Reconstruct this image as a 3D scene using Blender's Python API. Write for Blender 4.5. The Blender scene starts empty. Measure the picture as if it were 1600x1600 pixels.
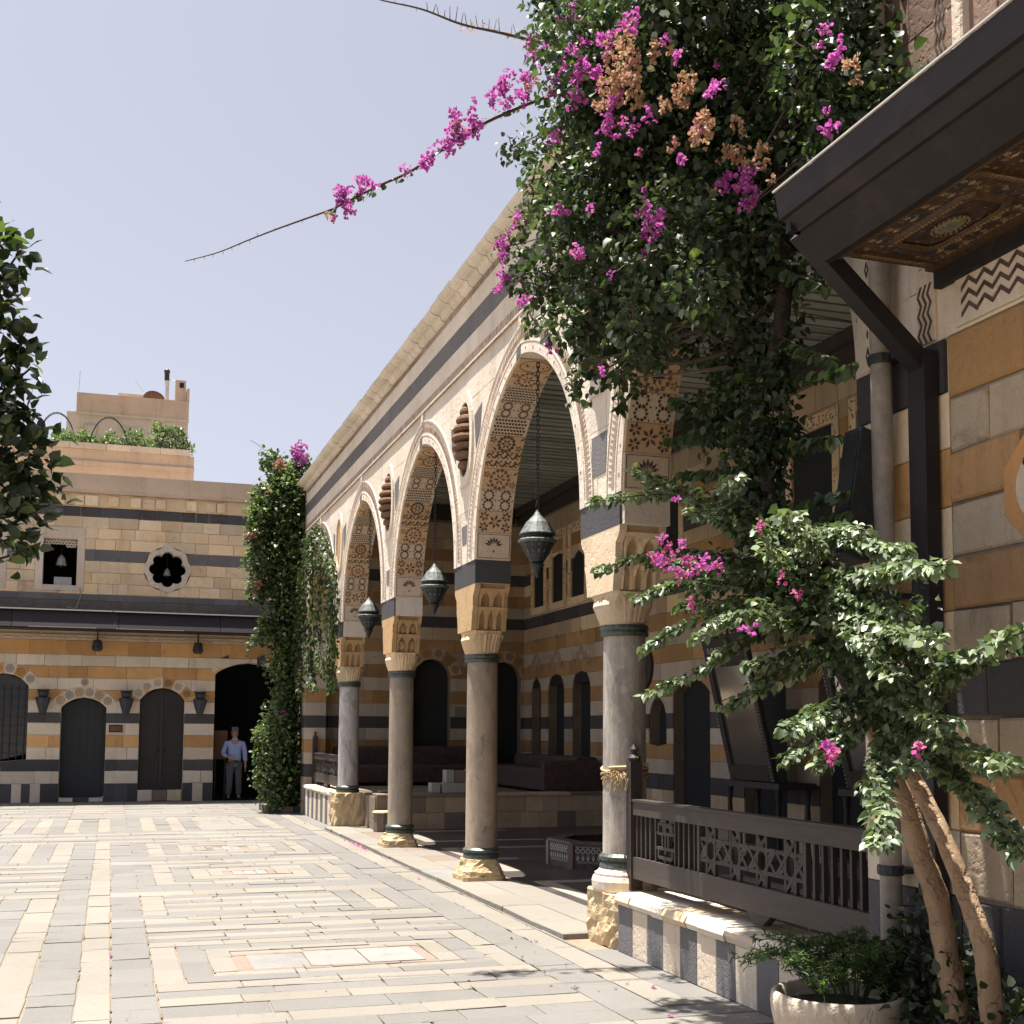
import bpy, bmesh, math, random
import numpy as np
from mathutils import Vector, Matrix
SC = bpy.context.scene
COL = SC.collection
PI = math.pi
rnd = random.Random(11)
nrg = np.random.default_rng(5)

# ---------------------------------------------------------------- camera
cam = bpy.data.cameras.new('camera')
cam.sensor_fit = 'HORIZONTAL'; cam.sensor_width = 36.0
cam.lens = 36.0 * 1920.0 / 1600.0
cam.shift_y = (983.0 - 800.0) / 1600.0
cam.clip_start = 0.05; cam.clip_end = 2000
camo = bpy.data.objects.new('camera', cam); COL.objects.link(camo)
yaw, pitch, roll = math.radians(18.0), math.radians(4.83), math.radians(0.33)
f_ = Vector((math.sin(yaw)*math.cos(pitch), math.cos(yaw)*math.cos(pitch), math.sin(pitch)))
r_ = Vector((math.cos(yaw), -math.sin(yaw), 0)); u_ = r_.cross(f_)
r2_ = r_*math.cos(roll) + u_*math.sin(roll); u2_ = -r_*math.sin(roll) + u_*math.cos(roll)
m3 = Matrix((r2_, u2_, -f_)).transposed()
camo.matrix_world = Matrix.Translation((0, 0, 1.7)) @ m3.to_4x4()
SC.camera = camo

# ---------------------------------------------------------------- light
SUN_DIR = Vector((-0.175, 0.13, 1.0)).normalized()      # towards the sun: high, over the far left roofs
SUN_EL = math.asin(SUN_DIR.z); SUN_AZ = math.atan2(SUN_DIR.x, SUN_DIR.y)
w = bpy.data.worlds.new('World'); SC.world = w; w.use_nodes = True
nt = w.node_tree; nt.nodes.clear()
wo = nt.nodes.new('ShaderNodeOutputWorld'); bg = nt.nodes.new('ShaderNodeBackground')
sky = nt.nodes.new('ShaderNodeTexSky'); sky.sky_type = 'NISHITA'; sky.sun_disc = False
sky.sun_elevation = SUN_EL; sky.sun_rotation = SUN_AZ
sky.altitude = 700; sky.air_density = 1.0; sky.dust_density = 5.0; sky.ozone_density = 5.0
hsv = nt.nodes.new('ShaderNodeHueSaturation'); hsv.inputs['Saturation'].default_value = 0.37
nt.links.new(sky.outputs[0], hsv.inputs['Color']); tint = nt.nodes.new('ShaderNodeMix'); tint.data_type = 'RGBA'; tint.blend_type = 'MULTIPLY'; tint.inputs[0].default_value = 1.0; tint.inputs[7].default_value = (1.0, 0.965, 1.0, 1)
nt.links.new(hsv.outputs[0], tint.inputs[6]); nt.links.new(tint.outputs[2], bg.inputs['Color'])
bg.inputs['Strength'].default_value = 0.061
nt.links.new(bg.outputs[0], wo.inputs['Surface'])
sun = bpy.data.lights.new('sun', 'SUN'); sun.energy = 4.7; sun.angle = math.radians(0.53); sun.color = (1.0, 0.94, 0.85)
suno = bpy.data.objects.new('sun', sun); COL.objects.link(suno); suno.location = (0, 0, 30)
suno.rotation_euler = (-SUN_DIR).to_track_quat('-Z', 'Y').to_euler()
SC.view_settings.view_transform = 'Standard'; SC.view_settings.look = 'None'
SC.view_settings.gamma = 1.0; SC.view_settings.use_curve_mapping = False
SC.view_settings.exposure = 1.6
SC.render.engine = 'CYCLES'
SC.cycles.max_bounces = 7; SC.cycles.diffuse_bounces = 5; SC.cycles.glossy_bounces = 3
SC.cycles.transmission_bounces = 4; SC.cycles.transparent_max_bounces = 6
SC.cycles.use_denoising = True

# ---------------------------------------------------------------- object helpers
ORG = {}
def _props(o, label, cat, group, kind):
    if label: o['label'] = label
    if cat: o['category'] = cat
    if group: o['group'] = group
    if kind: o['kind'] = kind
def thing(name, label, cat, loc=(0, 0, 0), group=None, kind=None):
    o = bpy.data.objects.new(name, None); COL.objects.link(o); o.location = loc
    o.empty_display_size = 0.2
    ORG[o] = Vector(loc); _props(o, label, cat, group, kind); return o
def org(parent): return ORG.get(parent, Vector((0, 0, 0)))
def link(name, me, parent=None, loc=None, label=None, cat=None, group=None, kind=None, rot=None, scale=None):
    o = bpy.data.objects.new(name, me); COL.objects.link(o)
    if parent is not None:
        o.parent = parent; ORG[o] = org(parent)
        o.location = (Vector(loc) - org(parent)) if loc is not None else (0, 0, 0)
    else:
        o.location = loc or (0, 0, 0); ORG[o] = Vector((0, 0, 0))
    if rot is not None: o.rotation_euler = rot
    if scale is not None: o.scale = scale
    _props(o, label, cat, group, kind); return o
def meshdata(name, v, f, mats, mi=None, smooth=False):
    me = bpy.data.meshes.new(name); me.from_pydata(v, [], f)
    for m in (mats if isinstance(mats, (list, tuple)) else [mats]): me.materials.append(m)
    if mi is not None and len(mi): me.polygons.foreach_set('material_index', mi)
    if smooth: me.polygons.foreach_set('use_smooth', [True]*len(f))
    me.update(); return me

class MB:
    def __init__(s): s.v = []; s.f = []; s.m = []; s.mi = 0
    def quad(s, a, b, c, d):
        n = len(s.v); s.v += [a, b, c, d]; s.f.append((n, n+1, n+2, n+3)); s.m.append(s.mi)
    def poly(s, pts):
        n = len(s.v); s.v += list(pts); s.f.append(tuple(range(n, n+len(pts)))); s.m.append(s.mi)
    def box(s, x0, x1, y0, y1, z0, z1):
        n = len(s.v)
        s.v += [(x0,y0,z0),(x1,y0,z0),(x1,y1,z0),(x0,y1,z0),(x0,y0,z1),(x1,y0,z1),(x1,y1,z1),(x0,y1,z1)]
        s.f += [(n,n+3,n+2,n+1),(n+4,n+5,n+6,n+7),(n,n+1,n+5,n+4),(n+1,n+2,n+6,n+5),(n+2,n+3,n+7,n+6),(n+3,n,n+4,n+7)]
        s.m += [s.mi]*6
    def hexa(s, p):      # 8 corners: 4 low, 4 high
        n = len(s.v); s.v += list(p)
        s.f += [(n,n+3,n+2,n+1),(n+4,n+5,n+6,n+7),(n,n+1,n+5,n+4),(n+1,n+2,n+6,n+5),(n+2,n+3,n+7,n+6),(n+3,n,n+4,n+7)]
        s.m += [s.mi]*6
    def bar(s, a, b, w, h, up=(0, 0, 1)):
        a = Vector(a); b = Vector(b); d = (b-a).normalized(); up = Vector(up)
        x = d.cross(up)
        if x.length < 1e-4: x = d.cross(Vector((1, 0, 0)))
        x.normalize(); y = x.cross(d)
        x *= w/2; y *= h/2
        s.hexa([tuple(a-x-y), tuple(a+x-y), tuple(b+x-y), tuple(b-x-y), tuple(a-x+y), tuple(a+x+y), tuple(b+x+y), tuple(b-x+y)])
    def prism(s, P, poly, d0, d1, chamfer=0.0, back=True):
        """polygon (u,z) extruded from depth d0 to d1 through mapping P(u,z,d); optional front chamfer"""
        k = len(poly); n = len(s.v)
        s.v += [P(u, z, d0) for u, z in poly]
        if chamfer > 0:
            cu = sum(p[0] for p in poly)/k; cz = sum(p[1] for p in poly)/k
            ins = []
            for u, z in poly:
                du, dz = cu-u, cz-z; ln = math.hypot(du, dz) or 1
                ins.append((u + math.copysign(min(chamfer, abs(du)), du), z + math.copysign(min(chamfer, abs(dz)), dz)))
            s.v += [P(u, z, d1-chamfer*0.8) for u, z in poly]
            s.v += [P(u, z, d1) for u, z in ins]; L = 3
        else:
            s.v += [P(u, z, d1) for u, z in poly]; L = 2
        for l in range(L-1):
            for i in range(k):
                j = (i+1) % k
                s.f.append((n+l*k+i, n+l*k+j, n+(l+1)*k+j, n+(l+1)*k+i)); s.m.append(s.mi)
        s.f.append(tuple(n+(L-1)*k+i for i in range(k))); s.m.append(s.mi)
        if back: s.f.append(tuple(n+i for i in reversed(range(k)))); s.m.append(s.mi)
    def lathe(s, prof, c=(0, 0, 0), seg=16, cap=True, sx=1, sy=1):
        n = len(s.v); k = len(prof)
        for r, z in prof:
            for i in range(seg):
                a = 2*PI*i/seg; s.v.append((c[0]+r*sx*math.cos(a), c[1]+r*sy*math.sin(a), c[2]+z))
        for l in range(k-1):
            for i in range(seg):
                j = (i+1) % seg
                s.f.append((n+l*seg+i, n+l*seg+j, n+(l+1)*seg+j, n+(l+1)*seg+i)); s.m.append(s.mi)
        if cap:
            s.f.append(tuple(n+i for i in reversed(range(seg)))); s.m.append(s.mi)
            s.f.append(tuple(n+(k-1)*seg+i for i in range(seg))); s.m.append(s.mi)
    def tube(s, path, rad, seg=6, cap=True):
        path = [Vector(p) for p in path]; n = len(s.v); k = len(path)
        ref = Vector((0.13, 0.31, 1)).normalized()
        for i, p in enumerate(path):
            d = (path[min(i+1, k-1)] - path[max(i-1, 0)]).normalized()
            x = d.cross(ref)
            if x.length < 0.05: x = d.cross(Vector((1, 0, 0)))
            x.normalize(); y = d.cross(x)
            r = rad[i] if isinstance(rad, (list, tuple)) else rad
            for j in range(seg):
                a = 2*PI*j/seg; s.v.append(tuple(p + x*r*math.cos(a) + y*r*math.sin(a)))
        for l in range(k-1):
            for i in range(seg):
                j = (i+1) % seg
                s.f.append((n+l*seg+i, n+l*seg+j, n+(l+1)*seg+j, n+(l+1)*seg+i)); s.m.append(s.mi)
        if cap:
            s.f.append(tuple(n+i for i in reversed(range(seg)))); s.m.append(s.mi)
            s.f.append(tuple(n+(k-1)*seg+i for i in range(seg))); s.m.append(s.mi)
    def loft(s, rings, cap=True):
        n = len(s.v); k = len(rings[0])
        for r in rings: s.v += list(r)
        for l in range(len(rings)-1):
            for i in range(k):
                j = (i+1) % k
                s.f.append((n+l*k+i, n+l*k+j, n+(l+1)*k+j, n+(l+1)*k+i)); s.m.append(s.mi)
        if cap:
            s.f.append(tuple(n+i for i in reversed(range(k)))); s.m.append(s.mi)
            s.f.append(tuple(n+(len(rings)-1)*k+i for i in range(k))); s.m.append(s.mi)
    def build(s, name, mats, parent=None, smooth=False, **kw):
        o = org(parent) if parent is not None else Vector((0, 0, 0))
        v = [(p[0]-o.x, p[1]-o.y, p[2]-o.z) for p in s.v]
        me = meshdata(name, v, s.f, mats, s.m if isinstance(mats, (list, tuple)) and len(mats) > 1 else None, smooth)
        return link(name, me, parent, **kw)

def smooth_path(pts, n=8):
    """Catmull-Rom through the points"""
    P = [Vector(p) for p in pts]; P = [P[0]*2-P[1]] + P + [P[-1]*2-P[-2]]; out = []
    for i in range(1, len(P)-2):
        for k in range(n):
            t = k/n
            out.append(0.5*((2*P[i]) + (P[i+1]-P[i-1])*t + (2*P[i-1]-5*P[i]+4*P[i+1]-P[i+2])*t*t + (3*P[i]-P[i-1]-3*P[i+1]+P[i+2])*t**3))
    out.append(P[-2]); return out

# ---------------------------------------------------------------- materials
def nodes(m): m.use_nodes = True; t = m.node_tree; t.nodes.clear(); return t
def N(t, kind, **kw):
    n = t.nodes.new(kind)
    for k, v in kw.items(): setattr(n, k, v)
    return n
def setin(n, **kw):
    for k, v in kw.items(): n.inputs[k.replace('_', ' ')].default_value = v
def base(t, rough=0.8, spec=0.3):
    o = N(t, 'ShaderNodeOutputMaterial'); b = N(t, 'ShaderNodeBsdfPrincipled')
    b.inputs['Roughness'].default_value = rough; b.inputs['Specular IOR Level'].default_value = spec
    t.links.new(b.outputs[0], o.inputs['Surface']); return b, o
def mix(t, a, b, fac, mode='MIX'):
    n = N(t, 'ShaderNodeMix', data_type='RGBA', blend_type=mode)
    for sock, v in ((6, a), (7, b), (0, fac)):
        if isinstance(v, (int, float)): n.inputs[sock].default_value = v
        elif isinstance(v, tuple): n.inputs[sock].default_value = (*v, 1) if len(v) == 3 else v
        else: t.links.new(v, n.inputs[sock])
    return n.outputs[2]
def math_(t, op, a, b=0.0, clamp=False):
    n = N(t, 'ShaderNodeMath', operation=op, use_clamp=clamp)
    for i, v in enumerate((a, b)):
        if isinstance(v, (int, float)): n.inputs[i].default_value = v
        else: t.links.new(v, n.inputs[i])
    return n.outputs[0]
def ramp(t, src, p0, p1, c0=(0, 0, 0), c1=(1, 1, 1)):
    r = N(t, 'ShaderNodeValToRGB'); r.color_ramp.elements[0].position = p0; r.color_ramp.elements[1].position = p1
    r.color_ramp.elements[0].color = (*c0, 1); r.color_ramp.elements[1].color = (*c1, 1)
    t.links.new(src, r.inputs[0]); return r.outputs[0]
def noise(t, vec, scale, detail=4.0, rough=0.55, dist=0.0):
    n = N(t, 'ShaderNodeTexNoise'); n.inputs['Scale'].default_value = scale; n.inputs['Detail'].default_value = detail
    n.inputs['Roughness'].default_value = rough; n.inputs['Distortion'].default_value = dist
    t.links.new(vec, n.inputs['Vector']); return n.outputs[0]
def rand01(t):
    g = N(t, 'ShaderNodeNewGeometry'); oi = N(t, 'ShaderNodeObjectInfo')
    return math_(t, 'FRACT', math_(t, 'ADD', g.outputs['Random Per Island'], oi.outputs['Random'])), g.outputs['Position']
def stone(name, c1, c2, stain=(0.5, 0.42, 0.33), st=0.5, var=0.16, scale=2.5, rough=0.82, bump=0.25, fine=38, stretch=None, spec=0.25, macro=0.7, streak=0.55):
    m = bpy.data.materials.new(name); t = nodes(m); b, o = base(t, rough, spec)
    r, pos = rand01(t)
    if stretch:
        vm = N(t, 'ShaderNodeVectorMath', operation='MULTIPLY'); vm.inputs[1].default_value = stretch
        t.links.new(pos, vm.inputs[0]); pos2 = vm.outputs[0]
    else: pos2 = pos
    # each stone samples its own place in the noise
    off = N(t, 'ShaderNodeCombineXYZ'); t.links.new(math_(t, 'MULTIPLY', r, 37.0), off.inputs[0]); t.links.new(math_(t, 'MULTIPLY', r, 91.0), off.inputs[2])
    va = N(t, 'ShaderNodeVectorMath', operation='ADD'); t.links.new(pos2, va.inputs[0]); t.links.new(off.outputs[0], va.inputs[1])
    p = va.outputs[0]
    n1 = noise(t, p, scale, 5, 0.6, 0.6)
    fac = math_(t, 'ADD', math_(t, 'MULTIPLY', math_(t, 'SUBTRACT', n1, 0.5), 1.6), math_(t, 'MULTIPLY', math_(t, 'ADD', math_(t,'MULTIPLY', r, 0.7), 0.15), 1.0), True)
    col = mix(t, c1, c2, fac)
    n2 = noise(t, p, scale*0.8+0.7, 6, 0.68, 1.2)
    col = mix(t, col, stain, math_(t, 'MULTIPLY', ramp(t, n2, 0.56, 0.78), st), 'MULTIPLY')
    nm = noise(t, pos, 0.55, 4, 0.62, 0.8)
    col = mix(t, col, mix(t, (0.78, 0.77, 0.76), (1.14, 1.13, 1.12), ramp(t, nm, 0.28, 0.72)), macro, 'MULTIPLY')
    sv = N(t, 'ShaderNodeVectorMath', operation='MULTIPLY'); sv.inputs[1].default_value = (4.2, 4.2, 0.42); t.links.new(pos, sv.inputs[0])
    ns = noise(t, sv.outputs[0], 1.0, 5, 0.65, 0.3)
    col = mix(t, col, (0.62, 0.58, 0.54), math_(t, 'MULTIPLY', ramp(t, ns, 0.52, 0.78), streak), 'MULTIPLY')
    n3 = noise(t, pos, fine, 4, 0.7)
    col = mix(t, col, mix(t, (0.72, 0.72, 0.72), (1.22, 1.22, 1.22), n3), 0.75, 'MULTIPLY')
    vv = math_(t, 'ADD', math_(t, 'MULTIPLY', math_(t, 'SUBTRACT', math_(t, 'FRACT', math_(t, 'MULTIPLY', r, 7.31)), 0.5), 2*var), 1.0)
    cb = N(t, 'ShaderNodeCombineColor'); [t.links.new(vv, cb.inputs[i]) for i in range(3)]
    col = mix(t, col, cb.outputs[0], 1.0, 'MULTIPLY')
    t.links.new(col, b.inputs['Base Color'])
    bp = N(t, 'ShaderNodeBump'); bp.inputs['Strength'].default_value = bump; bp.inputs['Distance'].default_value = 0.012
    pits = ramp(t, noise(t, pos, fine*0.55, 3, 0.6), 0.30, 0.5)
    t.links.new(math_(t, 'ADD', math_(t, 'MULTIPLY', n3, 0.6), pits), bp.inputs['Height']); t.links.new(bp.outputs[0], b.inputs['Normal'])
    return m
def mottled_shaft(name, c1, c2, c3, scale=5.0, rough=0.45, lo=0.40, hi=0.60):
    """column stone: pale and dark blotches, drifting veins and rubbed patches"""
    m = bpy.data.materials.new(name); t = nodes(m); b, o = base(t, rough, 0.35); r, pos = rand01(t)
    vm = N(t, 'ShaderNodeVectorMath', operation='MULTIPLY'); vm.inputs[1].default_value = (1, 1, 0.45); t.links.new(pos, vm.inputs[0]); p = vm.outputs[0]
    col = mix(t, c1, c2, ramp(t, noise(t, p, scale, 6, 0.68, 1.6), lo, hi))
    col = mix(t, col, c3, math_(t, 'MULTIPLY', ramp(t, noise(t, p, scale*2.3, 5, 0.7, 2.5), 0.56, 0.66), 0.75))
    n3 = noise(t, pos, 75, 4, 0.7); col = mix(t, col, mix(t, (0.7, 0.7, 0.7), (1.25, 1.25, 1.25), n3), 0.8, 'MULTIPLY')
    sv = N(t, 'ShaderNodeVectorMath', operation='MULTIPLY'); sv.inputs[1].default_value = (9, 9, 0.5); t.links.new(pos, sv.inputs[0])
    col = mix(t, col, (0.55, 0.5, 0.46), math_(t, 'MULTIPLY', ramp(t, noise(t, sv.outputs[0], 1.0, 5, 0.65), 0.5, 0.75), 0.7), 'MULTIPLY')
    t.links.new(col, b.inputs['Base Color'])
    bp = N(t, 'ShaderNodeBump'); bp.inputs['Strength'].default_value = 0.3; bp.inputs['Distance'].default_value = 0.01
    t.links.new(math_(t, 'ADD', n3, ramp(t, noise(t, pos, 17, 3, 0.6), 0.27, 0.36)), bp.inputs['Height']); t.links.new(bp.outputs[0], b.inputs['Normal']); return m
def plain(name, c, rough=0.6, metal=0.0, var=0.25, scale=14, spec=0.4, bump=0.1, c2=None):
    m = bpy.data.materials.new(name); t = nodes(m); b, o = base(t, rough, spec); b.inputs['Metallic'].default_value = metal
    r, pos = rand01(t)
    n = noise(t, pos, scale, 5, 0.65)
    lo = tuple(x*(1-var) for x in c); hi = c2 if c2 else tuple(min(1, x*(1+var)) for x in c)
    col = mix(t, lo, hi, ramp(t, n, 0.3, 0.7))
    t.links.new(col, b.inputs['Base Color'])
    bp = N(t, 'ShaderNodeBump'); bp.inputs['Strength'].default_value = bump; bp.inputs['Distance'].default_value = 0.008
    t.links.new(n, bp.inputs['Height']); t.links.new(bp.outputs[0], b.inputs['Normal']); return m
def wood(name, c1, c2, rough=0.6, stretch=(30, 30, 2), spec=0.3, bump=0.25, worn=0.0):
    m = bpy.data.materials.new(name); t = nodes(m); b, o = base(t, rough, spec)
    r, pos = rand01(t)
    vm = N(t, 'ShaderNodeVectorMath', operation='MULTIPLY'); vm.inputs[1].default_value = stretch; t.links.new(pos, vm.inputs[0])
    n = noise(t, vm.outputs[0], 1.0, 6, 0.7, 0.8); n2 = noise(t, pos, 3.0, 4, 0.6)
    col = mix(t, c1, c2, ramp(t, n, 0.3, 0.72)); col = mix(t, col, (0.55, 0.55, 0.55), math_(t, 'MULTIPLY', n2, 0.6), 'MULTIPLY')
    if worn: col = mix(t, col, (0.30, 0.24, 0.20), math_(t, 'MULTIPLY', ramp(t, noise(t, vm.outputs[0], 0.8, 6, 0.8, 0.2), 0.69, 0.74), worn)); col = mix(t, col, (0.055, 0.036, 0.03), math_(t, 'MULTIPLY', ramp(t, noise(t, pos, 1.6, 6, 0.7, 1.0), 0.5, 0.75), worn))
    vv = math_(t, 'ADD', math_(t, 'MULTIPLY', r, 0.5), 0.75); cb = N(t, 'ShaderNodeCombineColor'); [t.links.new(vv, cb.inputs[i]) for i in range(3)]
    col = mix(t, col, cb.outputs[0], 1.0, 'MULTIPLY')
    t.links.new(col, b.inputs['Base Color'])
    bp = N(t, 'ShaderNodeBump'); bp.inputs['Strength'].default_value = bump; bp.inputs['Distance'].default_value = 0.006
    t.links.new(n, bp.inputs['Height']); t.links.new(bp.outputs[0], b.inputs['Normal']); return m
def leafmat(name, c1, c2, c3, rough=0.42, trans=0.35, spec=0.5, tt=(1.5, 1.7, 0.7)):
    m = bpy.data.materials.new(name); t = nodes(m)
    o = N(t, 'ShaderNodeOutputMaterial'); b = N(t, 'ShaderNodeBsdfPrincipled'); b.inputs['Roughness'].default_value = rough
    b.inputs['Specular IOR Level'].default_value = spec
    tr = N(t, 'ShaderNodeBsdfTranslucent'); ms = N(t, 'ShaderNodeMixShader'); ms.inputs[0].default_value = trans
    r, pos = rand01(t)
    col = mix(t, mix(t, c1, c2, ramp(t, r, 0.1, 0.75)), c3, ramp(t, r, 0.80, 0.98))
    n = noise(t, pos, 1.3, 3); col = mix(t, col, mix(t, (0.7, 0.75, 0.7), (1.25, 1.2, 1.15), n), 1.0, 'MULTIPLY')
    t.links.new(col, b.inputs['Base Color'])
    t.links.new(mix(t, col, tt, 1.0, 'MULTIPLY'), tr.inputs['Color'])
    t.links.new(b.outputs[0], ms.inputs[1]); t.links.new(tr.outputs[0], ms.inputs[2]); t.links.new(ms.outputs[0], o.inputs['Surface']); return m

M = {}
M['in_white'] = stone('indoor_shade_white_limestone', (0.47, 0.42, 0.36), (0.42, 0.35, 0.28), (0.55, 0.47, 0.40), 0.6, 0.17)  # indoor set: same stones, darkened in colour to deepen the loggia's shade
M['in_honey'] = stone('indoor_shade_honey_sandstone', (0.40, 0.25, 0.12), (0.34, 0.205, 0.10), (0.55, 0.42, 0.32), 0.6, 0.22)
M['in_cream'] = stone('indoor_shade_cream_limestone', (0.47, 0.38, 0.28), (0.43, 0.32, 0.21), (0.55, 0.44, 0.34), 0.6, 0.18)
M['panel_tan'] = stone('tan_inlay_panel', (0.60, 0.43, 0.27), (0.54, 0.36, 0.20), (0.6, 0.48, 0.38), 0.5, 0.05, scale=5)
M['panel_cream'] = stone('cream_inlay_panel', (0.64, 0.53, 0.41), (0.58, 0.46, 0.34), (0.6, 0.5, 0.4), 0.5, 0.05, scale=5)
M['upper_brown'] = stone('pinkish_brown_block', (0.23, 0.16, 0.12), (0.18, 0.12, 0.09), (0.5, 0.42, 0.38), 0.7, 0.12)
M['nearwhite'] = stone('shade_toned_white_block', (0.43, 0.36, 0.275), (0.37, 0.295, 0.205), (0.34, 0.28, 0.23), 0.95, 0.10, scale=2.6, streak=.8, bump=.4)  # near-wall white and honey, base colours lowered to paint its shade
M['nearhoney'] = stone('shade_toned_honey_block', (0.42, 0.25, 0.105), (0.36, 0.225, 0.12), (0.40, 0.31, 0.25), 0.9, 0.13, scale=2.4, streak=.8, bump=.4)
M['cream'] = stone('cream_limestone', (0.60, 0.50, 0.37), (0.54, 0.42, 0.27), (0.55, 0.42, 0.30), 0.55, 0.12)
M['facade'] = stone('pale_facade_limestone', (0.68, 0.62, 0.54), (0.645, 0.575, 0.475), (0.72, 0.60, 0.48), 0.5, 0.07, scale=1.6)
M['mottled'] = stone('mottled_limestone', (0.72, 0.60, 0.43), (0.68, 0.49, 0.29), (0.66, 0.50, 0.40), 0.8, 0.19)
M['honey'] = stone('honey_sandstone', (0.56, 0.34, 0.15), (0.46, 0.25, 0.10), (0.62, 0.48, 0.36), 0.7, 0.20)
M['white'] = stone('white_limestone', (0.64, 0.57, 0.48), (0.59, 0.50, 0.39), (0.6, 0.5, 0.42), 0.5, 0.09)
M['capstone'] = stone('golden_capital_stone', (0.50, 0.36, 0.20), (0.44, 0.28, 0.14), (0.55, 0.42, 0.34), 0.6, 0.05, scale=5)
M['basalt'] = stone('dark_basalt', (0.075, 0.074, 0.082), (0.058, 0.055, 0.060), (0.7, 0.65, 0.62), 0.4, 0.15, rough=0.7, fine=60)
M['basalt_grey'] = stone('grey_basalt_slab', (0.165, 0.16, 0.165), (0.13, 0.125, 0.13), (0.75, 0.7, 0.66), 0.4, 0.1, fine=60)
M['mortar'] = stone('lime_mortar', (0.26, 0.21, 0.155), (0.19, 0.15, 0.11), (0.5, 0.4, 0.3), 0.6, 0.05, bump=0.6)
M['plaster'] = stone('weathered_plaster', (0.56, 0.46, 0.36), (0.49, 0.39, 0.29), (0.55, 0.46, 0.38), 0.65, 0.04, scale=0.9, bump=0.4)
M['plaster_pink'] = stone('pink_plaster', (0.56, 0.44, 0.335), (0.50, 0.385, 0.29), (0.6, 0.5, 0.42), 0.5, 0.03, scale=0.8)
M['plaster_pale'] = stone('pale_grey_plaster', (0.56, 0.51, 0.42), (0.50, 0.45, 0.37), (0.6, 0.52, 0.45), 0.5, 0.03, scale=0.8)
M['rough_stone'] = stone('rough_golden_stone', (0.54, 0.45, 0.31), (0.44, 0.31, 0.16), (0.5, 0.35, 0.22), 0.8, 0.1, scale=5, bump=0.9, fine=22)
M['grey_render'] = stone('dirty_grey_render', (0.16, 0.145, 0.125), (0.11, 0.10, 0.09), (0.6, 0.5, 0.42), 0.6, 0.05, bump=0.6)
M['pave_cream'] = stone('cream_paving', (0.200, 0.186, 0.164), (0.194, 0.176, 0.148), (0.74, 0.68, 0.58), 0.5, 0.055, scale=4, macro=.4, streak=0.0, stretch=(1, 1, 1), fine=46, bump=0.2, rough=0.7)
M['pave_grey'] = stone('grey_paving', (0.156, 0.150, 0.142), (0.146, 0.140, 0.132), (0.78, 0.74, 0.68), 0.5, 0.06, scale=4, macro=.4, streak=0.0, fine=46, bump=0.2, rough=0.7)
M['marble'] = stone('white_marble', (0.24, 0.236, 0.228), (0.225, 0.22, 0.21), (0.8, 0.77, 0.72), 0.4, 0.06, rough=0.45, bump=0.05)
M['pave_pink'] = stone('pink_paving', (0.20, 0.16, 0.135), (0.185, 0.145, 0.12), (0.7, 0.6, 0.5), 0.4, 0.06)
M['granite'] = mottled_shaft('brown_granite', (0.36, 0.285, 0.21), (0.25, 0.20, 0.155), (0.17, 0.135, 0.11), 3.0)
M['granite_dark'] = mottled_shaft('brown_grey_granite', (0.33, 0.27, 0.205), (0.24, 0.20, 0.165), (0.40, 0.33, 0.26), 2.4)
M['grey_marble_pale'] = mottled_shaft('veined_pale_marble', (0.46, 0.44, 0.42), (0.29, 0.28, 0.285), (0.56, 0.54, 0.52), 3.2)
M['grey_marble'] = mottled_shaft('blotched_grey_marble', (0.46, 0.425, 0.38), (0.24, 0.215, 0.19), (0.50, 0.46, 0.40), 5.0, lo=.36, hi=.66)
M['dark_floor'] = stone('dark_marble_floor', (0.085, 0.07, 0.065), (0.055, 0.05, 0.052), (1.6, 1.2, 1.0), 0.5, 0.25, rough=0.38, bump=0.05)
M['floor_light'] = stone('light_marble_floor', (0.34, 0.31, 0.27), (0.28, 0.25, 0.22), (0.7, 0.6, 0.5), 0.5, 0.15, rough=0.4, bump=0.05)
M['urn'] = stone('urn_limestone', (0.46, 0.40, 0.32), (0.38, 0.32, 0.25), (0.55, 0.45, 0.36), 0.6, 0.03, bump=0.5)
M['tilewhite'] = plain('white_tile', (0.30, 0.30, 0.295), 0.35, var=0.1)
M['terracotta'] = plain('old_terracotta', (0.15, 0.082, 0.045), 0.85, var=0.35, scale=30, bump=0.4)
M['carve_dark'] = plain('carved_red_brown_relief', (0.25, 0.15, 0.11), 0.9, var=0.3, scale=9, c2=(0.46, 0.35, 0.27))
M['inlay_dark'] = plain('dark_inlay_paste', (0.05, 0.033, 0.032), 0.75, var=0.3, scale=22, c2=(0.125, 0.085, 0.07))
M['inlay_red'] = plain('red_inlay_paste', (0.13, 0.055, 0.042), 0.75, var=0.3, scale=22, c2=(0.23, 0.13, 0.09))
M['bronze'] = plain('green_bronze', (0.075, 0.085, 0.075), 0.5, metal=0.5, var=0.4, scale=26, c2=(0.13, 0.155, 0.14))
M['lantern_zinc'] = plain('verdigris_lantern_metal', (0.06, 0.068, 0.064), 0.6, metal=0.3, var=0.5, scale=24, c2=(0.17, 0.19, 0.18))
M['lantern_dark'] = plain('dark_lantern_metal', (0.028, 0.033, 0.035), 0.5, metal=0.3, var=0.4, scale=26)
M['iron'] = plain('dark_iron', (0.028, 0.03, 0.034), 0.55, metal=0.2, var=0.4)
M['sconce'] = plain('blue_black_metal', (0.022, 0.026, 0.038), 0.5, var=0.35)
M['void'] = plain('dark_room_interior', (0.016, 0.018, 0.021), 0.9, var=0.2)  # near-black colour stands in for unlit depth in rooms and recesses
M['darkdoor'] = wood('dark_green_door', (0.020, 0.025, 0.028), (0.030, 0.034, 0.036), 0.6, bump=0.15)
M['browndoor'] = wood('brown_door_wood', (0.045, 0.038, 0.038), (0.030, 0.026, 0.027), 0.6, bump=0.15)
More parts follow.
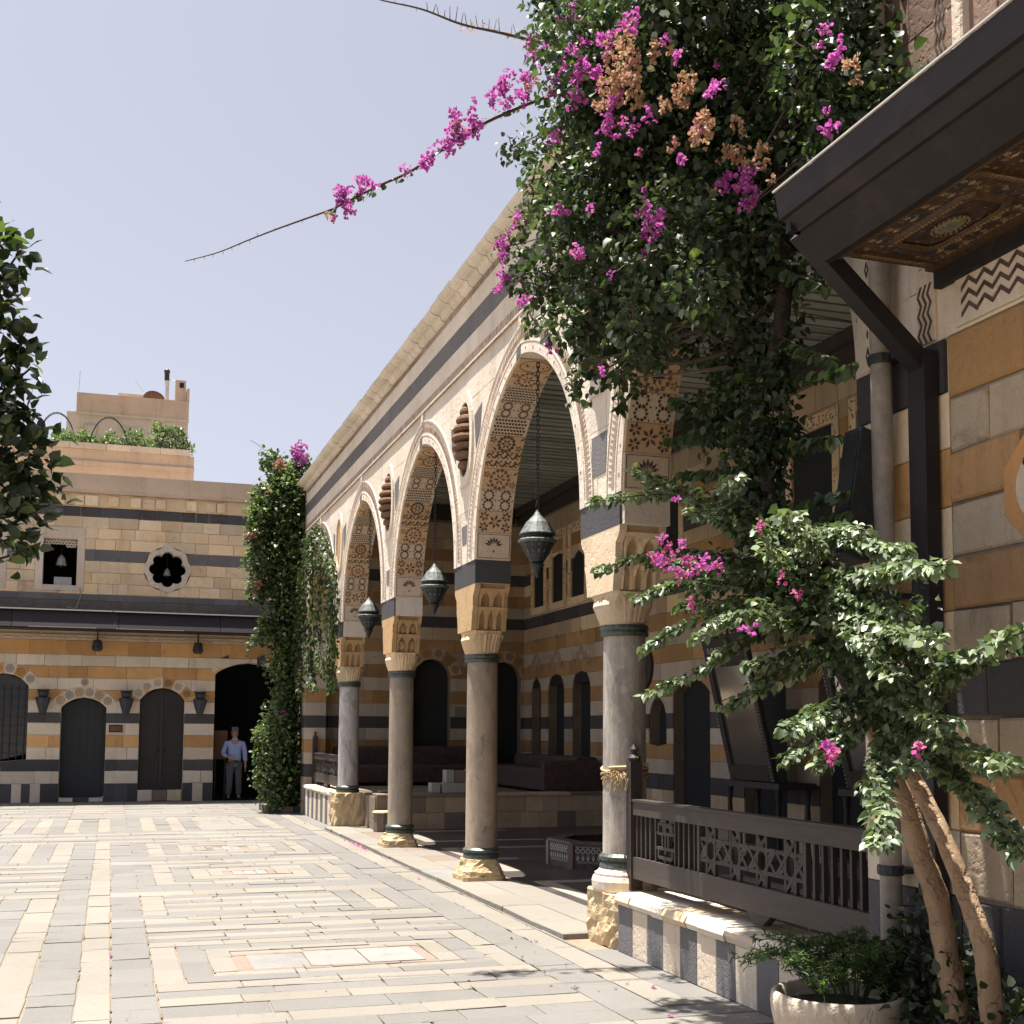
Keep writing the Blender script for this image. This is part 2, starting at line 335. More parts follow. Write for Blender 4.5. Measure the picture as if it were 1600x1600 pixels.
M['awning'] = wood('dark_canopy_wood', (0.021, 0.0175, 0.019), (0.014, 0.0125, 0.015), 0.6, stretch=(2, 30, 30))
M['awning_y'] = wood('dark_canopy_boards', (0.0205, 0.0165, 0.0175), (0.0135, 0.012, 0.0145), 0.62, stretch=(40, 2.5, 40), worn=.6)
M['railing'] = wood('dark_railing_wood', (0.062, 0.050, 0.044), (0.042, 0.034, 0.031), 0.6, stretch=(30, 3, 30))
M['plank'] = wood('grey_green_ceiling_board', (0.40, 0.41, 0.36), (0.25, 0.26, 0.225), 0.75, stretch=(2, 30, 30))
M['beam'] = wood('dark_ceiling_beam', (0.06, 0.05, 0.045), (0.04, 0.034, 0.032), 0.7, stretch=(30, 2, 30))
M['sofa'] = plain('dark_maroon_upholstery', (0.065, 0.042, 0.038), 0.9, var=0.3, scale=8)
M['whiteline'] = plain('white_painted_metal_edge', (0.5, 0.48, 0.45), 0.5, var=0.1)
M['pipe'] = plain('weathered_pale_pipe', (0.25, 0.22, 0.185), 0.6, var=0.3, scale=8)
M['bark'] = stone('brown_bark', (0.40, 0.29, 0.195), (0.28, 0.195, 0.125), (0.45, 0.36, 0.28), 0.8, 0.1, scale=14, stretch=(1, 1, 0.2), bump=1.0, fine=24, streak=1.0)
M['bark_dark'] = stone('dark_and_shade_bark', (0.05, 0.035, 0.028), (0.03, 0.024, 0.02), (0.6, 0.5, 0.4), 0.6, 0.1, scale=9, stretch=(1, 1, 0.3), bump=0.8)  # dark bark; on upper trunks its colour stands in for shade
M['twig'] = plain('thin_twig', (0.075, 0.055, 0.04), 0.8)
M['leaf_vine'] = leafmat('vine_leaf', (0.030, 0.052, 0.028), (0.052, 0.082, 0.040), (0.11, 0.145, 0.06), rough=0.5, spec=0.35, trans=0.25)
M['leaf_light'] = leafmat('pale_bougainvillea_leaf', (0.115, 0.165, 0.085), (0.155, 0.205, 0.12), (0.24, 0.28, 0.16), rough=0.42, spec=0.7, trans=0.18, tt=(1.4, 1.55, 0.7))
M['leaf_orange'] = leafmat('orange_tree_leaf', (0.018, 0.034, 0.016), (0.032, 0.056, 0.022), (0.11, 0.17, 0.04), rough=0.33, trans=0.25, spec=0.6)
M['leaf_ivy'] = leafmat('corner_creeper_leaf', (0.040, 0.068, 0.030), (0.085, 0.125, 0.045), (0.24, 0.27, 0.075))
M['leaf_roof'] = leafmat('roof_garden_leaf', (0.075, 0.125, 0.055), (0.11, 0.17, 0.085), (0.16, 0.20, 0.11))
M['leaf_fern'] = leafmat('fern_leaf', (0.032, 0.065, 0.02), (0.055, 0.10, 0.03), (0.10, 0.15, 0.045))
M['leaf_shade'] = leafmat('shrub_and_shade_leaf', (0.016, 0.026, 0.015), (0.025, 0.038, 0.02), (0.05, 0.07, 0.035))  # dark shrub leaf; inside the crowns its tone paints the inner shade
M['magenta'] = leafmat('magenta_bract', (0.45, 0.08, 0.39), (0.54, 0.13, 0.48), (0.56, 0.26, 0.47), rough=0.7, trans=0.4, spec=0.1, tt=(1, 1, 1))
M['pinkred'] = leafmat('pink_bract', (0.46, 0.07, 0.27), (0.52, 0.13, 0.33), (0.56, 0.26, 0.34), rough=0.7, trans=0.4, spec=0.1, tt=(1, 1, 1))
M['drybract'] = leafmat('dry_orange_bract', (0.40, 0.23, 0.13), (0.50, 0.36, 0.25), (0.36, 0.15, 0.10), rough=0.8, trans=0.35, spec=0.1, tt=(1, 1, 1))
M['pinkleaf'] = leafmat('pink_young_leaf', (0.42, 0.18, 0.19), (0.46, 0.26, 0.20), (0.28, 0.28, 0.12), rough=0.6, tt=(1, 1, 1))
M['fruit'] = plain('dark_green_fruit', (0.022, 0.034, 0.010), 0.45)
M['straw'] = plain('straw_string', (0.40, 0.29, 0.16), 0.9)
M['soil'] = plain('dark_soil', (0.035, 0.028, 0.022), 0.95)
M['joint_dirt'] = plain('brown_joint_dirt', (0.13, 0.105, 0.075), 0.95, var=0.5, scale=40)
M['rust'] = plain('rusty_metal', (0.13, 0.06, 0.035), 0.8, var=0.4)
M['zinc'] = plain('galvanised_pipe', (0.55, 0.55, 0.54), 0.45, metal=0.3, var=0.15)
M['glassdark'] = plain('dark_window_glass', (0.02, 0.022, 0.026), 0.15, var=0.2, spec=0.6)
M['lampshade'] = plain('pale_lamp_glass', (0.30, 0.28, 0.25), 0.5, var=0.3)
mm = bpy.data.materials.new('old_mirror_glass'); t_ = nodes(mm); b_, o_ = base(t_, 0.12, 0.6); b_.inputs['Metallic'].default_value = 0.9; b_.inputs['Base Color'].default_value = (0.42, 0.40, 0.37, 1)
M['mirror'] = mm
# painted, worn ceiling of the near canopy
def painted():
    m = bpy.data.materials.new('painted_canopy_soffit'); t = nodes(m); b, o = base(t, 0.75, 0.25)
    r, pos = rand01(t)
    n = noise(t, pos, 9, 6, 0.7, 1.5); n2 = noise(t, pos, 26, 5, 0.7, 0.5)
    c = mix(t, (0.030, 0.019, 0.014), (0.085, 0.046, 0.024), ramp(t, n, 0.35, 0.65))
    c = mix(t, c, (0.02, 0.026, 0.034), ramp(t, noise(t, pos, 5, 4, 0.6, 2), 0.5, 0.62))
    c = mix(t, c, (0.26, 0.18, 0.10), math_(t, 'MULTIPLY', ramp(t, n2, 0.54, 0.64), 0.8))
    t.links.new(c, b.inputs['Base Color'])
    bp = N(t, 'ShaderNodeBump'); bp.inputs['Strength'].default_value = 0.4; bp.inputs['Distance'].default_value = 0.01
    t.links.new(n2, bp.inputs['Height']); t.links.new(bp.outputs[0], b.inputs['Normal']); return m
M['painted'] = painted()
M['painted_dark'] = plain('dark_red_painted_board', (0.035, 0.018, 0.013), 0.7, var=0.7, scale=24)
M['boss'] = plain('worn_painted_boss', (0.13, 0.12, 0.085), 0.7, var=0.5, scale=40)
M['dullgold'] = plain('dull_gold_beading', (0.20, 0.125, 0.06), 0.75, var=0.5, scale=60)
M['flowerpaint'] = plain('faded_painted_flowers', (0.27, 0.19, 0.115), 0.8, var=0.6, scale=40)
M['painted_rail'] = plain('gilded_canopy_moulding', (0.065, 0.037, 0.018), 0.6, var=0.6, scale=40)

# ---------------------------------------------------------------- masonry
def seg_arch(w, spring, top, zb=-1.0):
    """half width of an opening: straight jambs to spring, a segment of a circle to top"""
    h = top - spring; R = (w*w + h*h)/(2*h); zc = top - R
    def f(z):
        if z <= zb or z >= top: return 0.0
        if z <= spring: return w
        return math.sqrt(max(0.0, R*R - (z-zc)**2)) if h <= w else (w if z < zc else math.sqrt(max(0, R*R-(z-zc)**2)))
    return f
def pointed(w, spring, top, zb=-1.0):
    h = top - spring; d = (h*h - w*w)/(2*w); R = w + d
    def f(z):
        if z <= zb or z >= top: return 0.0
        if z <= spring: return w
        return max(0.0, math.sqrt(max(0.0, R*R - (z-spring)**2)) - d)
    return f
def rect(w, zb, zt): return lambda z: w if zb < z < zt else 0.0
def segments(u0, u1, z0, z1, ops, n=6):
    zs = [z0 + 1e-4 + (z1-z0-2e-4)*i/n for i in range(n+1)]
    act = []
    for c, hw in ops:
        h = [hw(z) for z in zs]
        if max(h) > 0.01: act.append((c, h))
    act.sort(key=lambda a: a[0])
    if not act: zs2 = [zs[0], zs[-1]]; return [(zs2, [u0]*2, [u1]*2)]
    flat = all(len(set(round(x, 5) for x in h)) == 1 for c, h in act)
    if flat: idx = [0, n]
    else: idx = list(range(n+1))
    out = []; left = [u0]*len(idx)
    for c, h in act:
        right = [c - h[i] for i in idx]; out.append(([zs[i] for i in idx], left, right)); left = [c + h[i] for i in idx]
    out.append(([zs[i] for i in idx], left, [u1]*len(idx)))
    return [s for s in out if max(r-l for l, r in zip(s[1], s[2])) > 0.03]
def ashlar(parent, P, u0, u1, courses, ops=(), lens=(0.45, 0.85), depth=0.02, gap=0.004, name='stone_block', jit=0.003, cham=0.006, core=None, core_mat=None, thick=0.4, core_name='wall_core', rag=.0025):
    """courses of single stones (each an object) in front of one mortar core; the core is returned as the part that carries them"""
    cm = MB(); todo = []
    for z0, z1, mk in courses:
        for zs, L, R in segments(u0, u1, z0, z1, ops):
            k = len(zs)
            zz = list(zs); zz[0] = z0; zz[-1] = z1
            poly = [(L[i], zz[i]) for i in range(k)] + [(R[i], zz[i]) for i in reversed(range(k))]
            poly = [p for i, p in enumerate(poly) if i == 0 or math.hypot(p[0]-poly[i-1][0], p[1]-poly[i-1][1]) > 1e-5]
            if len(poly) < 3: continue
            cm.prism(P, poly, -thick, 0.0)
            if mk is None: continue
            a = max(L); bnd = min(R)
            js = []
            if bnd - a > lens[0]*1.3:
                x = a + rnd.uniform(*lens)*rnd.uniform(0.6, 1)
                while x < bnd - lens[0]*0.55: js.append(x); x += rnd.uniform(*lens)
            edges = [None] + js + [None]
            for q in range(len(edges)-1):
                l = L if edges[q] is None else [edges[q]]*k
                r = R if edges[q+1] is None else [edges[q+1]]*k
                if edges[q] is not None and edges[q+1] is not None: ii = [0, k-1]
                else: ii = list(range(k))
                pl = [(min(l[i]+gap/2, (l[i]+r[i])/2), zz[i]+(gap/2 if i == 0 else (-gap/2 if i == k-1 else 0))) for i in ii] + \
                     [(max(r[i]-gap/2, (l[i]+r[i])/2), zz[i]+(gap/2 if i == 0 else (-gap/2 if i == k-1 else 0))) for i in reversed(ii)]
                pl = [p for i, p in enumerate(pl) if i == 0 or math.hypot(p[0]-pl[i-1][0], p[1]-pl[i-1][1]) > 1e-4]
                todo.append((pl, mk))
    root = cm.build(core_name, core_mat or M['mortar'], parent)
    for pl, mk in todo:
        if len(pl) < 3: continue
        mk2 = rnd.choice(mk) if isinstance(mk, (list, tuple)) else mk
        b = MB(); b.prism(P, [(u+rnd.uniform(-rag, rag), z+rnd.uniform(-rag, rag)) for u, z in pl], 0.0, depth+rnd.uniform(-jit, jit), cham, back=False)
        b.build(name, M[mk2], root)
    return root
def disc_pts(c, r, n=16, a0=0.0): return [(c[0]+r*math.cos(a0+2*PI*i/n), c[1]+r*math.sin(a0+2*PI*i/n)) for i in range(n)]
def arc_ring(mb, P, c, r0, r1, a0, a1, n, d0, d1):
    for i in range(n):
        t0 = a0+(a1-a0)*i/n; t1 = a0+(a1-a0)*(i+1)/n
        mb.prism(P, [(c[0]+r0*math.cos(t0), c[1]+r0*math.sin(t0)), (c[0]+r1*math.cos(t0), c[1]+r1*math.sin(t0)), (c[0]+r1*math.cos(t1), c[1]+r1*math.sin(t1)), (c[0]+r0*math.cos(t1), c[1]+r0*math.sin(t1))], d0, d1, back=False)
# ================================================================ ground
gr = MB(); gr.box(-400, 400, -300, 500, -0.5, -0.06)
gr.build('ground', M['mortar'], kind='structure')
pave = MB(); pave.box(-9, 3.86, -4, 31.4, -0.055, -0.011)
pavement = pave.build('courtyard_pavement', M['mortar'], kind='structure')

PAV = []
def lay(x0, x1, y0, y1, mk, ln=0.62):
    """one strip of paving, cut across its long side into single pavers"""
    if x1-x0 < 0.03 or y1-y0 < 0.03: return
    if (x1-x0) >= (y1-y0):
        x = x0
        while x < x1-0.02:
            nx = x + rnd.uniform(0.72, 1.25)*ln
            if x1-nx < 0.25: nx = x1
            PAV.append((x, nx, y0, y1, mk)); x = nx
    else:
        y = y0
        while y < y1-0.02:
            ny = y + rnd.uniform(0.72, 1.25)*ln
            if y1-ny < 0.22: ny = y1
            PAV.append((x0, x1, y, ny, mk)); y = ny
def rows(x0, x1, ys, first):
    c = first
    for a, b in zip(ys, ys[1:]):
        lay(x0, x1, a, b, c, 0.68); c = 'pave_grey' if c == 'pave_cream' else 'pave_cream'
def seq(a, b, n): return [a + (b-a)*i/n for i in range(n+1)]
def ring(x0, x1, y0, y1, w, mk, wy=None):
    wy = wy or w
    lay(x0, x1, y0, y0+wy, mk); lay(x0, x1, y1-wy, y1, mk); lay(x0, x0+w, y0+wy, y1-wy, mk, 0.5); lay(x1-w, x1, y0+wy, y1-wy, mk, 0.5)
def panel(x0, x1, y0, y1, first='pave_cream'):
    """nested frames of cream and grey round a slab of white marble"""
    c = first; n = 0
    while n < 4 and (y1-y0) > 1.05:
        ring(x0, x1, y0, y1, 0.215, c, 0.215); x0 += .215; x1 -= .215; y0 += .215; y1 -= .215
        c = 'pave_grey' if c == 'pave_cream' else 'pave_cream'; n += 1
    ring(x0, x1, y0, y1, 0.17, 'pave_cream', 0.14); x0 += .17; x1 -= .17; y0 += .14; y1 -= .14
    ring(x0, x1, y0, y1, 0.10, 'pave_pink', 0.07); x0 += .10; x1 -= .10; y0 += .07; y1 -= .07
    k = 3; wd = (x1-x0)/k
    for i in range(k): PAV.append((x0+i*wd, x0+(i+1)*wd, y0, y1, 'marble'))
XP0, XP1 = 0.34, 3.0
# strip along the arcade
for a, b, mk in ((3.0, 3.335, 'pave_grey'), (3.335, 3.585, 'pave_cream'), (3.585, 3.86, 'pave_grey')):
    lay(a, b, 7.2, 9.2 if a > 3.5 else 31.3, mk, 0.75)
lay(3.585, 3.62, 9.2, 21.7, 'pave_grey', 0.9); lay(3.585, 3.86, 21.7, 31.3, 'pave_grey', 0.75)
rows(XP0, XP1, [4.2, 4.5, 4.8, 5.1, 5.4, 5.7, 6.0, 6.3, 6.6, 6.9, 7.2], 'pave_cream')
rows(XP1, 3.86, [4.2, 4.5, 4.8, 5.1, 5.4, 5.7, 6.0, 6.3, 6.6, 6.9, 7.2], 'pave_cream')
rows(XP0, XP1, [7.2, 7.47, 7.73, 8.06, 8.285], 'pave_grey')
lay(XP0, XP1, 8.285, 8.52, 'pave_grey', 0.68)
# near panel, measured ring by ring
ring(XP0, 3.0, 8.52, 10.48, 0.2, 'pave_cream', 0.225); ring(0.54, 2.8, 8.745, 10.255, 0.21, 'pave_grey', 0.2)
ring(0.75, 2.59, 8.945, 10.055, 0.18, 'pave_cream', 0.14); ring(0.93, 2.41, 9.085, 9.80, 0.1, 'pave_pink', 0.07); lay(0.93, 2.41, 9.80, 9.915, 'pave_cream')
for i in range(3): PAV.append((1.03+i*1.28/3, 1.03+(i+1)*1.28/3, 9.155, 9.73, 'marble'))
rows(XP0, XP1, [10.48, 10.65, 10.81, 11.0, 11.24, 11.49, 11.66], 'pave_grey')
lay(0.05, XP1, 11.66, 11.83, 'pave_cream', 0.7); lay(0.05, XP1, 11.83, 11.98, 'pave_grey', 0.7)
lay(0.34, 0.56, 11.98, 13.40, 'pave_cream', 0.45); rows(0.56, 2.3, seq(11.98, 13.40, 7), 'pave_grey'); lay(2.3, 2.52, 11.98, 13.4, 'pave_grey'); lay(2.52, 2.76, 11.98, 13.4, 'pave_cream'); lay(2.76, 3.0, 11.98, 13.4, 'pave_grey')
lay(0.05, XP1, 13.40, 13.78, 'pave_cream', 0.7); lay(0.05, XP1, 13.78, 14.12, 'pave_grey', 0.7)
panel(XP0-0.02, XP1, 14.12, 16.62, 'pave_grey')
lay(0.05, XP1, 16.62, 17.0, 'pave_cream', 0.7); lay(0.05, XP1, 17.0, 17.4, 'pave_grey', 0.7)
panel(XP0, XP1, 17.4, 19.9, 'pave_grey')
rows(-9, XP1, seq(19.9, 22.0, 6), 'pave_cream')
x = XP0
for i in range(5): lay(x, x+.24, 22.0, 25.2, 'pave_grey' if i % 2 == 0 else 'pave_cream', 0.8); x += .24
for i in range(3): PAV.append((x+.05+i*.3, x+.35+i*.3, 23.2, 24.3, 'marble'))
lay(x, x+1.0, 22.0, 23.2, 'pave_cream', 0.5); lay(x, x+1.0, 24.3, 25.2, 'pave_cream', 0.5); x += 1.0
for i in range(2): lay(x, x+.23, 22.0, 25.2, 'pave_grey' if i % 2 == 0 else 'pave_cream', 0.8); x += .23
rows(XP0, XP1, seq(25.2, 31.2, 18), 'pave_cream')
# stripes running away from the camera left of the panels
E5 = [0.34, 0.052, -0.157, -0.457, -0.708]
for i in range(4):
    mk = ('pave_grey', 'pave_cream', 'pave_grey', 'pave_cream')[i]
    spans = [(4.2, 11.66), (11.98, 13.40), (14.12, 16.62), (17.4, 19.9), (22.0, 25.2)] if i < 1 else ([(4.2, 11.5), (11.66, 13.40), (13.6, 16.62), (16.9, 19.9), (22.0, 25.2)] if i < 2 else [(4.2, 19.9), (22.0, 25.2)] if i == 2 else [(4.2, 13.5), (17.1, 19.9), (22.0, 25.2)])
    for a, b in spans: lay(E5[i+1], E5[i], a, b, mk, 0.42 if mk == 'pave_grey' else 0.6)
for a, b, mk in ((11.5, 11.66, 'pave_grey'), (13.40, 13.6, 'pave_cream'), (16.62, 16.9, 'pave_cream')): lay(E5[2], E5[1], a, b, mk)
for a, b, mk in ((25.2, 31.2, 0),): rows(E5[4], E5[0], seq(a, b, 16), 'pave_grey')
lay(-9, E5[4], 4.2, 13.2, 'pave_grey', 0.7) if False else None
xx = E5[4]; k = 0
while xx > -9:
    wd = 0.26 if k else 1.1
    mk = 'pave_grey' if k % 2 == 0 else 'pave_cream'
    if k == 0:
        for q in range(4): lay(xx-wd*(q+1)/4, xx-wd*q/4, 4.2, 13.5, mk, 0.6)
    else: lay(xx-wd, xx, 4.2, 13.5, mk, 0.6)
    xx -= wd; k += 1
rows(-9, E5[3], seq(13.5, 17.1, 12), 'pave_cream'); 
xx = E5[4]; k = 0
while xx > -7:
    for a, b in ((17.1, 19.9), (22.0, 25.2)): lay(xx-.25, xx, a, b, 'pave_grey' if k % 2 == 0 else 'pave_cream', 1.2)
    xx -= .25; k += 1
rows(-9, E5[4], seq(25.2, 31.2, 12), 'pave_cream')
def paver_mb(b, x0, x1, y0, y1):
    g = 0.005; j = lambda: rnd.uniform(-.007, .007)
    zt = rnd.uniform(-.005, .002); tl = [zt+rnd.uniform(-.003, .002) for _ in range(4)]; c = rnd.uniform(.004, .009)
    o = [(x0+g+j(), y0+g+j()), (x1-g+j(), y0+g+j()), (x1-g+j(), y1-g+j()), (x0+g+j(), y1-g+j())]
    i_ = [(o[0][0]+c, o[0][1]+c), (o[1][0]-c, o[1][1]+c), (o[2][0]-c, o[2][1]-c), (o[3][0]+c, o[3][1]-c)]
    n = len(b.v)
    b.v += [(p[0], p[1], -.014) for p in o] + [(p[0], p[1], z-.003) for p, z in zip(o, tl)] + [(p[0], p[1], z) for p, z in zip(i_, tl)]
    for l in range(2):
        for i in range(4):
            q = (i+1) % 4; b.f.append((n+l*4+i, n+l*4+q, n+l*4+4+q, n+l*4+4+i)); b.m.append(b.mi)
    b.f.append((n+8, n+9, n+10, n+11)); b.m.append(b.mi)
PAV = [(a, min(b, 3.86), c, d, e) for a, b, c, d, e in PAV if a < 3.85]
def seen(p):       # apparent size of a paver from the photograph's viewpoint
    cx, cy = (p[0]+p[1])/2, (p[2]+p[3])/2
    if cy < 7.3 or cx < -0.11*cy or cy > 31: return 0
    return (p[1]-p[0])*(p[3]-p[2])/(cy**3)
PAV.sort(key=seen, reverse=True)
for p in PAV[:300]:
    b = MB(); paver_mb(b, *p[:4]); b.build('paver', M[p[4]], pavement)
rest = MB(); kinds = ['pave_cream', 'pave_grey', 'marble', 'pave_pink']
for p in PAV[300:]: rest.mi = kinds.index(p[4]); paver_mb(rest, *p[:4])
rest.build('far_pavers', [M[k] for k in kinds], pavement, kind='stuff')

dirt = MB()
for k in range(520):
    p = rnd.choice(PAV[:420]); e = rnd.randrange(4); L_ = rnd.uniform(.06, .28); wd = rnd.uniform(.003, .009)
    if e < 2: y = p[2+e]; x = rnd.uniform(p[0], p[1]); q = [(x, y-wd), (x+L_*.4, y-wd*.5), (x+L_, y), (x+L_*.6, y+wd*.7), (x+L_*.1, y+wd)]
    else: x = p[e-2]; y = rnd.uniform(p[2], p[3]); q = [(x-wd, y), (x-wd*.4, y+L_*.5), (x, y+L_), (x+wd, y+L_*.5), (x+wd*.6, y)]
    dirt.poly([(u, v, .0028+rnd.uniform(0, .002)) for u, v in q])
dirt.build('joint_dirt', M['joint_dirt'], pavement, kind='stuff')
# ================================================================ far wing across the courtyard
YF = 31.42
far = thing('striped_palace_wing', 'long two-storey stone wing with striped masonry, arched doors and flower window across courtyard', 'building', (1.0, YF, 0))
PF = lambda u, z, d: (u, YF - d, z)
D1, D2, D3 = (-0.63, seg_arch(0.516, 2.25, 2.49, 0.1)), (1.185, seg_arch(0.528, 2.45, 2.75, 0.02)), (3.29, seg_arch(0.855, 3.12, 3.42, -0.1))
DW = (-2.45, seg_arch(0.562, 2.75, 3.04, 1.0))
ZL = [(-.05, .43, None), (.43, .73, 'white'), (.73, 1.003, 'basalt'), (1.003, 1.30, 'white'), (1.30, 1.595, 'honey'), (1.595, 1.883, 'white'), (1.883, 2.125, 'basalt'),
      (2.125, 2.42, 'white'), (2.42, 2.68, 'honey'), (2.68, 2.96, 'white'), (2.96, 3.25, 'honey'), (3.25, 3.52, 'white'), (3.52, 3.87, 'honey')]
lower = ashlar(far, PF, -4.6, 4.6, ZL, [D1, D2, D3, DW], lens=(0.42, 1.0), thick=0.55, core_name='lower_wall', rag=.007, jit=.008, gap=.010, core_mat=M['plaster'])
# dado of upright black and white blocks
def upright(a, b, mk, z0=-.02, z1=.428):
    q = MB(); q.prism(PF, [(a+.003, z0), (b-.003, z0), (b-.003, z1), (a+.003, z1)], 0, .02, .006, back=False); q.build('stone_block', M[mk], lower)
for a, b, mk in ((-3.1, -2.45, 'white'), (-2.45, -2.19, 'basalt'), (-2.19, -1.97, 'white'), (-1.97, -1.78, 'basalt'), (-1.78, -1.55, 'white'), (-1.55, -1.15, 'basalt'),
                 (-.114, .12, 'basalt'), (.12, .42, 'basalt'), (.42, .655, 'basalt'), (1.715, 1.95, 'basalt'), (1.95, 2.2, 'white'), (2.2, 2.434, 'basalt'), (4.15, 4.6, 'basalt'), (-4.6, -3.1, 'white')):
    upright(a, b, mk)
fz = MB()
fz.prism(PF, [(-4.6, 3.872), (4.6, 3.872), (4.6, 4.0), (-4.6, 4.0)], -.05, .05)
fo = fz.build('carved_frieze', M['plaster'], far)
kn = MB()
for i in range(230):
    u = -4.55+i*.04; zc = 3.91+rnd.uniform(0, .05)
    kn.prism(PF, [(u, zc-.018), (u+.022, zc-.012), (u+.02, zc+.02), (u+.004, zc+.015)], .05, .058, back=False)
kn.build('frieze_carving', M['carve_dark'], fo, kind='stuff')
# upper storey
FL = (1.215, 5.69); FR = 0.46
def flower_r(a):
    p = (a+PI/8) % (PI/4) - PI/8
    return 0.30*math.cos(p) + math.sqrt(0.142**2 - (0.30*math.sin(p))**2)
def flower_hw(z):
    dz = z - FL[1]
    if abs(dz) > 0.56: return 0.0
    return math.sqrt(0.56**2 - dz*dz)
LW = (-1.295, rect(0.56, 5.06, 6.62)); LW2 = (-3.05, rect(0.56, 5.06, 6.62))
ZU = [(4.0, 4.95, None), (4.95, 5.0, None), (5.0, 5.26, 'mottled'), (5.26, 5.54, 'mottled'), (5.54, 5.82, 'mottled'), (5.82, 6.1, 'basalt_grey'), (6.1, 6.37, 'mottled'), (6.37, 6.63, 'mottled'), (6.63, 6.9, ('mottled', 'mottled', 'cream')), (6.9, 7.14, 'basalt'), (7.14, 7.45, None), (7.45, 7.9, None)]
upper = ashlar(far, PF, -4.6, 4.6, ZU, [(FL[0], flower_hw), LW, LW2], lens=(0.28, 0.75), thick=0.5, core_name='upper_wall', rag=.007, jit=.008, gap=.009, core_mat=M['plaster'])
b = MB(); b.prism(PF, [(-4.6, 4.5), (4.6, 4.5), (4.6, 4.84), (-4.6, 4.84)], 0, .035); b.build('rough_render_band', M['grey_render'], far)
u = -4.6
while u < 4.5:
    v = min(4.6, u+rnd.uniform(.4, .9)); b = MB(); b.prism(PF, [(u+.003, 4.845), (v-.003, 4.845), (v-.003, 4.995), (u+.003, 4.995)], 0, .02+rnd.uniform(-.003, .006), .008, back=False); b.build('plinth_stone', M['basalt_grey'], upper); u = v
# corbel course under the parapet
b = MB(); b.prism(PF, [(-4.6, 7.14), (4.6, 7.14), (4.6, 7.47), (-4.6, 7.47)], 0, .05); b.build('corbel_backing', M['mottled'], far)
u = -4.6
while u < 4.5:
    v = u + rnd.choice((.22, .26, .33))
    if rnd.random() < .8:
        q = MB(); q.prism(PF, [(u+.012, 7.16+rnd.uniform(0, .02)), (v-.012, 7.16), (v-.012, 7.42), (u+.012, 7.42+rnd.uniform(-.02, .02))], .05, .10+rnd.uniform(-.015, .02), .02, back=False); q.build('corbel_stone', M['mottled'], far)
    u = v
b = MB(); b.prism(PF, [(-4.6, 7.475), (4.6, 7.475), (4.6, 7.53), (-4.6, 7.53)], -.05, .13); b.prism(PF, [(-4.6, 7.53), (4.6, 7.53), (4.6, 7.965), (-4.6, 7.95)], -.35, .045); b.build('parapet', M['plaster'], far)
b = MB(); b.box(-4.6, 4.6, YF+.5, YF+3.2, 7.3, 7.5); b.build('roof', M['plaster'], far)
b = MB()     # rooms behind the openings, painted near-black for unlit depth
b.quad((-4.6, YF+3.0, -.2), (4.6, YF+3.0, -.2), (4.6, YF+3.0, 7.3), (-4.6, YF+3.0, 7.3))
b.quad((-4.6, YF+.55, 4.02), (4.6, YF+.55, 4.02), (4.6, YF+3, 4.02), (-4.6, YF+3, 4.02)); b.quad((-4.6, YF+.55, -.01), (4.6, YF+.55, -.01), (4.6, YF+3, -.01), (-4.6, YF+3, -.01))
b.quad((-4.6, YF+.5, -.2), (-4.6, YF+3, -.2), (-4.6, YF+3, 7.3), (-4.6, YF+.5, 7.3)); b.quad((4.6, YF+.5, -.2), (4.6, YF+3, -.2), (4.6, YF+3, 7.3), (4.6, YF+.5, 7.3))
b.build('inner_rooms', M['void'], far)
# lattice window and its neighbour at the frame edge
def lattice_window(c):
    wf = MB(); P = PF
    for poly in ([(c-.56, 5.06), (c-.385, 5.06), (c-.385, 6.62), (c-.56, 6.62)], [(c+.385, 5.06), (c+.56, 5.06), (c+.56, 6.62), (c+.385, 6.62)],
                 [(c-.385, 6.33), (c+.385, 6.33), (c+.385, 6.62), (c-.385, 6.62)], [(c-.385, 5.06), (c+.385, 5.06), (c+.385, 5.2), (c-.385, 5.2)]):
        wf.prism(P, poly, -.3, .026, .006)
    win = wf.build('lattice_window', M['white'], far)
    lt = MB(); s = .075
    def bot(u): t = abs(u-c)/.385; return 6.03 + .11*(1-t)*1.6 + (.03 if int((u-c+.4)/.055) % 2 else 0)
    for r in range(5):            # pierced screen: rings between small bridges
        for q in range(11):
            x = c-.385+.037+q*.0735+(s*.5 if r % 2 else 0); z = 6.30-r*.066
            if x > c+.385 or z-.03 < bot(x): continue
            arc_ring(lt, P, (x, z), .022, .043, 0, 2*PI, 6, -.10, -.05)
    lt.build('lattice_screen', M['white'], win, kind='stuff')
lattice_window(-1.295); lattice_window(-3.05)
# flower window
n = 128; ring_ = MB(); inn = [(FL[0]+flower_r(2*PI*i/n)*math.cos(2*PI*i/n), FL[1]+flower_r(2*PI*i/n)*math.sin(2*PI*i/n)) for i in range(n)]
outr = [(FL[0]+(0.555+.02*math.cos(8*2*PI*i/n))*math.cos(2*PI*i/n), FL[1]+(0.555+.02*math.cos(8*2*PI*i/n))*math.sin(2*PI*i/n)) for i in range(n)]
def ringprism(mb, A, B, P, d0, d1):
    k = len(A)
    for i in range(k):
        j = (i+1) % k
        mb.quad(P(*A[i], d1), P(*B[i], d1), P(*B[j], d1), P(*A[j], d1)); mb.quad(P(*A[i], d0), P(*A[j], d0), P(*A[j], d1), P(*A[i], d1)); mb.quad(P(*B[i], d0), P(*B[i], d1), P(*B[j], d1), P(*B[j], d0))
ringprism(ring_, inn, outr, PF, -.25, .035)
rr = ring_.build('flower_window', M['white'], far)
q = MB(); q.prism(PF, [(FL[0]-.13, 6.22), (FL[0]+.13, 6.22), (FL[0]+.11, 6.33), (FL[0]-.11, 6.33)], 0, .03); q.build('keystone', M['white'], far)
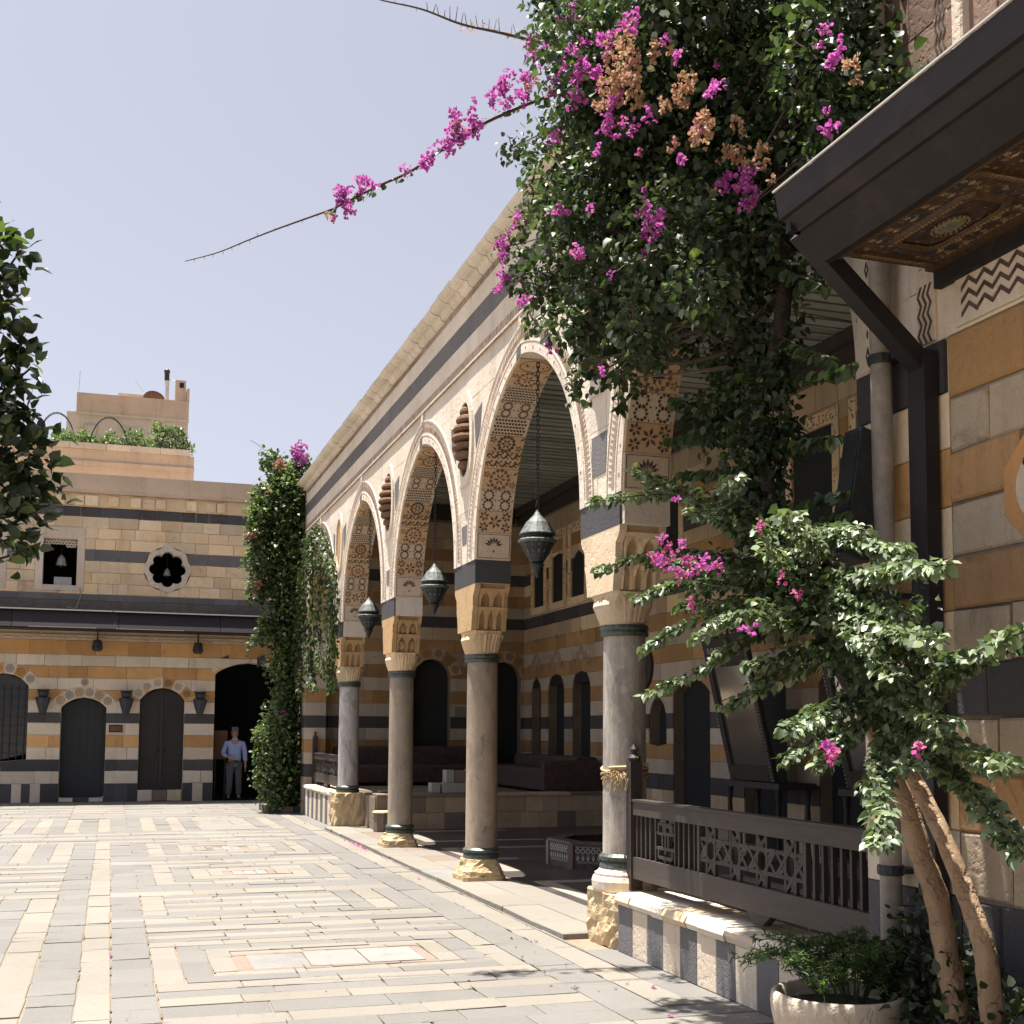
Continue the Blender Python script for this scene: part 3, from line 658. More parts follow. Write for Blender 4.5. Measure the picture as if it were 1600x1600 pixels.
# doors
def arch_panel(c, hw, z0, z1, d, nn=14):
    zs = [z0+(z1-z0)*i/nn for i in range(nn+1)]
    return [(c-hw(min(z, z1-1e-4)) , z) for z in zs] + [(c+hw(min(z, z1-1e-4)), z) for z in reversed(zs)]
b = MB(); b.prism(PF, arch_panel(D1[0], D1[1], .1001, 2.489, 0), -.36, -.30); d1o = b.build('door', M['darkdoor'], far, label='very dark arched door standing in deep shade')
b = MB(); b.box(-1.15, -.11, YF-.03, YF+.25, -.02, .1); b.build('threshold', M['basalt'], far)
for a, c in ((-1.13, -.82), (-.45, -.13)):
    b = MB(); b.box(a, c, YF-.04, YF-.028, .0, .095); b.build('threshold_stone', M['white'], far)
b = MB(); b.prism(PF, arch_panel(D2[0], D2[1], .27, 2.749, 0), -.22, -.16); d2o = b.build('door', M['browndoor'], far, label='closed double door of brown panelled wood')
b = MB()
for sx in (-1, 1):
    for z0, z1 in ((.42, .95), (1.02, 2.02), (2.1, 2.32)):
        a0, a1 = D2[0]+sx*.07, D2[0]+sx*.46
        l, r = min(a0, a1), max(a0, a1)
        for poly in ([(l, z0), (r, z0), (r, z0+.03), (l, z0+.03)], [(l, z1-.03), (r, z1-.03), (r, z1), (l, z1)], [(l, z0+.03), (l+.03, z0+.03), (l+.03, z1-.03), (l, z1-.03)], [(r-.03, z0+.03), (r, z0+.03), (r, z1-.03), (r-.03, z1-.03)]):
            b.prism(PF, poly, -.161, -.145)
b.prism(PF, [(D2[0]-.022, .28), (D2[0]+.022, .28), (D2[0]+.022, 2.7), (D2[0]-.022, 2.7)], -.161, -.135)
b.build('door_moulding', M['browndoor'], d2o)
for i in range(3):
    b = MB(); a = .665+i*.347; b.prism(PF, [(a, .0), (a+.337, .0), (a+.337, .262), (a, .262)], -.2, .012+.006*i, .008); b.build('threshold_stone', M[('white', 'pave_pink', 'cream')[i]], far)
for sx in (-1, 1):
    b = MB(); b.tube([(D2[0]+sx*.09+.035*math.cos(a), YF+.13, 1.25+.035*math.sin(a)) for a in [2*PI*k/10 for k in range(11)]], .008, 5); b.build('ring_handle', M['iron'], d2o)
b = MB()
for k in range(6): b.prism(PF, [(D1[0]-.43+k*.172, .12), (D1[0]-.42+k*.172, .12), (D1[0]-.42+k*.172, 2.2), (D1[0]-.43+k*.172, 2.2)], -.301, -.292)
b.build('plank_cover_strips', M['darkdoor'], d1o, kind='stuff')
# barred window at the left
b = MB(); b.prism(PF, arch_panel(DW[0], DW[1], 1.0, 3.04, 0), -.22, -.2); gw = b.build('window', M['glassdark'], far)
b = MB()
for i in range(7): x = DW[0]-.48+i*.16; b.box(x-.012, x+.012, YF+.10, YF+.125, 1.0, 2.78)
for i in range(8): z = 1.15+i*.22; b.box(DW[0]-.56, DW[0]+.56, YF+.126, YF+.145, z-.012, z+.012)
b.build('window_grille', M['iron'], gw)
# voussoirs with inlay over the openings
def rosette(P, c, r, d, parent, petals=8, mk='inlay_dark'):
    b = MB(); b.mi = 0
    arc_ring(b, P, c, r*.86, r, 0, 2*PI, 14, d, d+.003)
    for i in range(petals):
        a = 2*PI*i/petals; cc = (c[0]+.58*r*math.cos(a), c[1]+.58*r*math.sin(a))
        b.prism(P, [(cc[0]+.2*r*math.cos(a+k), cc[1]+.2*r*math.sin(a+k)) for k in (0, PI*.6, PI, PI*1.4)], d, d+.003, back=False)
    arc_ring(b, P, c, r*.14, r*.3, 0, 2*PI, 6, d, d+.003)
    return b.build('inlay', M[mk], parent, kind='stuff')
def voussoirs(c, hw, top, spring, w, cols, r=.11, P=PF, parent=far, d=.022, nv=6):
    h = top-spring; R = (w*w+h*h)/(2*h); zc = top-R; a = math.asin(w/R)
    for i in range(nv):
        t0 = PI/2 + a - 2*a*i/nv; t1 = PI/2 + a - 2*a*(i+1)/nv
        ri, ro = R+.004, R+.27
        pl = [(c+ri*math.cos(t0), zc+ri*math.sin(t0)), (c+ro*math.cos(t0), zc+ro*math.sin(t0)), (c+ro*math.cos(t1), zc+ro*math.sin(t1)), (c+ri*math.cos(t1), zc+ri*math.sin(t1))]
        b = MB(); b.prism(P, pl, .0, d+.004, .004, back=False); v = b.build('voussoir', M[cols[i % len(cols)]], parent)
        tm = (t0+t1)/2; rosette(P, (c+(R+.135)*math.cos(tm), zc+(R+.135)*math.sin(tm)), r, d+.004, v, 6+2*(i % 2), 'inlay_dark' if i % 2 else 'inlay_red')
voussoirs(D1[0], D1[1], 2.49, 2.25, .516, ['cream', 'white'], .095); voussoirs(D2[0], D2[1], 2.75, 2.45, .528, ['white', 'honey'], .085, nv=6)
voussoirs(DW[0], DW[1], 3.04, 2.75, .562, ['honey', 'white'], .095)
rosette(PF, (D1[0], 2.86), .085, .023, far, 8, 'inlay_red')
b = MB()
for i, (a, z, mk) in enumerate(((2.46, 3.2, 'white'), (2.66, 3.32, 'basalt'), (3.55, 3.36, 'basalt'), (3.8, 3.3, 'white'))):
    q = MB(); q.prism(PF, [(a-.1, z-.06), (a+.12, z+.09), (a+.08, z+.28), (a-.1, z+.2)], 0, .026, .004, back=False); q.build('voussoir', M[mk], far)
# long dark canopy
b = MB(); b.hexa([(-4.6, 30.42, 4.07), (4.3, 30.42, 4.07), (4.3, YF-.03, 4.09), (-4.6, YF-.03, 4.09), (-4.6, 30.42, 4.12), (4.3, 30.42, 4.12), (4.3, YF-.03, 4.14), (-4.6, YF-.03, 4.14)])
can = b.build('canopy', M['awning'], far)
x = -4.6; i = 0
while x < 4.25:
    nx = min(4.3, x+2.35); q = MB(); q.hexa([(x+.006, 30.36, 4.09), (nx-.006, 30.36, 4.09), (nx-.006, 30.42, 4.09), (x+.006, 30.42, 4.09), (x+.006, 30.52, 4.50), (nx-.006, 30.52, 4.50), (nx-.006, 30.58, 4.50), (x+.006, 30.58, 4.50)]); q.build('fascia_board', M['awning'], can); x = nx
b = MB(); b.hexa([(-4.6, 30.46, 4.505), (4.3, 30.46, 4.505), (4.3, YF-.04, 4.505), (-4.6, YF-.04, 4.505), (-4.6, 30.46, 4.53), (4.3, 30.46, 4.53), (4.3, YF-.04, 4.53), (-4.6, YF-.04, 4.53)]); b.build('canopy_roof', M['awning'], can)
b = MB()
for a, c in ((-4.6, -.05), (-.03, 4.3)): b.box(a, c, 30.445, 30.459, 4.50, 4.53)
for a, c in ((-1.9, -.4), (0.05, 1.6)): b.box(a, c, 30.345, 30.359, 4.09, 4.102)
b.build('metal_edge', M['whiteline'], can)
# cable hanging from the lattice window
b = MB(); b.tube(smooth_path([(-.82, YF-.06, 5.15), (-.80, YF-.06, 4.95), (-.84, YF-.07, 4.8), (-.9, YF-.08, 4.64), (-1.1, YF-.1, 4.66)]), .012, 5); b.build('cable', M['pipe'], far)
# plaque, wall lamps, spot lamps, lamps in the windows
b = MB(); b.box(-.045, .27, YF-.055, YF-.022, 1.66, 1.84); pq = thing('wall_plaque', 'small brown framed plaque between the two arched doors', 'plaque', (.11, YF, 1.66)); b.build('frame', M['browndoor'], pq)
b = MB(); b.box(-.015, .24, YF-.062, YF-.056, 1.69, 1.81); b.build('plate', M['rust'], pq)
for x, lb in ((-1.55, 'dark pot-shaped wall lamp left of the unlit arched door'), (.335, 'dark pot-shaped wall lamp between the two arched doors, above the plaque'), (2.07, 'dark pot-shaped wall lamp between brown double door and open archway')):
    t = thing('wall_lamp', lb, 'wall lamp', (x, YF-.2, 2.1), group='pot-shaped lamps on the striped wall')
    b = MB(); b.lathe([(.055, 0), (.075, .03), (.17, .36), (.175, .39), (.12, .42)], (x, YF-.22, 2.08), 8, sy=.85); b.build('lamp_body', M['sconce'], t)
    b = MB(); b.lathe([(.085, 0), (.105, .02), (.13, .10), (.115, .12), (.15, .15), (.15, .165)], (x, YF-.22, 2.50), 8); b.build('lamp_cap', M['iron'], t)
    b = MB(); b.box(x-.05, x+.05, YF-.13, YF-.022, 2.36, 2.48); b.build('bracket', M['iron'], t)
for x, lb in ((-.37, 'small dark spot lamp under the canopy above the unlit door'), (1.98, 'small dark spot lamp under the canopy near the open archway')):
    t = thing('spot_lamp', lb, 'lamp', (x, YF-.25, 3.6), group='spot lamps under the dark canopy')
    b = MB(); b.lathe([(.085, 0), (.13, .06), (.10, .24), (.085, .27)], (x, YF-.3, 3.60), 8); b.build('lamp_shade', M['iron'], t)
    b = MB(); b.box(x-.02, x+.02, YF-.32, YF-.28, 3.87, 4.07); b.build('hanger', M['iron'], t)
for x, z, lb in ((-1.28, 5.72, 'pale bell-shaped lamp hanging inside the lattice window'), (1.22, 5.58, 'small bell-shaped lamp hanging inside the flower window')):
    t = thing('hanging_lamp', lb, 'lamp', (x, YF+.4, z)); k = 1 if x < 0 else .72
    b = MB(); b.lathe([(.12*k, 0), (.125*k, .02), (.09*k, .18*k), (.03*k, .26*k)], (x, YF+.4, z), 10); b.build('lamp_shade', M['lampshade'], t)
    b = MB(); b.tube([(x, YF+.4, z+.26*k), (x, YF+.4, z+.9)], .008, 4); b.tube([(x, YF+.4, z-.05), (x, YF+.4, z+.02)], .02, 5); b.build('cord', M['iron'], t)
b = MB(); b.box(-1.42, -1.02, YF+.05, YF+.28, 5.2, 5.40); o = b.build('white_box', M['tilewhite'], label='whitish box standing on the sill of the lattice window', cat='box')

# ================================================================ roof storeys behind
hb = thing('rooftop_house', 'pink plastered rooftop house rising in steps behind the parapet', 'building', (0, 34, 7.5))
b = MB(); b.box(-6, 1.87, 33.05, 33.45, 7.3, 8.93); b.box(-6, 1.88, 33.0, 33.05, 8.50, 8.62); tw = b.build('terrace_wall', M['plaster_pink'], hb)
x = -6.0
while x < 1.7:
    nx = min(1.80, x+rnd.uniform(.6, .9)); b = MB(); b.hexa([(x+.006, 32.98, 8.935), (nx-.006, 32.98, 8.935), (nx-.006, 33.4, 8.935), (x+.006, 33.4, 8.935), (x+.006, 32.98, 9.085), (nx-.006, 32.98, 9.085), (nx-.006, 33.4, 9.085), (x+.006, 33.4, 9.085)]); b.build('coping_stone', M['white'], tw); x = nx
b = MB(); b.box(-1.45, 1.84, 36.0, 39, 7.3, 10.62); b.build('pale_storey', M['plaster_pale'], hb)
b = MB(); b.box(-1.20, 1.85, 35.95, 39, 10.63, 11.17); b.box(-.1, .6, 36.3, 38, 11.18, 11.34); b.box(1.78, 1.86, 35.97, 37, 11.18, 11.55); b.build('pink_parapet', M['plaster_pink'], hb)
b = MB(); b.box(-1.22, 1.86, 35.93, 36.0, 10.55, 10.625); b.build('cornice_strip', M['plaster_pale'], hb)
b = MB(); b.box(-1.0, -.62, 35.97, 36.02, 9.6, 10.3); w1 = b.build('window', M['plaster'], hb); b = MB(); b.box(-.95, -.67, 35.96, 35.975, 9.65, 10.25); b.build('shutter', M['plaster_pale'], w1)
b = MB(); b.box(0.0, .62, 35.97, 36.02, 9.6, 10.3); w1 = b.build('window', M['plaster'], hb)
for i in range(8):
    b = MB(); b.box(.03, .59, 35.955, 35.972, 9.64+i*.08, 9.70+i*.08); b.build('shutter_slat', M['plaster_pale'], w1)
b = MB(); b.box(1.46, 1.76, 36.05, 36.4, 11.18, 11.8); cb = b.build('chimney', M['plaster_pink'], hb); b = MB(); b.box(1.58, 1.70, 36.03, 36.06, 11.58, 11.72); b.build('flue_opening', M['void'], cb)
t = thing('stove_pipe', 'pale metal stove pipe with black cowl on the roof parapet', 'pipe', (1.235, 36.2, 11.17))
b = MB(); b.lathe([(.062, 0), (.062, .62)], (1.235, 36.2, 11.17), 12); b.build('pipe', M['zinc'], t)
b = MB(); b.lathe([(.068, 0), (.07, .22), (.085, .24), (.085, .30), (.03, .36)], (1.225, 36.2, 11.79), 12); b.build('cowl', M['iron'], t)
b = MB(); b.tube([(1.29, 36.2, 11.83), (1.5, 36.2, 11.80)], .012, 5); b.build('stay_bar', M['zinc'], t)
t = thing('satellite_dish', 'rusty brown satellite dish lying beside the stove pipe', 'satellite dish', (.9, 36.3, 11.17))
b = MB(); b.loft([[(.89+.31*s*math.cos(a), 36.25+.1*s*math.cos(a)+.05*(1-s), 11.20+.27*s*math.sin(a)*.95+.02) for a in [2*PI*i/20 for i in range(20)]] for s in (1, .75, .4, .05)]); b.build('dish', M['rust'], t)
b = MB(); b.tube([(.9, 36.45, 11.2), (.9, 36.4, 10.9)], .02, 5); b.build('mount', M['iron'], t)
for p, q, lb in (((-1.16, 36.1, 11.17), (-1.14, 36.1, 11.83), 'upright thin antenna rod at the left roof corner'), ((.58, 36.1, 11.36), (.36, 36.1, 11.70), 'slanting thin antenna rod left of the rusty dish')):
    b = MB(); b.tube([p, q], .011, 5); b.build('antenna_rod', M['zinc'], label=lb, cat='antenna')
for i, (xa, xb, zb_, zt, lb) in enumerate(((-2.05, -1.1, 9.1, 9.93, 'thin iron garden arch on roof terrace beside the orange tree'), (-.78, .2, 9.1, 9.92, 'thin iron garden arch amid roof plants in front of shutters'), (1.0, 1.78, 9.1, 9.78, 'thin iron garden arch at the right end of the roof garden'))):
    t = thing('garden_arch', lb, 'trellis', ((xa+xb)/2, 33.5, 9.1), group='iron arches of the roof garden')
    for dy in (0, .12):
        b = MB(); b.tube([((xa+xb)/2+(xb-xa)/2*math.cos(a), 33.45+dy, zb_-.15+(zt-zb_+.15)*max(0, math.sin(a))) for a in [PI*k/16 for k in range(17)]], .012, 5); b.build('hoop', M['iron'], t)
    b = MB()
    for k in range(1, 16):
        a = PI*k/16; x = (xa+xb)/2+(xb-xa)/2*math.cos(a); z = zb_-.15+(zt-zb_+.15)*math.sin(a); b.tube([(x, 33.45, z), (x, 33.57, z)], .008, 4)
    b.build('rungs', M['iron'], t, kind='stuff')
# ================================================================ arcade on the right
XF = 3.87
arc = thing('arcaded_loggia', 'long open arcade of pointed arches on grey columns beside the courtyard', 'building', (4.2, 15.5, 0))
PA = lambda u, z, d: (XF - d, u, z)
CY = [9.49, 13.64, 17.81, 22.02]                     # column axes
BAYS = [7.36, 11.57, 15.73, 19.92, 24.11]
AW = 1.64; SPR, APX = 3.65, 5.53
HW = pointed(AW, SPR, APX, 3.385)
ops = [(c, HW) for c in BAYS]
zc = [3.65, 3.95, 4.26, 4.57, 4.88, 5.19, 5.55, 5.95]
cs = [(3.385, 3.65, None)] + [(a, b, 'facade') for a, b in zip(zc, zc[1:])] + [(5.95, 6.325, 'facade'), (6.325, 6.565, 'basalt_grey'), (6.565, 6.86, 'facade'), (6.86, 7.0, None)]
fac = ashlar(arc, PA, 4.4, 26.25, cs, ops, lens=(0.5, 1.1), thick=0.40, name='facing_stone', core_name='facade_wall', core_mat=M['facade'], gap=0.003, jit=0.0015, cham=0.003)
# cornice of rounded corbel stones
y = 5.4
prof = [(0.0, 6.862), (.02, 6.868), (.05, 6.885), (.068, 6.93), (.085, 6.937), (.12, 6.938), (.165, 6.955), (.198, 6.985), (.205, 7.02), (0.0, 7.03)]
while y < 26.2:
    ny = min(26.25, y + rnd.uniform(.34, .46)); j = rnd.uniform(-.025, .025); k = len(prof); b = MB()
    cut = lambda p, e: (XF-.02-p[0]*(1+j), e, p[1]+j*.3)
    A = [cut(p, y+.010) for p in prof]; Bq = [cut(p, ny-.010) for p in prof]
    b.loft([A, Bq]); b.build('cornice_stone', M['facade'], fac); y = ny
b = MB(); b.box(XF-.10, XF+.6, 5.4, 26.3, 7.031, 7.06); b.build('roof_edge', M['grey_render'], arc)
b = MB()
y = 5.4
while y < 26.1:
    ny = y+rnd.uniform(.3, .8); b.box(XF-.215+rnd.uniform(0, .03), XF-.105, y, ny-.01, 7.031, 7.045+rnd.uniform(0, .012)); y = ny
b.build('eaves_slates', M['granite'], arc, kind='stuff')
# carved courses: string course and band under the cornice
def carved_band(z0, z1, y0, y1, d, nm, step=.05):
    b = MB(); y = y0
    while y < y1:
        h = z1-z0; s = rnd.uniform(.8, 1.1)
        b.prism(PA, [(y, z0+h*.15), (y+step*.38, z0+h*.1), (y+step*.85*s, z0+h*.85), (y+step*.45*s, z0+h*.92)], d, d+.004, back=False); y += step
    return b.build(nm, M['carve_dark'], fac, kind='stuff')
b = MB(); b.prism(PA, [(5.5, 5.955), (26.2, 5.955), (26.2, 5.975), (5.5, 5.975)], .02, .045); b.prism(PA, [(5.5, 5.976), (26.2, 5.976), (26.2, 6.10), (5.5, 6.10)], .015, .032); b.build('string_course', M['facade'], fac)
carved_band(5.985, 6.09, 5.6, 26.1, .032, 'carved_band'); carved_band(6.77, 6.86, 5.6, 26.1, .022, 'carved_band')
b = MB(); b.prism(PA, [(5.5, 5.947), (26.2, 5.947), (26.2, 5.954), (5.5, 5.954)], .02, .048); b.build('red_line', M['carve_dark'], fac)
# archivolts
def curve(c, off, n=26, zmin=SPR):
    d_ = ((APX-SPR)**2-AW**2)/(2*AW); R = AW+d_+off; pts = []
    a1 = math.acos(d_/R)
    for sgn in (1, -1):
        seg = []
        for i in range(n+1):
            a = a1*i/n; seg.append((c+sgn*(-d_+R*math.cos(a)), SPR+R*math.sin(a)))
        pts.append(seg)
    return pts[0] + pts[1][::-1][1:]       # far springing -> apex -> near springing
def strip(mb, c, o0, o1, d0, d1):
    A = curve(c, o0); B = curve(c, o1)
    for i in range(len(A)-1):
        mb.prism(PA, [A[i], B[i], B[i+1], A[i+1]], d0, d1, back=False)
for c in BAYS:
    b = MB(); strip(b, c, .004, .105, .012, .029); strip(b, c, .112, .13, .012, .033); strip(b, c, .30, .318, .012, .033); strip(b, c, .131, .30, .010, .026)
    b.prism(PA, [(c-.05, APX+.30), (c+.05, APX+.30), (c+.05, 5.953), (c-.05, 5.953)], .02, .044)
    av = b.build('archivolt', M['facade'], fac)
    A = curve(c, .145, 60); B = curve(c, .29, 60); b = MB()
    for i in range(1, len(A)-2):
        for q in range(2):
            t = (q+rnd.uniform(.1, .3))/2; lerp = lambda p, r, s: (p[0]+(r[0]-p[0])*s, p[1]+(r[1]-p[1])*s)
            p0 = lerp(A[i], A[i+1], t); p1 = lerp(B[i], B[i+1], min(1, t+.3)); e = .012
            m0 = lerp(p0, p1, .1); m1 = lerp(p0, p1, .5+.4*q)
            dx, dz = m1[0]-m0[0], m1[1]-m0[1]; L = math.hypot(dx, dz) or 1; nx, nz = -dz/L*e*.5, dx/L*e*.5
            b.prism(PA, [(m0[0]+nx, m0[1]+nz), (m0[0]-nx, m0[1]-nz), (m1[0]-nx, m1[1]-nz), (m1[0]+nx, m1[1]+nz)], .026, .03, back=False)
    b.build('carved_border', M['carve_dark'], av, kind='stuff')
    b = MB()
    for i in range(3, len(A)-3, 5):
        p = curve(c, .055, 60)[i]; b.prism(PA, disc_pts(p, .016, 6), .029, .032, back=False)
    b.build('carved_dots', M['carve_dark'], av, kind='stuff')
    # keystone in darker stone
    b = MB(); ring_pts = [(c+.02, APX+.01), (c+.15, APX-.03), (c+.13, APX+.10), (c+.02, APX+.115)]; b.prism(PA, ring_pts, .03, .036, .003, back=False); b.build('keystone', M['basalt_grey'], av)
# inlaid panels of the soffits (the halves that face the camera) and plain near halves
def soffit(c):
    A = curve(c, 0.0, 40)[:41]                       # springing (far side) up to the apex
    L = [0]
    for p, q in zip(A, A[1:]): L.append(L[-1]+math.hypot(q[0]-p[0], q[1]-p[1]))
    tot = L[-1]
    def at(s):
        s = max(0, min(tot-1e-6, s))
        for i in range(len(L)-1):
            if L[i+1] >= s:
                t = (s-L[i])/(L[i+1]-L[i]); return (A[i][0]+(A[i+1][0]-A[i][0])*t, A[i][1]+(A[i+1][1]-A[i][1])*t)
    fr = [0, .115, .205, .295, .385, .46, .535, .62, .70, .79, .88, .97]
    kinds_ = ['urn', 'stars', 'rings4', 'star', 'scroll', 'star', 'dots', 'rings4', 'tri', 'star', 'oval']
    root = None
    for q in range(len(fr)-1):
        s0, s1 = fr[q]*tot+.004, fr[q+1]*tot-.004
        p0, p1 = at(s0), at(s1); ln = math.hypot(p1[0]-p0[0], p1[1]-p0[1]); t = ((p1[0]-p0[0])/ln, (p1[1]-p0[1])/ln)
        nrm = (-t[1], t[0])                          # into the bay
        if nrm[0] > 0: nrm = (-nrm[0], -nrm[1])
        def P(u, v, d, p0=p0, t=t, nrm=nrm): return (XF-.02+.21+u, p0[0]+t[0]*v+nrm[0]*d, p0[1]+t[1]*v+nrm[1]*d)
        kd = kinds_[q]
        mk = 'panel_cream' if kd in ('urn', 'dots', 'tri', 'rings4') else 'panel_tan'
        b = MB(); b.prism(P, [(-.205, 0), (.205, 0), (.205, ln), (-.205, ln)], -.03, .012, .004)
        pan = b.build('soffit_panel', M[mk], arc)
        b = MB(); D0, D1_ = .012, .0145; h = ln
        def ringdots(cx, cz, r, n, s):
            for i in range(n):
                a = 2*PI*i/n; x, z = cx+r*math.cos(a), cz+r*math.sin(a)
                b.prism(P, [(x+s*math.cos(a+k), z+s*math.sin(a+k)) for k in (0, PI/2, PI, 1.5*PI)], D0, D1_, back=False)
        def petal(cx, cz, a, r0, r1, wd):
            b.prism(P, [(cx+r0*math.cos(a), cz+r0*math.sin(a)), (cx+(r0+r1)/2*math.cos(a)-wd*math.sin(a), cz+(r0+r1)/2*math.sin(a)+wd*math.cos(a)), (cx+r1*math.cos(a), cz+r1*math.sin(a)), (cx+(r0+r1)/2*math.cos(a)+wd*math.sin(a), cz+(r0+r1)/2*math.sin(a)-wd*math.cos(a))], D0, D1_, back=False)
        if kd == 'star':
            R = min(.125, h*.44); ringdots(0, h/2, R, 13, .025); 
            for i in range(6): petal(0, h/2, 2*PI*i/6, .01, R*.72, .014)
            for sx in (-1, 1):
                for i in range(5): petal(sx*.155, h*(.25 if sx > 0 else .72), 2*PI*i/5, .006, .045, .011)
                petal(sx*.15, h*(.72 if sx > 0 else .28), .7*sx, .0, .07, .012)
        elif kd == 'rings4':
            for cx in (-.1, .1):
                for cz in (.27, .73): ringdots(cx, h*cz, min(.062, h*.22), 10, .0165)
            for i in range(8): ringdots(-.175+i*.05, h*.5, .004, 1, .011); ringdots(-.175+i*.05, h*.05, .003, 1, .009); ringdots(-.175+i*.05, h*.95, .003, 1, .009)
        elif kd == 'stars':
            for cx in (-.13, 0, .13):
                for cz in ((.25, .75) if cx else (.5,)):
                    for i in range(6): petal(cx, h*cz, 2*PI*i/6+.3, .012, .060 if cx else .085, .015)
        elif kd in ('dots', 'tri'):
            ny = max(4, int(h/.038)); nx = 10
            for i in range(ny):
                for k in range(nx):
                    x = -.18+.36*(k+(.5 if i % 2 else 0))/nx; z = h*(i+.6)/(ny+.3); s = .0185
                    if kd == 'tri': b.prism(P, [(x-s, z-s*.7), (x+s, z-s*.4), (x, z+s)], D0, D1_, back=False)
                    else: b.prism(P, disc_pts((x, z), s*.85, 6), D0, D1_, back=False)
        elif kd == 'scroll':
            for cz in (.25, .75):
                for k in range(7):
                    x = -.165+.055*k; arc_ring(b, P, (x, h*cz), .013, .031, PI*(k % 2), PI*(k % 2)+PI*1.2, 5, D0, D1_); petal(x+.02, h*cz+.02, .8, 0, .042, .012); petal(x+.01, h*cz-.03, 2.4, 0, .03, .01)
        elif kd == 'urn':
            b.prism(P, [(-.19, h*.06), (.19, h*.06), (.19, h*.075), (-.19, h*.075)], D0, D1_, back=False); b.prism(P, [(-.19, h*.93), (.19, h*.93), (.19, h*.945), (-.19, h*.945)], D0, D1_, back=False)
            b.prism(P, [(-.19, h*.075), (-.184, h*.075), (-.184, h*.93), (-.19, h*.93)], D0, D1_, back=False); b.prism(P, [(.184, h*.075), (.19, h*.075), (.19, h*.93), (.184, h*.93)], D0, D1_, back=False)
            for i in range(7): petal(0, h*.5, PI*.5+(-3+i)*.42, .03, .11, .014)
            petal(0, h*.25, PI/2, 0, .04, .012)
        elif kd == 'oval':
            for i in range(24):
                a0, a1 = 2*PI*i/24, 2*PI*(i+1)/24
                b.prism(P, [(.16*math.cos(a0), h/2+.44*h*math.sin(a0)), (.17*math.cos(a0), h/2+.47*h*math.sin(a0)), (.17*math.cos(a1), h/2+.47*h*math.sin(a1)), (.16*math.cos(a1), h/2+.44*h*math.sin(a1))], D0, D1_, back=False)
            for i in range(9): petal(-.11+.0275*i, h*.5, PI*.5*(i % 4)+.5, 0, .04, .009)
        b.build('inlay', M['inlay_red' if q in (3, 7, 9) else 'inlay_dark'], pan, kind='stuff')
for c in BAYS: soffit(c)
# basalt inlay plates on the facade and the pot niches
def plate(pts, mk='basalt_grey', nm='basalt_inlay'):
    b = MB(); b.prism(PA, pts, .015, .0245, .003, back=False); b.build(nm, M[mk], fac)
for i, c in enumerate(CY):
    if i > 0:
        plate([(c-.36, 5.32), (c-.66, 5.40), (c-.60, 5.10), (c-.43, 4.92)]); plate([(c+.36, 5.32), (c+.66, 5.40), (c+.60, 5.10), (c+.43, 4.92)])
        plate([(c-.15, 4.10), (c+.13, 4.10), (c+.10, 3.88), (c-.11, 3.88)])
    else:
        plate([(c-.17, 4.22), (c+.17, 4.22), (c+.15, 3.87), (c-.15, 3.87)]); plate([(c-.36, 5.32), (c-.66, 5.40), (c-.60, 5.10), (c-.43, 4.92)]); plate([(c+.36, 5.32), (c+.66, 5.40), (c+.60, 5.10), (c+.43, 4.92)])
    # pointed oval niche
    hh, ww, zc_ = .44, .235, 5.12
    lens_ = lambda s, k: [(c + (ww*k)*math.sin(PI*t)**.8*sg, zc_ + (hh*s)*(-math.cos(PI*t))) for sg, rng in ((1, range(0, 13)), (-1, range(12, -1, -1))) for t in [r_/12 for r_ in rng]]
    A = lens_(1.0, 1.0); B = lens_(1.28, 1.42); b = MB(); ringprism(b, A, B, PA, .0, .045); nf = b.build('niche_frame', M['facade'], fac)
    b = MB(); b.prism(PA, A, .0, .0225, back=False); b.build('niche_back', M['honey' if i == 3 else 'void'], nf)  # flush plate; near-black ones paint the niche's dark depth
    if i in (0, 1, 2):
        for q in range(7):
            z = zc_-hh*.80+q*.106; r = ww*.98*math.sin(PI*min(.97, max(.05, (z+.05-zc_+hh)/(2*hh))))**.8
            b = MB(); b.lathe([(r*.62, 0), (r*.90, .016), (r, .045), (r*.92, .078), (r*.62, .10)], (XF-.015, c+rnd.uniform(-.015, .015), z), 14, sx=.75); b.build('clay_pot', M['terracotta'], fac, smooth=False)
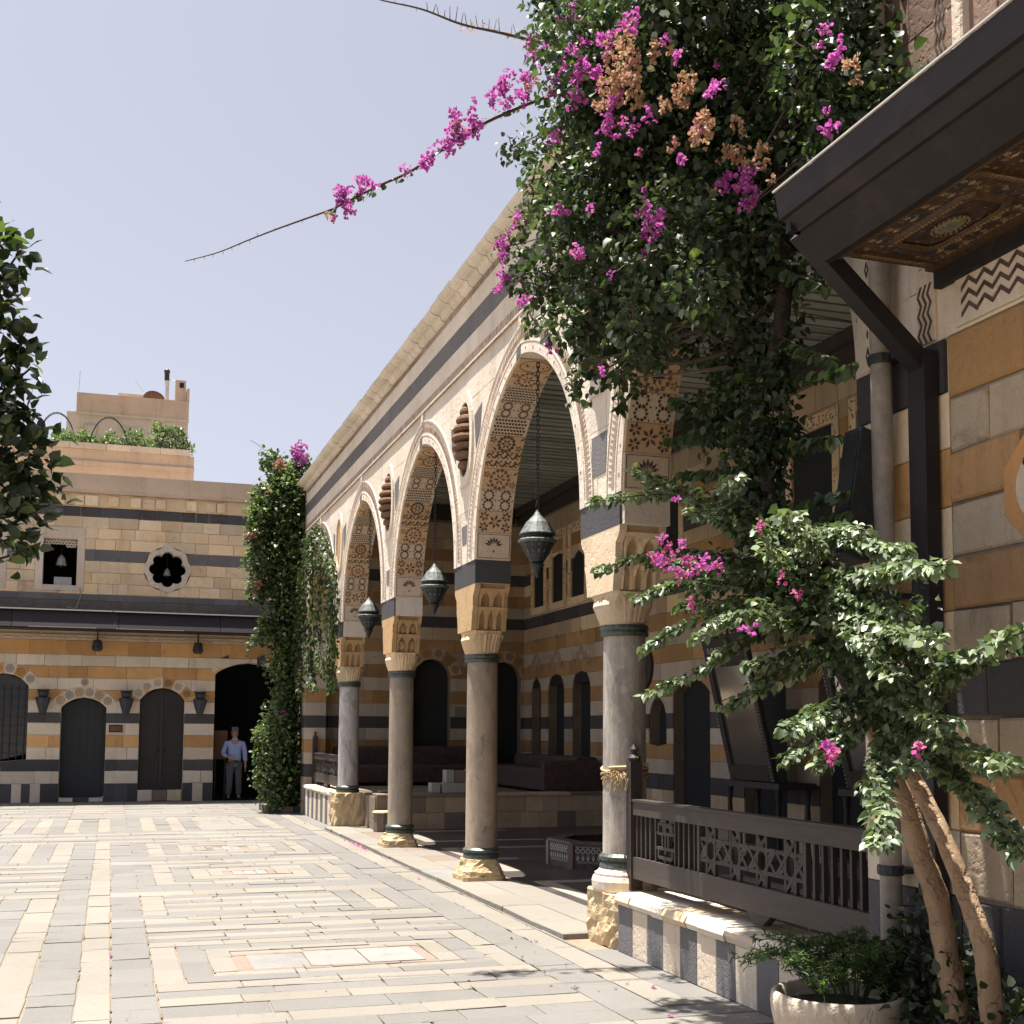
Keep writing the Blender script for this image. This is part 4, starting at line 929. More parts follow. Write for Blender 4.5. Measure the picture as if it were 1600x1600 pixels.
# imposts, capitals, columns, bases
SHAFT = ['grey_marble', 'granite', 'granite_dark', 'grey_marble_pale']
CX = 4.075
def rr_(x0, x1, y0, y1, z, n=8, k=0.0, r=None):
    """ring of 4n points: rectangle (k=0) blending to a circle (k=1)"""
    pts = []
    cx, cy = (x0+x1)/2, (y0+y1)/2
    for i in range(4*n):
        a = 2*PI*(i+.5)/(4*n); ca, sa = math.cos(a), math.sin(a); m = max(abs(ca), abs(sa))
        px, py = cx+(x1-x0)/2*ca/m, cy+(y1-y0)/2*sa/m
        rr2 = r or min(x1-x0, y1-y0)/2
        qx, qy = cx+rr2*ca, cy+rr2*sa
        pts.append((px*(1-k)+qx*k, py*(1-k)+qy*k, z))
    return pts
for i, c in enumerate(CY):
    b = MB(); b.box(XF-.02, XF+.40, c-.435, c+.435, 3.387, 3.648); b.build('impost', M['basalt'], arc)
    cap = MB(); x0, x1 = XF-.018, XF+.395
    prof_ = [(3.385, .43), (3.335, .425), (3.30, .40), (3.25, .345), (3.13, .335), (3.125, .348), (3.05, .315), (2.90, .288), (2.86, .285)]
    for xa, xb, cut_ in ((x0, x0+.065, 0), (x0+.0652, x1-.0502, .055), (x1-.05, x1, 0)):
        cap.loft([[(xa, c-wd+cut_, z), (xb, c-wd+cut_, z), (xb, c+wd, z), (xa, c+wd, z)] for z, wd in prof_])
    co = cap.build('capital', M['capstone' if i != 0 else 'cream'], arc)
    b = MB(); b.loft([rr_(x0+.02, x1-.02, c-.285, c+.285, 2.86), rr_(x0+.016, x1-.016, c-.27, c+.27, 2.82, k=.25), rr_(x0, x1, c-.25, c+.25, 2.76, k=.6, r=.245), rr_(x0, x1, c-.25, c+.25, 2.68, k=.9, r=.215), rr_(x0, x1, c-.25, c+.25, 2.60, k=1, r=.185)])
    b.build('leaf_bell', M['cream' if i in (0, 3) else 'mottled'], co)
    # carved niches and shells on the face towards the camera
    Pn = lambda u, z, d: (CX + u, c - d, z)
    b = MB()
    def tier(zb, zt, f_bot, f_top, xs, wn):
        """a row of pointed niches: spandrels and ribs standing in front of the cut-back face"""
        for ux in xs:
            for sg in (-1, 1):
                for (za, zb2, wa, wb) in ((0, .5, wn, wn), (.5, .72, wn, wn*.72), (.72, .9, wn*.72, wn*.18), (.9, 1, wn*.18, 0)):
                    z0, z1 = zb+(zt-zb)*za, zb+(zt-zb)*zb2; e = wn+.02
                    p = [(ux+sg*wa, z0), (ux+sg*e, z0), (ux+sg*e, z1), (ux+sg*wb, z1)]
                    f0, f1 = f_bot+(f_top-f_bot)*za, f_bot+(f_top-f_bot)*zb2
                    v = [(CX+p[0][0], c-f0, z0), (CX+p[1][0], c-f0, z0), (CX+p[2][0], c-f1, z1), (CX+p[3][0], c-f1, z1)]
                    w_ = [(q[0], q[1]+.075, q[2]) for q in v]; b.hexa([w_[0], w_[1], v[1], v[0], w_[3], w_[2], v[2], v[3]])
        b.hexa([(CX-.155, c-f_top+.07, zt), (CX+.15, c-f_top+.07, zt), (CX+.15, c-f_top, zt), (CX-.155, c-f_top, zt), (CX-.155, c-f_top+.06, zt+.03), (CX+.15, c-f_top+.06, zt+.03), (CX+.15, c-f_top-.01, zt+.03), (CX-.155, c-f_top-.01, zt+.03)])
    tier(3.13, 3.30, .335, .40, (-.075, .072), .053)
    tier(2.875, 3.095, .285, .335, (-.102, 0, .102) if i != 2 else (-.075, .072), .031 if i != 2 else .053)
    if i == 2:
        for zz, ff in ((3.14, .33), (2.90, .285)):
            for ux in (-.075, .072):
                for s in range(7):
                    a = PI*(s+.5)/7; b.bar((CX+ux, c-ff+.04, zz), (CX+ux+.058*math.cos(a), c-ff-.015, zz+.03+.10*math.sin(a)), .011, .02, up=(0, 1, 0))
    b.build('capital_carving', M['capstone' if i != 0 else 'mottled'], co, kind='stuff')
    b = MB()
    for k in range(14):          # leaves of the bell
        a = 2*PI*k/14+.1; ca, sa = math.cos(a), math.sin(a)
        pts = [(.215, 2.62), (.255, 2.72), (.30, 2.82), (.275, 2.825), (.238, 2.74), (.19, 2.62)]
        for wd in (-.028, .012):
            L1 = [(CX+r*ca*.80-(wd)*sa, c+r*sa+(wd)*ca, z) for r, z in pts]; L2 = [(CX+r*ca*.80-(wd+.016)*sa, c+r*sa+(wd+.016)*ca, z) for r, z in pts]; b.loft([L1, L2])
    b.build('bell_leaf', M['mottled' if i else 'cream'], co)
    zt = (.66, .34, .30, .69)[i]
    b = MB(); R = .182; b.lathe([(R*1.02, zt), (R*1.02, zt+.03), (R, zt+.06), (R*.985, 1.5), (R*.965, 2.54)], (CX, c, 0), 28, cap=False); sh = b.build('column_shaft', M[SHAFT[i]], arc, smooth=True)
    b = MB(); b.lathe([(R*.98, 2.505), (R*1.10, 2.51), (R*1.13, 2.535), (R*1.06, 2.552), (R*1.14, 2.575), (R*1.08, 2.60)], (CX, c, 0), 28); b.build('neck_ring', M['bronze'], sh)
    b = MB(); b.lathe([(R*1.12, zt-.065), (R*1.16, zt-.05), (R*1.12, zt-.02), (R*1.04, zt-.005), (R*1.16, zt+.015), (R*1.17, zt+.035), (R*1.02, zt+.06)], (CX, c, 0), 28); b.build('foot_ring', M['bronze'], sh)
    # bases: rough stone blocks
    def rough(rings, seed, amp):
        g = random.Random(seed); return [[(x+g.uniform(-amp, amp), y+g.uniform(-amp, amp), z+g.uniform(-amp, amp)*.6) for x, y, z in r] for r in rings]
    if i in (1, 2):
        zt0 = zt-.065
        b = MB(); b.loft([rr_(3.80, 4.30, c-.275, c+.275, -.01), rr_(3.80, 4.30, c-.275, c+.275, .09)]); b.build('base_slab', M['rough_stone'], arc)
        rg = [rr_(3.81, 4.29, c-.265, c+.265, .092, n=6), rr_(3.82, 4.28, c-.26, c+.26, .14, n=6)] + [rr_(3.82+.05*t, 4.28-.05*t, c-.26+.06*t, c+.26-.06*t, .14+(zt0-.14)*t, n=6, k=min(1, t*.95), r=.235-.02*t) for t in (.25, .5, .75, 1)]
        b = MB(); b.loft(rough(rg[:-1], i, .012)+[rg[-1]]); b.build('column_base', M['rough_stone'], arc)
    elif i == 0:
        b = MB(); b.loft(rough([rr_(3.83, 4.31, c-.40, c+.28, z, n=8) for z in (-.01, .06, .12, .18, .24, .30, .36, .42)], 3, .014)); b.build('column_pedestal', M['rough_stone'], arc)
        b = MB(); b.lathe([(.262, .415), (.272, .44), (.275, .50), (.262, .535), (.245, .54), (.25, .56), (.225, .575), (.205, .60)], (CX, c, 0), 24); b.build('column_base', M['white'], arc)
    else:
        b = MB(); b.loft(rough([rr_(3.80, 4.32, c-.36, c+.32, z, n=7, k=.12 if z > .5 else 0) for z in (-.01, .10, .22, .34, .46, .56, .625)], 8, .022)); b.build('column_pedestal', M['rough_stone'], arc)
# end walls / piers carrying the outer arches


# ---------------------------------------------------------------- inside the loggia
fl = MB(); fl.box(3.72, 8.85, 9.80, 20.7, -.05, .03); fl.box(4.3, 8.85, 5.0, 9.799, -.05, .03); fl.build('loggia_floor', M['mortar'], arc)
y = 9.9
for a, b_ in ((9.74, 13.36), (13.92, 17.53), (18.09, 21.70)):
    y = a
    while y < b_-.05:
        ny = min(b_, y+rnd.uniform(.7, 1.15)); ny = b_ if b_-ny < .3 else ny
        q = MB(); z = .1+rnd.uniform(-.004, .004); q.prism(lambda u, v, d: (u, v, d), [(3.625+rnd.uniform(-.012, .012), y+.004), (4.02, y+.004), (4.02, ny-.004), (3.625+rnd.uniform(-.012, .012), ny-.004)], -.02, z-.056, .012); q.build('kerb_stone', M[rnd.choice(('pave_cream', 'pave_cream', 'pave_cream', 'marble'))], arc); y = ny
    y = a
    while y < b_-.05:
        ny = min(b_, y+rnd.uniform(.45, .8)); q = MB(); q.prism(lambda u, v, d: (u, v, d), [(4.025, y+.003), (4.42, y+.003), (4.42, ny-.003), (4.025, ny-.003)], -.02, .042+rnd.uniform(-.002, .003), .004); q.build('floor_slab', M[rnd.choice(('pave_cream', 'pave_cream', 'pave_pink'))], arc); y = ny
q = MB(); q.box(3.63, 4.42, 13.36, 13.92, -.02, .036); q.box(3.63, 4.42, 17.53, 18.09, -.02, .036); q.build('floor_bedding', M['pave_cream'], arc)
def floor_tile(x0, x1, y0, y1, mk, z=.042):
    q = MB(); q.prism(lambda u, v, d: (u, v, d), [(x0+.002, y0+.002), (x1-.002, y0+.002), (x1-.002, y1-.002), (x0+.002, y1-.002)], .0, z+rnd.uniform(-.001, .0015), .002, back=False); q.build('floor_slab', M[mk], arc)
for k, x in enumerate(np.arange(4.425, 8.8, .73)):
    for yy in np.arange(5.1, 20.6, 1.03):
        if x < 4.5 and yy < 9: continue
        floor_tile(x, min(8.84, x+.73), yy, yy+1.03, 'dark_floor')
q = MB()
for (x0, x1, y0, y1) in ((4.55, 4.75, 9.9, 13.2), (4.75, 6.9, 13.0, 13.2), (4.75, 6.9, 9.9, 10.1), (6.9, 7.1, 9.9, 13.2), (4.55, 4.75, 14.2, 17.3), (4.75, 6.9, 17.1, 17.3), (4.75, 5.2, 15.6, 15.75), (4.6, 4.8, 18.3, 20.4), (4.8, 6.5, 18.3, 18.45), (4.8, 6.5, 20.2, 20.35)):
    q.box(x0, x1, y0, y1, .03, .0475)
q.build('floor_inlay', M['floor_light'], arc)
q = MB(); q.lathe([(.62, .0), (.62, .0465)], (5.35, 11.7, 0), 28); q.build('floor_roundel', M['floor_light'], arc); q = MB(); q.lathe([(.48, .0), (.48, .0485)], (5.35, 11.7, 0), 28); q.build('floor_roundel', M['pave_pink'], arc)
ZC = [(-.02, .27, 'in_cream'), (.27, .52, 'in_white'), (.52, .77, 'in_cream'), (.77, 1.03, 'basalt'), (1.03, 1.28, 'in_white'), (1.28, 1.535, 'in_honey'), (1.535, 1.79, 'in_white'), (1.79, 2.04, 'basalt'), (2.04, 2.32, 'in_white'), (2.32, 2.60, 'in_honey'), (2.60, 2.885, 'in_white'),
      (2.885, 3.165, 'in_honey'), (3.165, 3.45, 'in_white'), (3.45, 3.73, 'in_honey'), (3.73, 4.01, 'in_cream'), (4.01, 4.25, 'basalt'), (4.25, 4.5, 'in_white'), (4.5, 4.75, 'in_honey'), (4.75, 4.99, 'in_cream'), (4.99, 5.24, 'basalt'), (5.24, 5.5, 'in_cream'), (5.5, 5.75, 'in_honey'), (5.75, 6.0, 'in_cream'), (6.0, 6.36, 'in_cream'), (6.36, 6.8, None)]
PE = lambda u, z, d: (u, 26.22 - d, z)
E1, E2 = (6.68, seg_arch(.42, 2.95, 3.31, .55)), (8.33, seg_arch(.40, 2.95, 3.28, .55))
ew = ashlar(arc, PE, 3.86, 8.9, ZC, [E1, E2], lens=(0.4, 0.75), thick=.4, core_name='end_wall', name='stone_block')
for c_, h_ in (E1, E2):
    b = MB(); b.prism(PE, arch_panel(c_, h_, .56, 3.27, 0), -.30, -.24); b.build('door', M['darkdoor'], ew)
    voussoirs(c_, h_, 3.31 if c_ < 8 else 3.28, 2.95, .42 if c_ < 8 else .40, ['in_honey', 'in_cream'], .085, PE, ew, .022, 6)
b = MB(); b.prism(PE, [(7.2, 2.06), (7.5, 2.06), (7.5, 2.27), (7.2, 2.27)], .02, .035); b.build('wall_tablet', M['marble'], arc)
ep = MB(); ep.box(XF+.0, XF+.40, 25.79, 26.22, -.02, 3.384); epo = ep.build('end_pier', M['mortar'], arc)
for z0, z1, mk in ZC:
    if z1 > 3.46: continue
    b = MB(); g_ = .003; b.loft([[(XF-.02+e, 25.77+e, z), (XF+.41-e, 25.77+e, z), (XF+.41-e, 26.25, z), (XF-.02+e, 26.25, z)] for e, z in ((.005, z0+g_), (0, z0+g_+.005), (0, min(z1, 3.383)-g_-.005), (.005, min(z1, 3.383)-g_))]); b.build('pier_stone', M[mk], epo)
PB = lambda u, z, d: (8.82 - d, u, z)
W = [(25.36, pointed(.32, 2.55, 2.90, 1.0)), (24.10, pointed(.49, 2.55, 2.92, 1.0)), (22.65, pointed(.49, 2.55, 2.93, 1.0)), (19.08, pointed(.35, 1.9, 2.34, 1.52)), (17.82, seg_arch(.66, 2.35, 2.6, .1)), (15.5, seg_arch(.6, 2.35, 2.6, .1)), (13.6, seg_arch(.5, 2.35, 2.6, .1))]
U = [(c, rect(.34, 4.42, 5.45)) for c in (25.2, 24.0)] + [(22.83, pointed(.38, 4.95, 5.35, 4.42)), (20.6, rect(.4, 4.5, 5.6)), (18.6, rect(.4, 4.5, 5.6)), (14.15, rect(.5, 4.45, 5.75)), (12.55, rect(.55, 4.45, 5.75))]
CB = [c if c[2] != 'basalt' or c[0] < 4.5 else c for c in ZC]
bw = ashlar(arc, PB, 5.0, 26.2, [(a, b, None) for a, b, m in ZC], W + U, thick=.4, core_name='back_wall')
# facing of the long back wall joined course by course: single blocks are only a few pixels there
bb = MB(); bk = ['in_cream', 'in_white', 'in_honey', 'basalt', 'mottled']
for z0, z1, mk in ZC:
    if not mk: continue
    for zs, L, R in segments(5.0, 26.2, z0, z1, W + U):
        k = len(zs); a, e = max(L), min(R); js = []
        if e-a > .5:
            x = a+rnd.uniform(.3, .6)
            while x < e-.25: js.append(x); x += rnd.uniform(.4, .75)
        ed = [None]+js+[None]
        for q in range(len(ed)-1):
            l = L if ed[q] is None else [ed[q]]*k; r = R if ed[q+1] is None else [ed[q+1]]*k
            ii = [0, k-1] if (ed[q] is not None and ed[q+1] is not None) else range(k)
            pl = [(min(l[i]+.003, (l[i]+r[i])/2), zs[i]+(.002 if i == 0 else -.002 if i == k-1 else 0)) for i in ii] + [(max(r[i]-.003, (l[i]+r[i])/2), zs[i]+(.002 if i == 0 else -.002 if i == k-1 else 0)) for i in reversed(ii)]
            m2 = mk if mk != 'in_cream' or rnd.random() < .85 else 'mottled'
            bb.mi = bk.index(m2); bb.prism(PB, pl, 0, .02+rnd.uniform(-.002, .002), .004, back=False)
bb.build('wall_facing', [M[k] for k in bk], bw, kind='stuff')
for c_, h_ in W:
    zt_ = max(z/100 for z in range(150, 300) if h_(z/100) > 0); z0 = 1.0 if c_ > 22 else (1.52 if c_ > 19 else .1)
    b = MB(); b.prism(PB, arch_panel(c_, h_, z0+.001, zt_, 0), -.30, -.22); b.build('window' if z0 >= 1 else 'door', M['darkdoor'], bw)
    if c_ > 22:
        for k in range(-2, 3): rosette(PB, (c_+.2*k, 3.12+.12*(2-abs(k))), .10, .023, bw, 6, 'carve_dark')
        rosette(PB, (c_, 3.72), .07, .023, bw, 5, 'carve_dark')
for c_, h_ in U:
    w_ = h_(4.7)
    b = MB(); b.prism(PB, [(c_-w_, 4.45), (c_+w_, 4.45), (c_+w_, 5.75), (c_-w_, 5.75)], -.3, -.25); uo = b.build('window', M['browndoor'], bw)
    b = MB()
    for p in ([(c_-w_-.16, 4.3), (c_-w_, 4.3), (c_-w_, 5.95), (c_-w_-.16, 5.95)], [(c_+w_, 4.3), (c_+w_+.16, 4.3), (c_+w_+.16, 5.95), (c_+w_, 5.95)], [(c_-w_, 4.3), (c_+w_, 4.3), (c_+w_, 4.44), (c_-w_, 4.44)], [(c_-w_, 5.76), (c_+w_, 5.76), (c_+w_, 5.95), (c_-w_, 5.95)]): b.prism(PB, p, 0, .04, .005)
    wf_ = b.build('window_frame', M['mottled'], uo)
    b = MB()
    for k in range(70):
        s = rnd.choice((-1, 1)); u_k = c_+s*(w_+.02+rnd.random()*.11); z_k = 4.32+rnd.random()*1.6; b.prism(PB, disc_pts((u_k, z_k), .018, 5), .04, .044, back=False)
        b.prism(PB, disc_pts((c_+rnd.uniform(-w_, w_), 5.78+rnd.random()*.15), .018, 5), .04, .044, back=False)
    b.build('frame_carving', M['carve_dark'], wf_, kind='stuff')
    if c_ in (14.15, 12.55, 18.6, 20.6):
        b = MB()
        for r in range(5):
            for q in range(int(w_*2/.075)):
                x = c_-w_+.04+q*.078+(.04 if r % 2 else 0); z = 5.72-r*.07
                if x < c_+w_ and r < 2+3*abs(x-c_)/w_: arc_ring(b, PB, (x, z), .022, .044, 0, 2*PI, 6, -.1, -.05)
        b.build('lattice_screen', M['cream'], uo, kind='stuff')
# ceiling of boards on a dark cornice beam
y = 5.2; b = None
while y < 26.1:
    ny = y + .25 + rnd.uniform(-.015, .015); q = MB(); z = 6.74+rnd.uniform(-.006, .006); q.box(4.28, 8.8, y+.006, ny-.006, z, z+.03); q.box(4.28, 8.8, y+.004, y+.03, z-.018, z); q.build('ceiling_plank', M['plank'], arc); y = ny
q = MB(); q.box(4.275, 9.2, 4.9, 26.6, 6.80, 7.02); q.build('roof_slab', M['beam'], arc)
q = MB(); q.box(8.62, 8.80, 5.0, 26.2, 6.40, 6.55); q.box(8.52, 8.80, 5.0, 26.2, 6.56, 6.735); q.box(3.9, 8.5, 26.02, 26.19, 6.40, 6.735); q.build('cornice_beam', M['beam'], arc)
q = MB()
for p0, p1 in (((4.4, 6.6, 6.0), (8.7, 8.6, 6.5)), ((4.4, 7.4, 6.2), (8.7, 9.5, 6.5)), ((4.35, 11.0, 6.2), (8.7, 12.0, 6.45))): q.tube([p0, p1], .006, 4)
q.build('ceiling_wire', M['iron'], arc)
q = MB(); q.box(8.83, 9.2, 5, 26.5, 2.7, 6.7); q.box(9.0, 9.2, 5, 26.5, 0, 2.7); q.box(3.9, 9.2, 26.66, 26.9, 0, 6.79); q.build('dark_backing', M['void'], arc)  # near-black backing boxes added so daylight cannot show through the openings
# near end wall of the loggia (not seen, closes the room)
q = MB(); q.box(4.3, 9.2, 4.6, 5.0, -.05, 6.8); q.build('near_end_wall', M['cream'], arc)
# raised platform at the far end
pl_ = MB(); pl_.box(4.31, 8.8, 20.75, 26.2, .0, .60); plat = pl_.build('raised_platform', M['mortar'], arc)
for z0, z1 in ((.035, .32), (.32, .60)):
    x = 4.33
    while x < 8.75:
        nx = min(8.79, x+rnd.uniform(.3, .55)); q = MB(); q.box(x+.003, nx-.003, 20.715+rnd.uniform(-.002, .002), 20.752, z0+.003, z1-.003); q.build('platform_stone', M[rnd.choice(('pave_pink', 'in_cream', 'in_cream'))], plat); x = nx
x = 4.33
while x < 8.75:
    nx = min(8.79, x+rnd.uniform(.5, .8)); q = MB(); q.prism(lambda u, v, d: (u, v, d), [(x+.003, 20.68), (nx-.003, 20.68), (nx-.003, 21.1), (x+.003, 21.1)], .602, .65+rnd.uniform(-.004, .004), .012); q.build('coping_stone', M[rnd.choice(('pave_pink', 'in_cream'))], plat); x = nx
# ================================================================ low striped walls
def low_wall(nm, label, y0, y1, ztop, slabs, cap_len):
    t = thing(nm, label, 'low wall', (4.05, (y0+y1)/2, 0), group='striped low walls between the columns')
    b = MB(); b.box(3.86, 4.24, y0, y1, -.02, ztop-.09); core_ = b.build('wall_core', M['mortar'], t)
    y = y1; k = 0
    while y > y0+.02:
        w_ = slabs*rnd.uniform(.96, 1.05); ny = max(y0, y-w_); b = MB(); b.prism(lambda u, z, d: (3.86-d, u, z), [(ny+.002, 0), (y-.002, 0), (y-.002, ztop-.094), (ny+.002, ztop-.094)], 0, .02+rnd.uniform(-.0015, .0015), .004, back=False)
        b.build('upright_slab', M['basalt_grey' if k % 2 == 0 else 'white'], t); y = ny; k += 1
    y = y1
    while y > y0+.02:
        ny = max(y0, y-rnd.uniform(*cap_len)); ny = y0 if ny-y0 < .12 else ny
        j = [rnd.uniform(-.01, .012) for _ in range(4)]; b = MB(); zt = ztop+rnd.uniform(-.004, .004)
        b.loft([[(3.83+j[0], yy, ztop-.09), (3.815+j[1], yy, ztop-.05), (3.825+j[2], yy, zt-.012), (3.845, yy, zt), (4.29, yy, zt), (4.29, yy, ztop-.09)] for yy in (ny+.003, y-.003)])
        b.build('coping_stone', M[rnd.choice(('facade', 'cream', 'facade', 'white'))], t); y = ny
low_wall('low_wall', 'low wall of grey and white upright slabs beneath the near carved railing', 5.68, 9.08, .45, .27, (.18, .42))
low_wall('low_wall', 'low wall of grey and white upright slabs beside the leafy corner shrub', 22.4, 25.75, .62, .27, (.3, .6))
# ================================================================ carved wooden railings
def railing(label, y0, y1, zb, zt, post_at, foot_y):
    X = 4.05; t = thing('wooden_railing', label, 'railing', (X, (y0+y1)/2, zb), group='carved wooden railings of the arcade')
    P = lambda u, z, d: (X-d, u, z)
    h = zt-zb; bot, top = zb+.17, zt-.125
    b = MB(); b.box(X-.035, X+.035, y0, y1, top, zt-.018); b.box(X-.045, X+.045, y0, y1, zt-.018, zt); b.build('top_rail', M['railing'], t)
    b = MB(); b.box(X-.035, X+.035, y0, y1, zb, bot); b.build('bottom_rail', M['railing'], t)
    b = MB(); b.box(X-.05, X+.05, post_at-.045, post_at+.045, zb-.1, zt+.30); b.lathe([(.04, zt+.30), (.055, zt+.33), (.02, zt+.37), (.035, zt+.40), (.008, zt+.44)], (X, post_at, 0), 10); b.build('post', M['railing'], t)
    L = y1-y0
    A, B = y1-L*.335, y1-L*.74      # lattice panel between A and B
    def bal(y, z0=bot, z1=top): 
        b = MB(); b.box(X-.016, X+.016, y-.012, y+.012, z0, z1); b.build('baluster', M['railing'], t)
    for y in np.arange(B-.10, y0+.04, -.098): bal(y)
    ys = list(np.arange(y1-.09, A+.03, -.085)); cL = y1-L*.175
    for y in ys:
        if abs(y-cL) > .20: bal(y)
    b = MB(); cz = (bot+top)/2; hh = top-bot
    for dy in (-.17, .17): b.box(X-.016, X+.016, cL+dy-.012, cL+dy+.012, bot, top)
    for z in (.12, .33, .67, .88): b.box(X-.015, X+.015, cL-.12, cL+.12, bot+hh*z-.012, bot+hh*z+.012)
    for dy, z0, z1 in ((-.12, .12, .33), (.12, .12, .33), (-.12, .67, .88), (.12, .67, .88), (0, .2, .8), (-.05, .33, .67), (.05, .33, .67), (0, 0, .12), (0, .88, 1)): b.box(X-.014, X+.014, cL+dy-.011, cL+dy+.011, bot+hh*z0, bot+hh*z1)
    for z in (.33, .67): b.box(X-.013, X+.013, cL-.17, cL+.17, bot+hh*z-.011, bot+hh*z+.011)
    b.build('key_fret', M['railing'], t)
    # star lattice
    b = MB()
    for y in (A, B): b.box(X-.018, X+.018, y-.018, y+.018, bot, top)
    nst = 4; wd = (A-B)/nst; sg = lambda p, q: b.bar((X+rnd.uniform(-.003, .003), p[0], p[1]), (X, q[0], q[1]), .026, .022, up=(1, 0, 0))
    for s in range(nst):
        c0 = B+wd*(s+.5); q = wd/2*.98; g = hh/2*.98
        K = [(c0-q, cz+g*.45), (c0-q*.35, cz+g), (c0+q*.35, cz+g), (c0+q, cz+g*.45), (c0+q, cz-g*.45), (c0+q*.35, cz-g), (c0-q*.35, cz-g), (c0-q, cz-g*.45)]
        for i in range(8): sg(K[i], K[(i+3) % 8])
        for i in range(0, 8, 2):
            m_ = ((K[i][0]+c0)/2, (K[i][1]+cz)/2); sg(K[i], m_)
    b.build('star_lattice', M['railing'], t)
    for y in foot_y:
        b = MB(); b.loft([[(X-.03, y-.16, zb-.002), (X-.03, y-.09, zb-.05), (X-.03, y-.06, zb-.075), (X-.03, y+.06, zb-.075), (X-.03, y+.09, zb-.05), (X-.03, y+.16, zb-.002)], [(X+.03, y-.16, zb-.002), (X+.03, y-.09, zb-.05), (X+.03, y-.06, zb-.075), (X+.03, y+.06, zb-.075), (X+.03, y+.09, zb-.05), (X+.03, y+.16, zb-.002)]]); b.build('foot', M['railing'], t)
    return t
railing('dark carved railing with star lattice in front of the twin trunks', 5.72, 9.24, .545, 1.175, 9.235, (7.19, 5.9))
railing('dark carved railing with star lattice far away at the corner shrub', 22.3, 25.72, .70, 1.27, 25.66, (24.0, 22.5, 25.4))
# ================================================================ hanging lanterns
def lantern(y, label):
    x = 4.06; zt = 3.95
    t = thing('hanging_lantern', label, 'lantern', (x, y, 3.27), group='pierced metal lanterns hanging in the arches')
    b = MB(); b.lathe([(.185, 3.705), (.185, 3.715), (.12, 3.83), (.05, 3.90), (.02, 3.945), (.012, 3.965)], (x, y, 0), 16); b.build('dome_cap', M['lantern_zinc'], t)
    b = MB(); b.lathe([(.15, 3.66), (.165, 3.69), (.165, 3.703)], (x, y, 0), 16); b.build('dark_neck', M['lantern_dark'], t)
    b = MB(); b.lathe([(.035, 3.41), (.07, 3.43), (.125, 3.52), (.165, 3.60), (.19, 3.635), (.185, 3.655), (.15, 3.665)], (x, y, 0), 16); bo = b.build('bowl', M['lantern_dark'], t)
    b = MB(); b.lathe([(.186, 3.62), (.197, 3.632), (.197, 3.648), (.17, 3.668)], (x, y, 0), 20); b.build('rim', M['lantern_zinc'], bo)
    b = MB(); b.lathe([(.008, 3.265), (.02, 3.29), (.05, 3.36), (.075, 3.40), (.06, 3.42), (.035, 3.425)], (x, y, 0), 12); b.build('finial', M['lantern_dark'], t)
    b = MB()      # paler lozenge plates painted as light coming through pierced holes
    for k in range(14):
        a = 2*PI*k/14
        for r, z, s in ((.134, 3.53, .022), (.162, 3.59, .014), (.105, 3.485, .012)):
            cx, cy = x+r*math.cos(a), y+r*math.sin(a); tx, ty = -math.sin(a), math.cos(a)
            o = 1.012
            b.poly([(x+(r*o+dz*.75*s)*math.cos(a)+tx*du*s*.6, y+(r*o+dz*.75*s)*math.sin(a)+ty*du*s*.6, z+dz*s) for du, dz in ((0, -1), (1, 0), (0, 1), (-1, 0))])
    b.build('painted_piercing', M['lantern_zinc'], bo)
    ztop = 5.52; b = MB(); z = 3.97; k = 0
    while z < ztop:
        a = PI/2*(k % 2); dx, dy = .014*math.cos(a), .014*math.sin(a)
        for s in (-1, 1): b.bar((x+s*dx, y+s*dy, z), (x+s*dx, y+s*dy, z+.055), .007, .007)
        b.bar((x-dx-.003, y-dy, z+.004), (x+dx+.003, y+dy, z+.004), .007, .007, up=(0, 0, 1)); b.bar((x-dx, y-dy, z+.052), (x+dx, y+dy, z+.052), .007, .007)
        z += .046; k += 1
    b.build('chain', M['iron'], t)
lantern(11.68, 'largest pierced lantern on a chain in the nearest open arch'); lantern(15.87, 'pierced lantern on a chain in the middle arch between the two brown columns'); lantern(20.28, 'smallest pierced lantern hanging in the arch beside the veined grey column')
# ================================================================ furniture of the loggia
def sofa(label, boxes, arms, group):
    t = thing('sofa', label, 'sofa', (boxes[0][0], boxes[0][2], .65), group=group)
    for nm, (x0, x1, y0, y1, z0, z1) in zip(('seat', 'backrest'), boxes):
        b = MB(); r = .05; b.loft([[(x0+a, y0+a, z), (x1-a, y0+a, z), (x1-a, y1-a, z), (x0+a, y1-a, z)] for a, z in ((.02, z0), (0, z0+.03), (0, z1-.06), (.015, z1-.02), (.05, z1))]); b.build(nm, M['sofa'], t)
    for (x0, x1, y0, y1, z0, z1) in arms:
        b = MB(); b.loft([[(x0+a, y0+a, z), (x1-a, y0+a, z), (x1-a, y1-a, z), (x0+a, y1-a, z)] for a, z in ((.0, z0), (0, z1-.06), (.03, z1))]); b.build('armrest', M['sofa'], t)
sofa('long dark sofa against the end wall left of the dark doors', [(4.5, 7.9, 25.1, 25.8, .655, 1.02), (4.5, 7.9, 25.8, 26.1, .655, 1.40)], [(4.34, 4.49, 25.1, 26.1, .655, 1.2)], None)
sofa('long dark maroon sofa below the three arched windows', [(7.5, 8.2, 21.3, 25.0, .655, 1.05), (8.2, 8.6, 21.3, 25.0, .655, 1.27)], [(7.5, 8.6, 21.14, 21.29, .655, 1.2)], None)
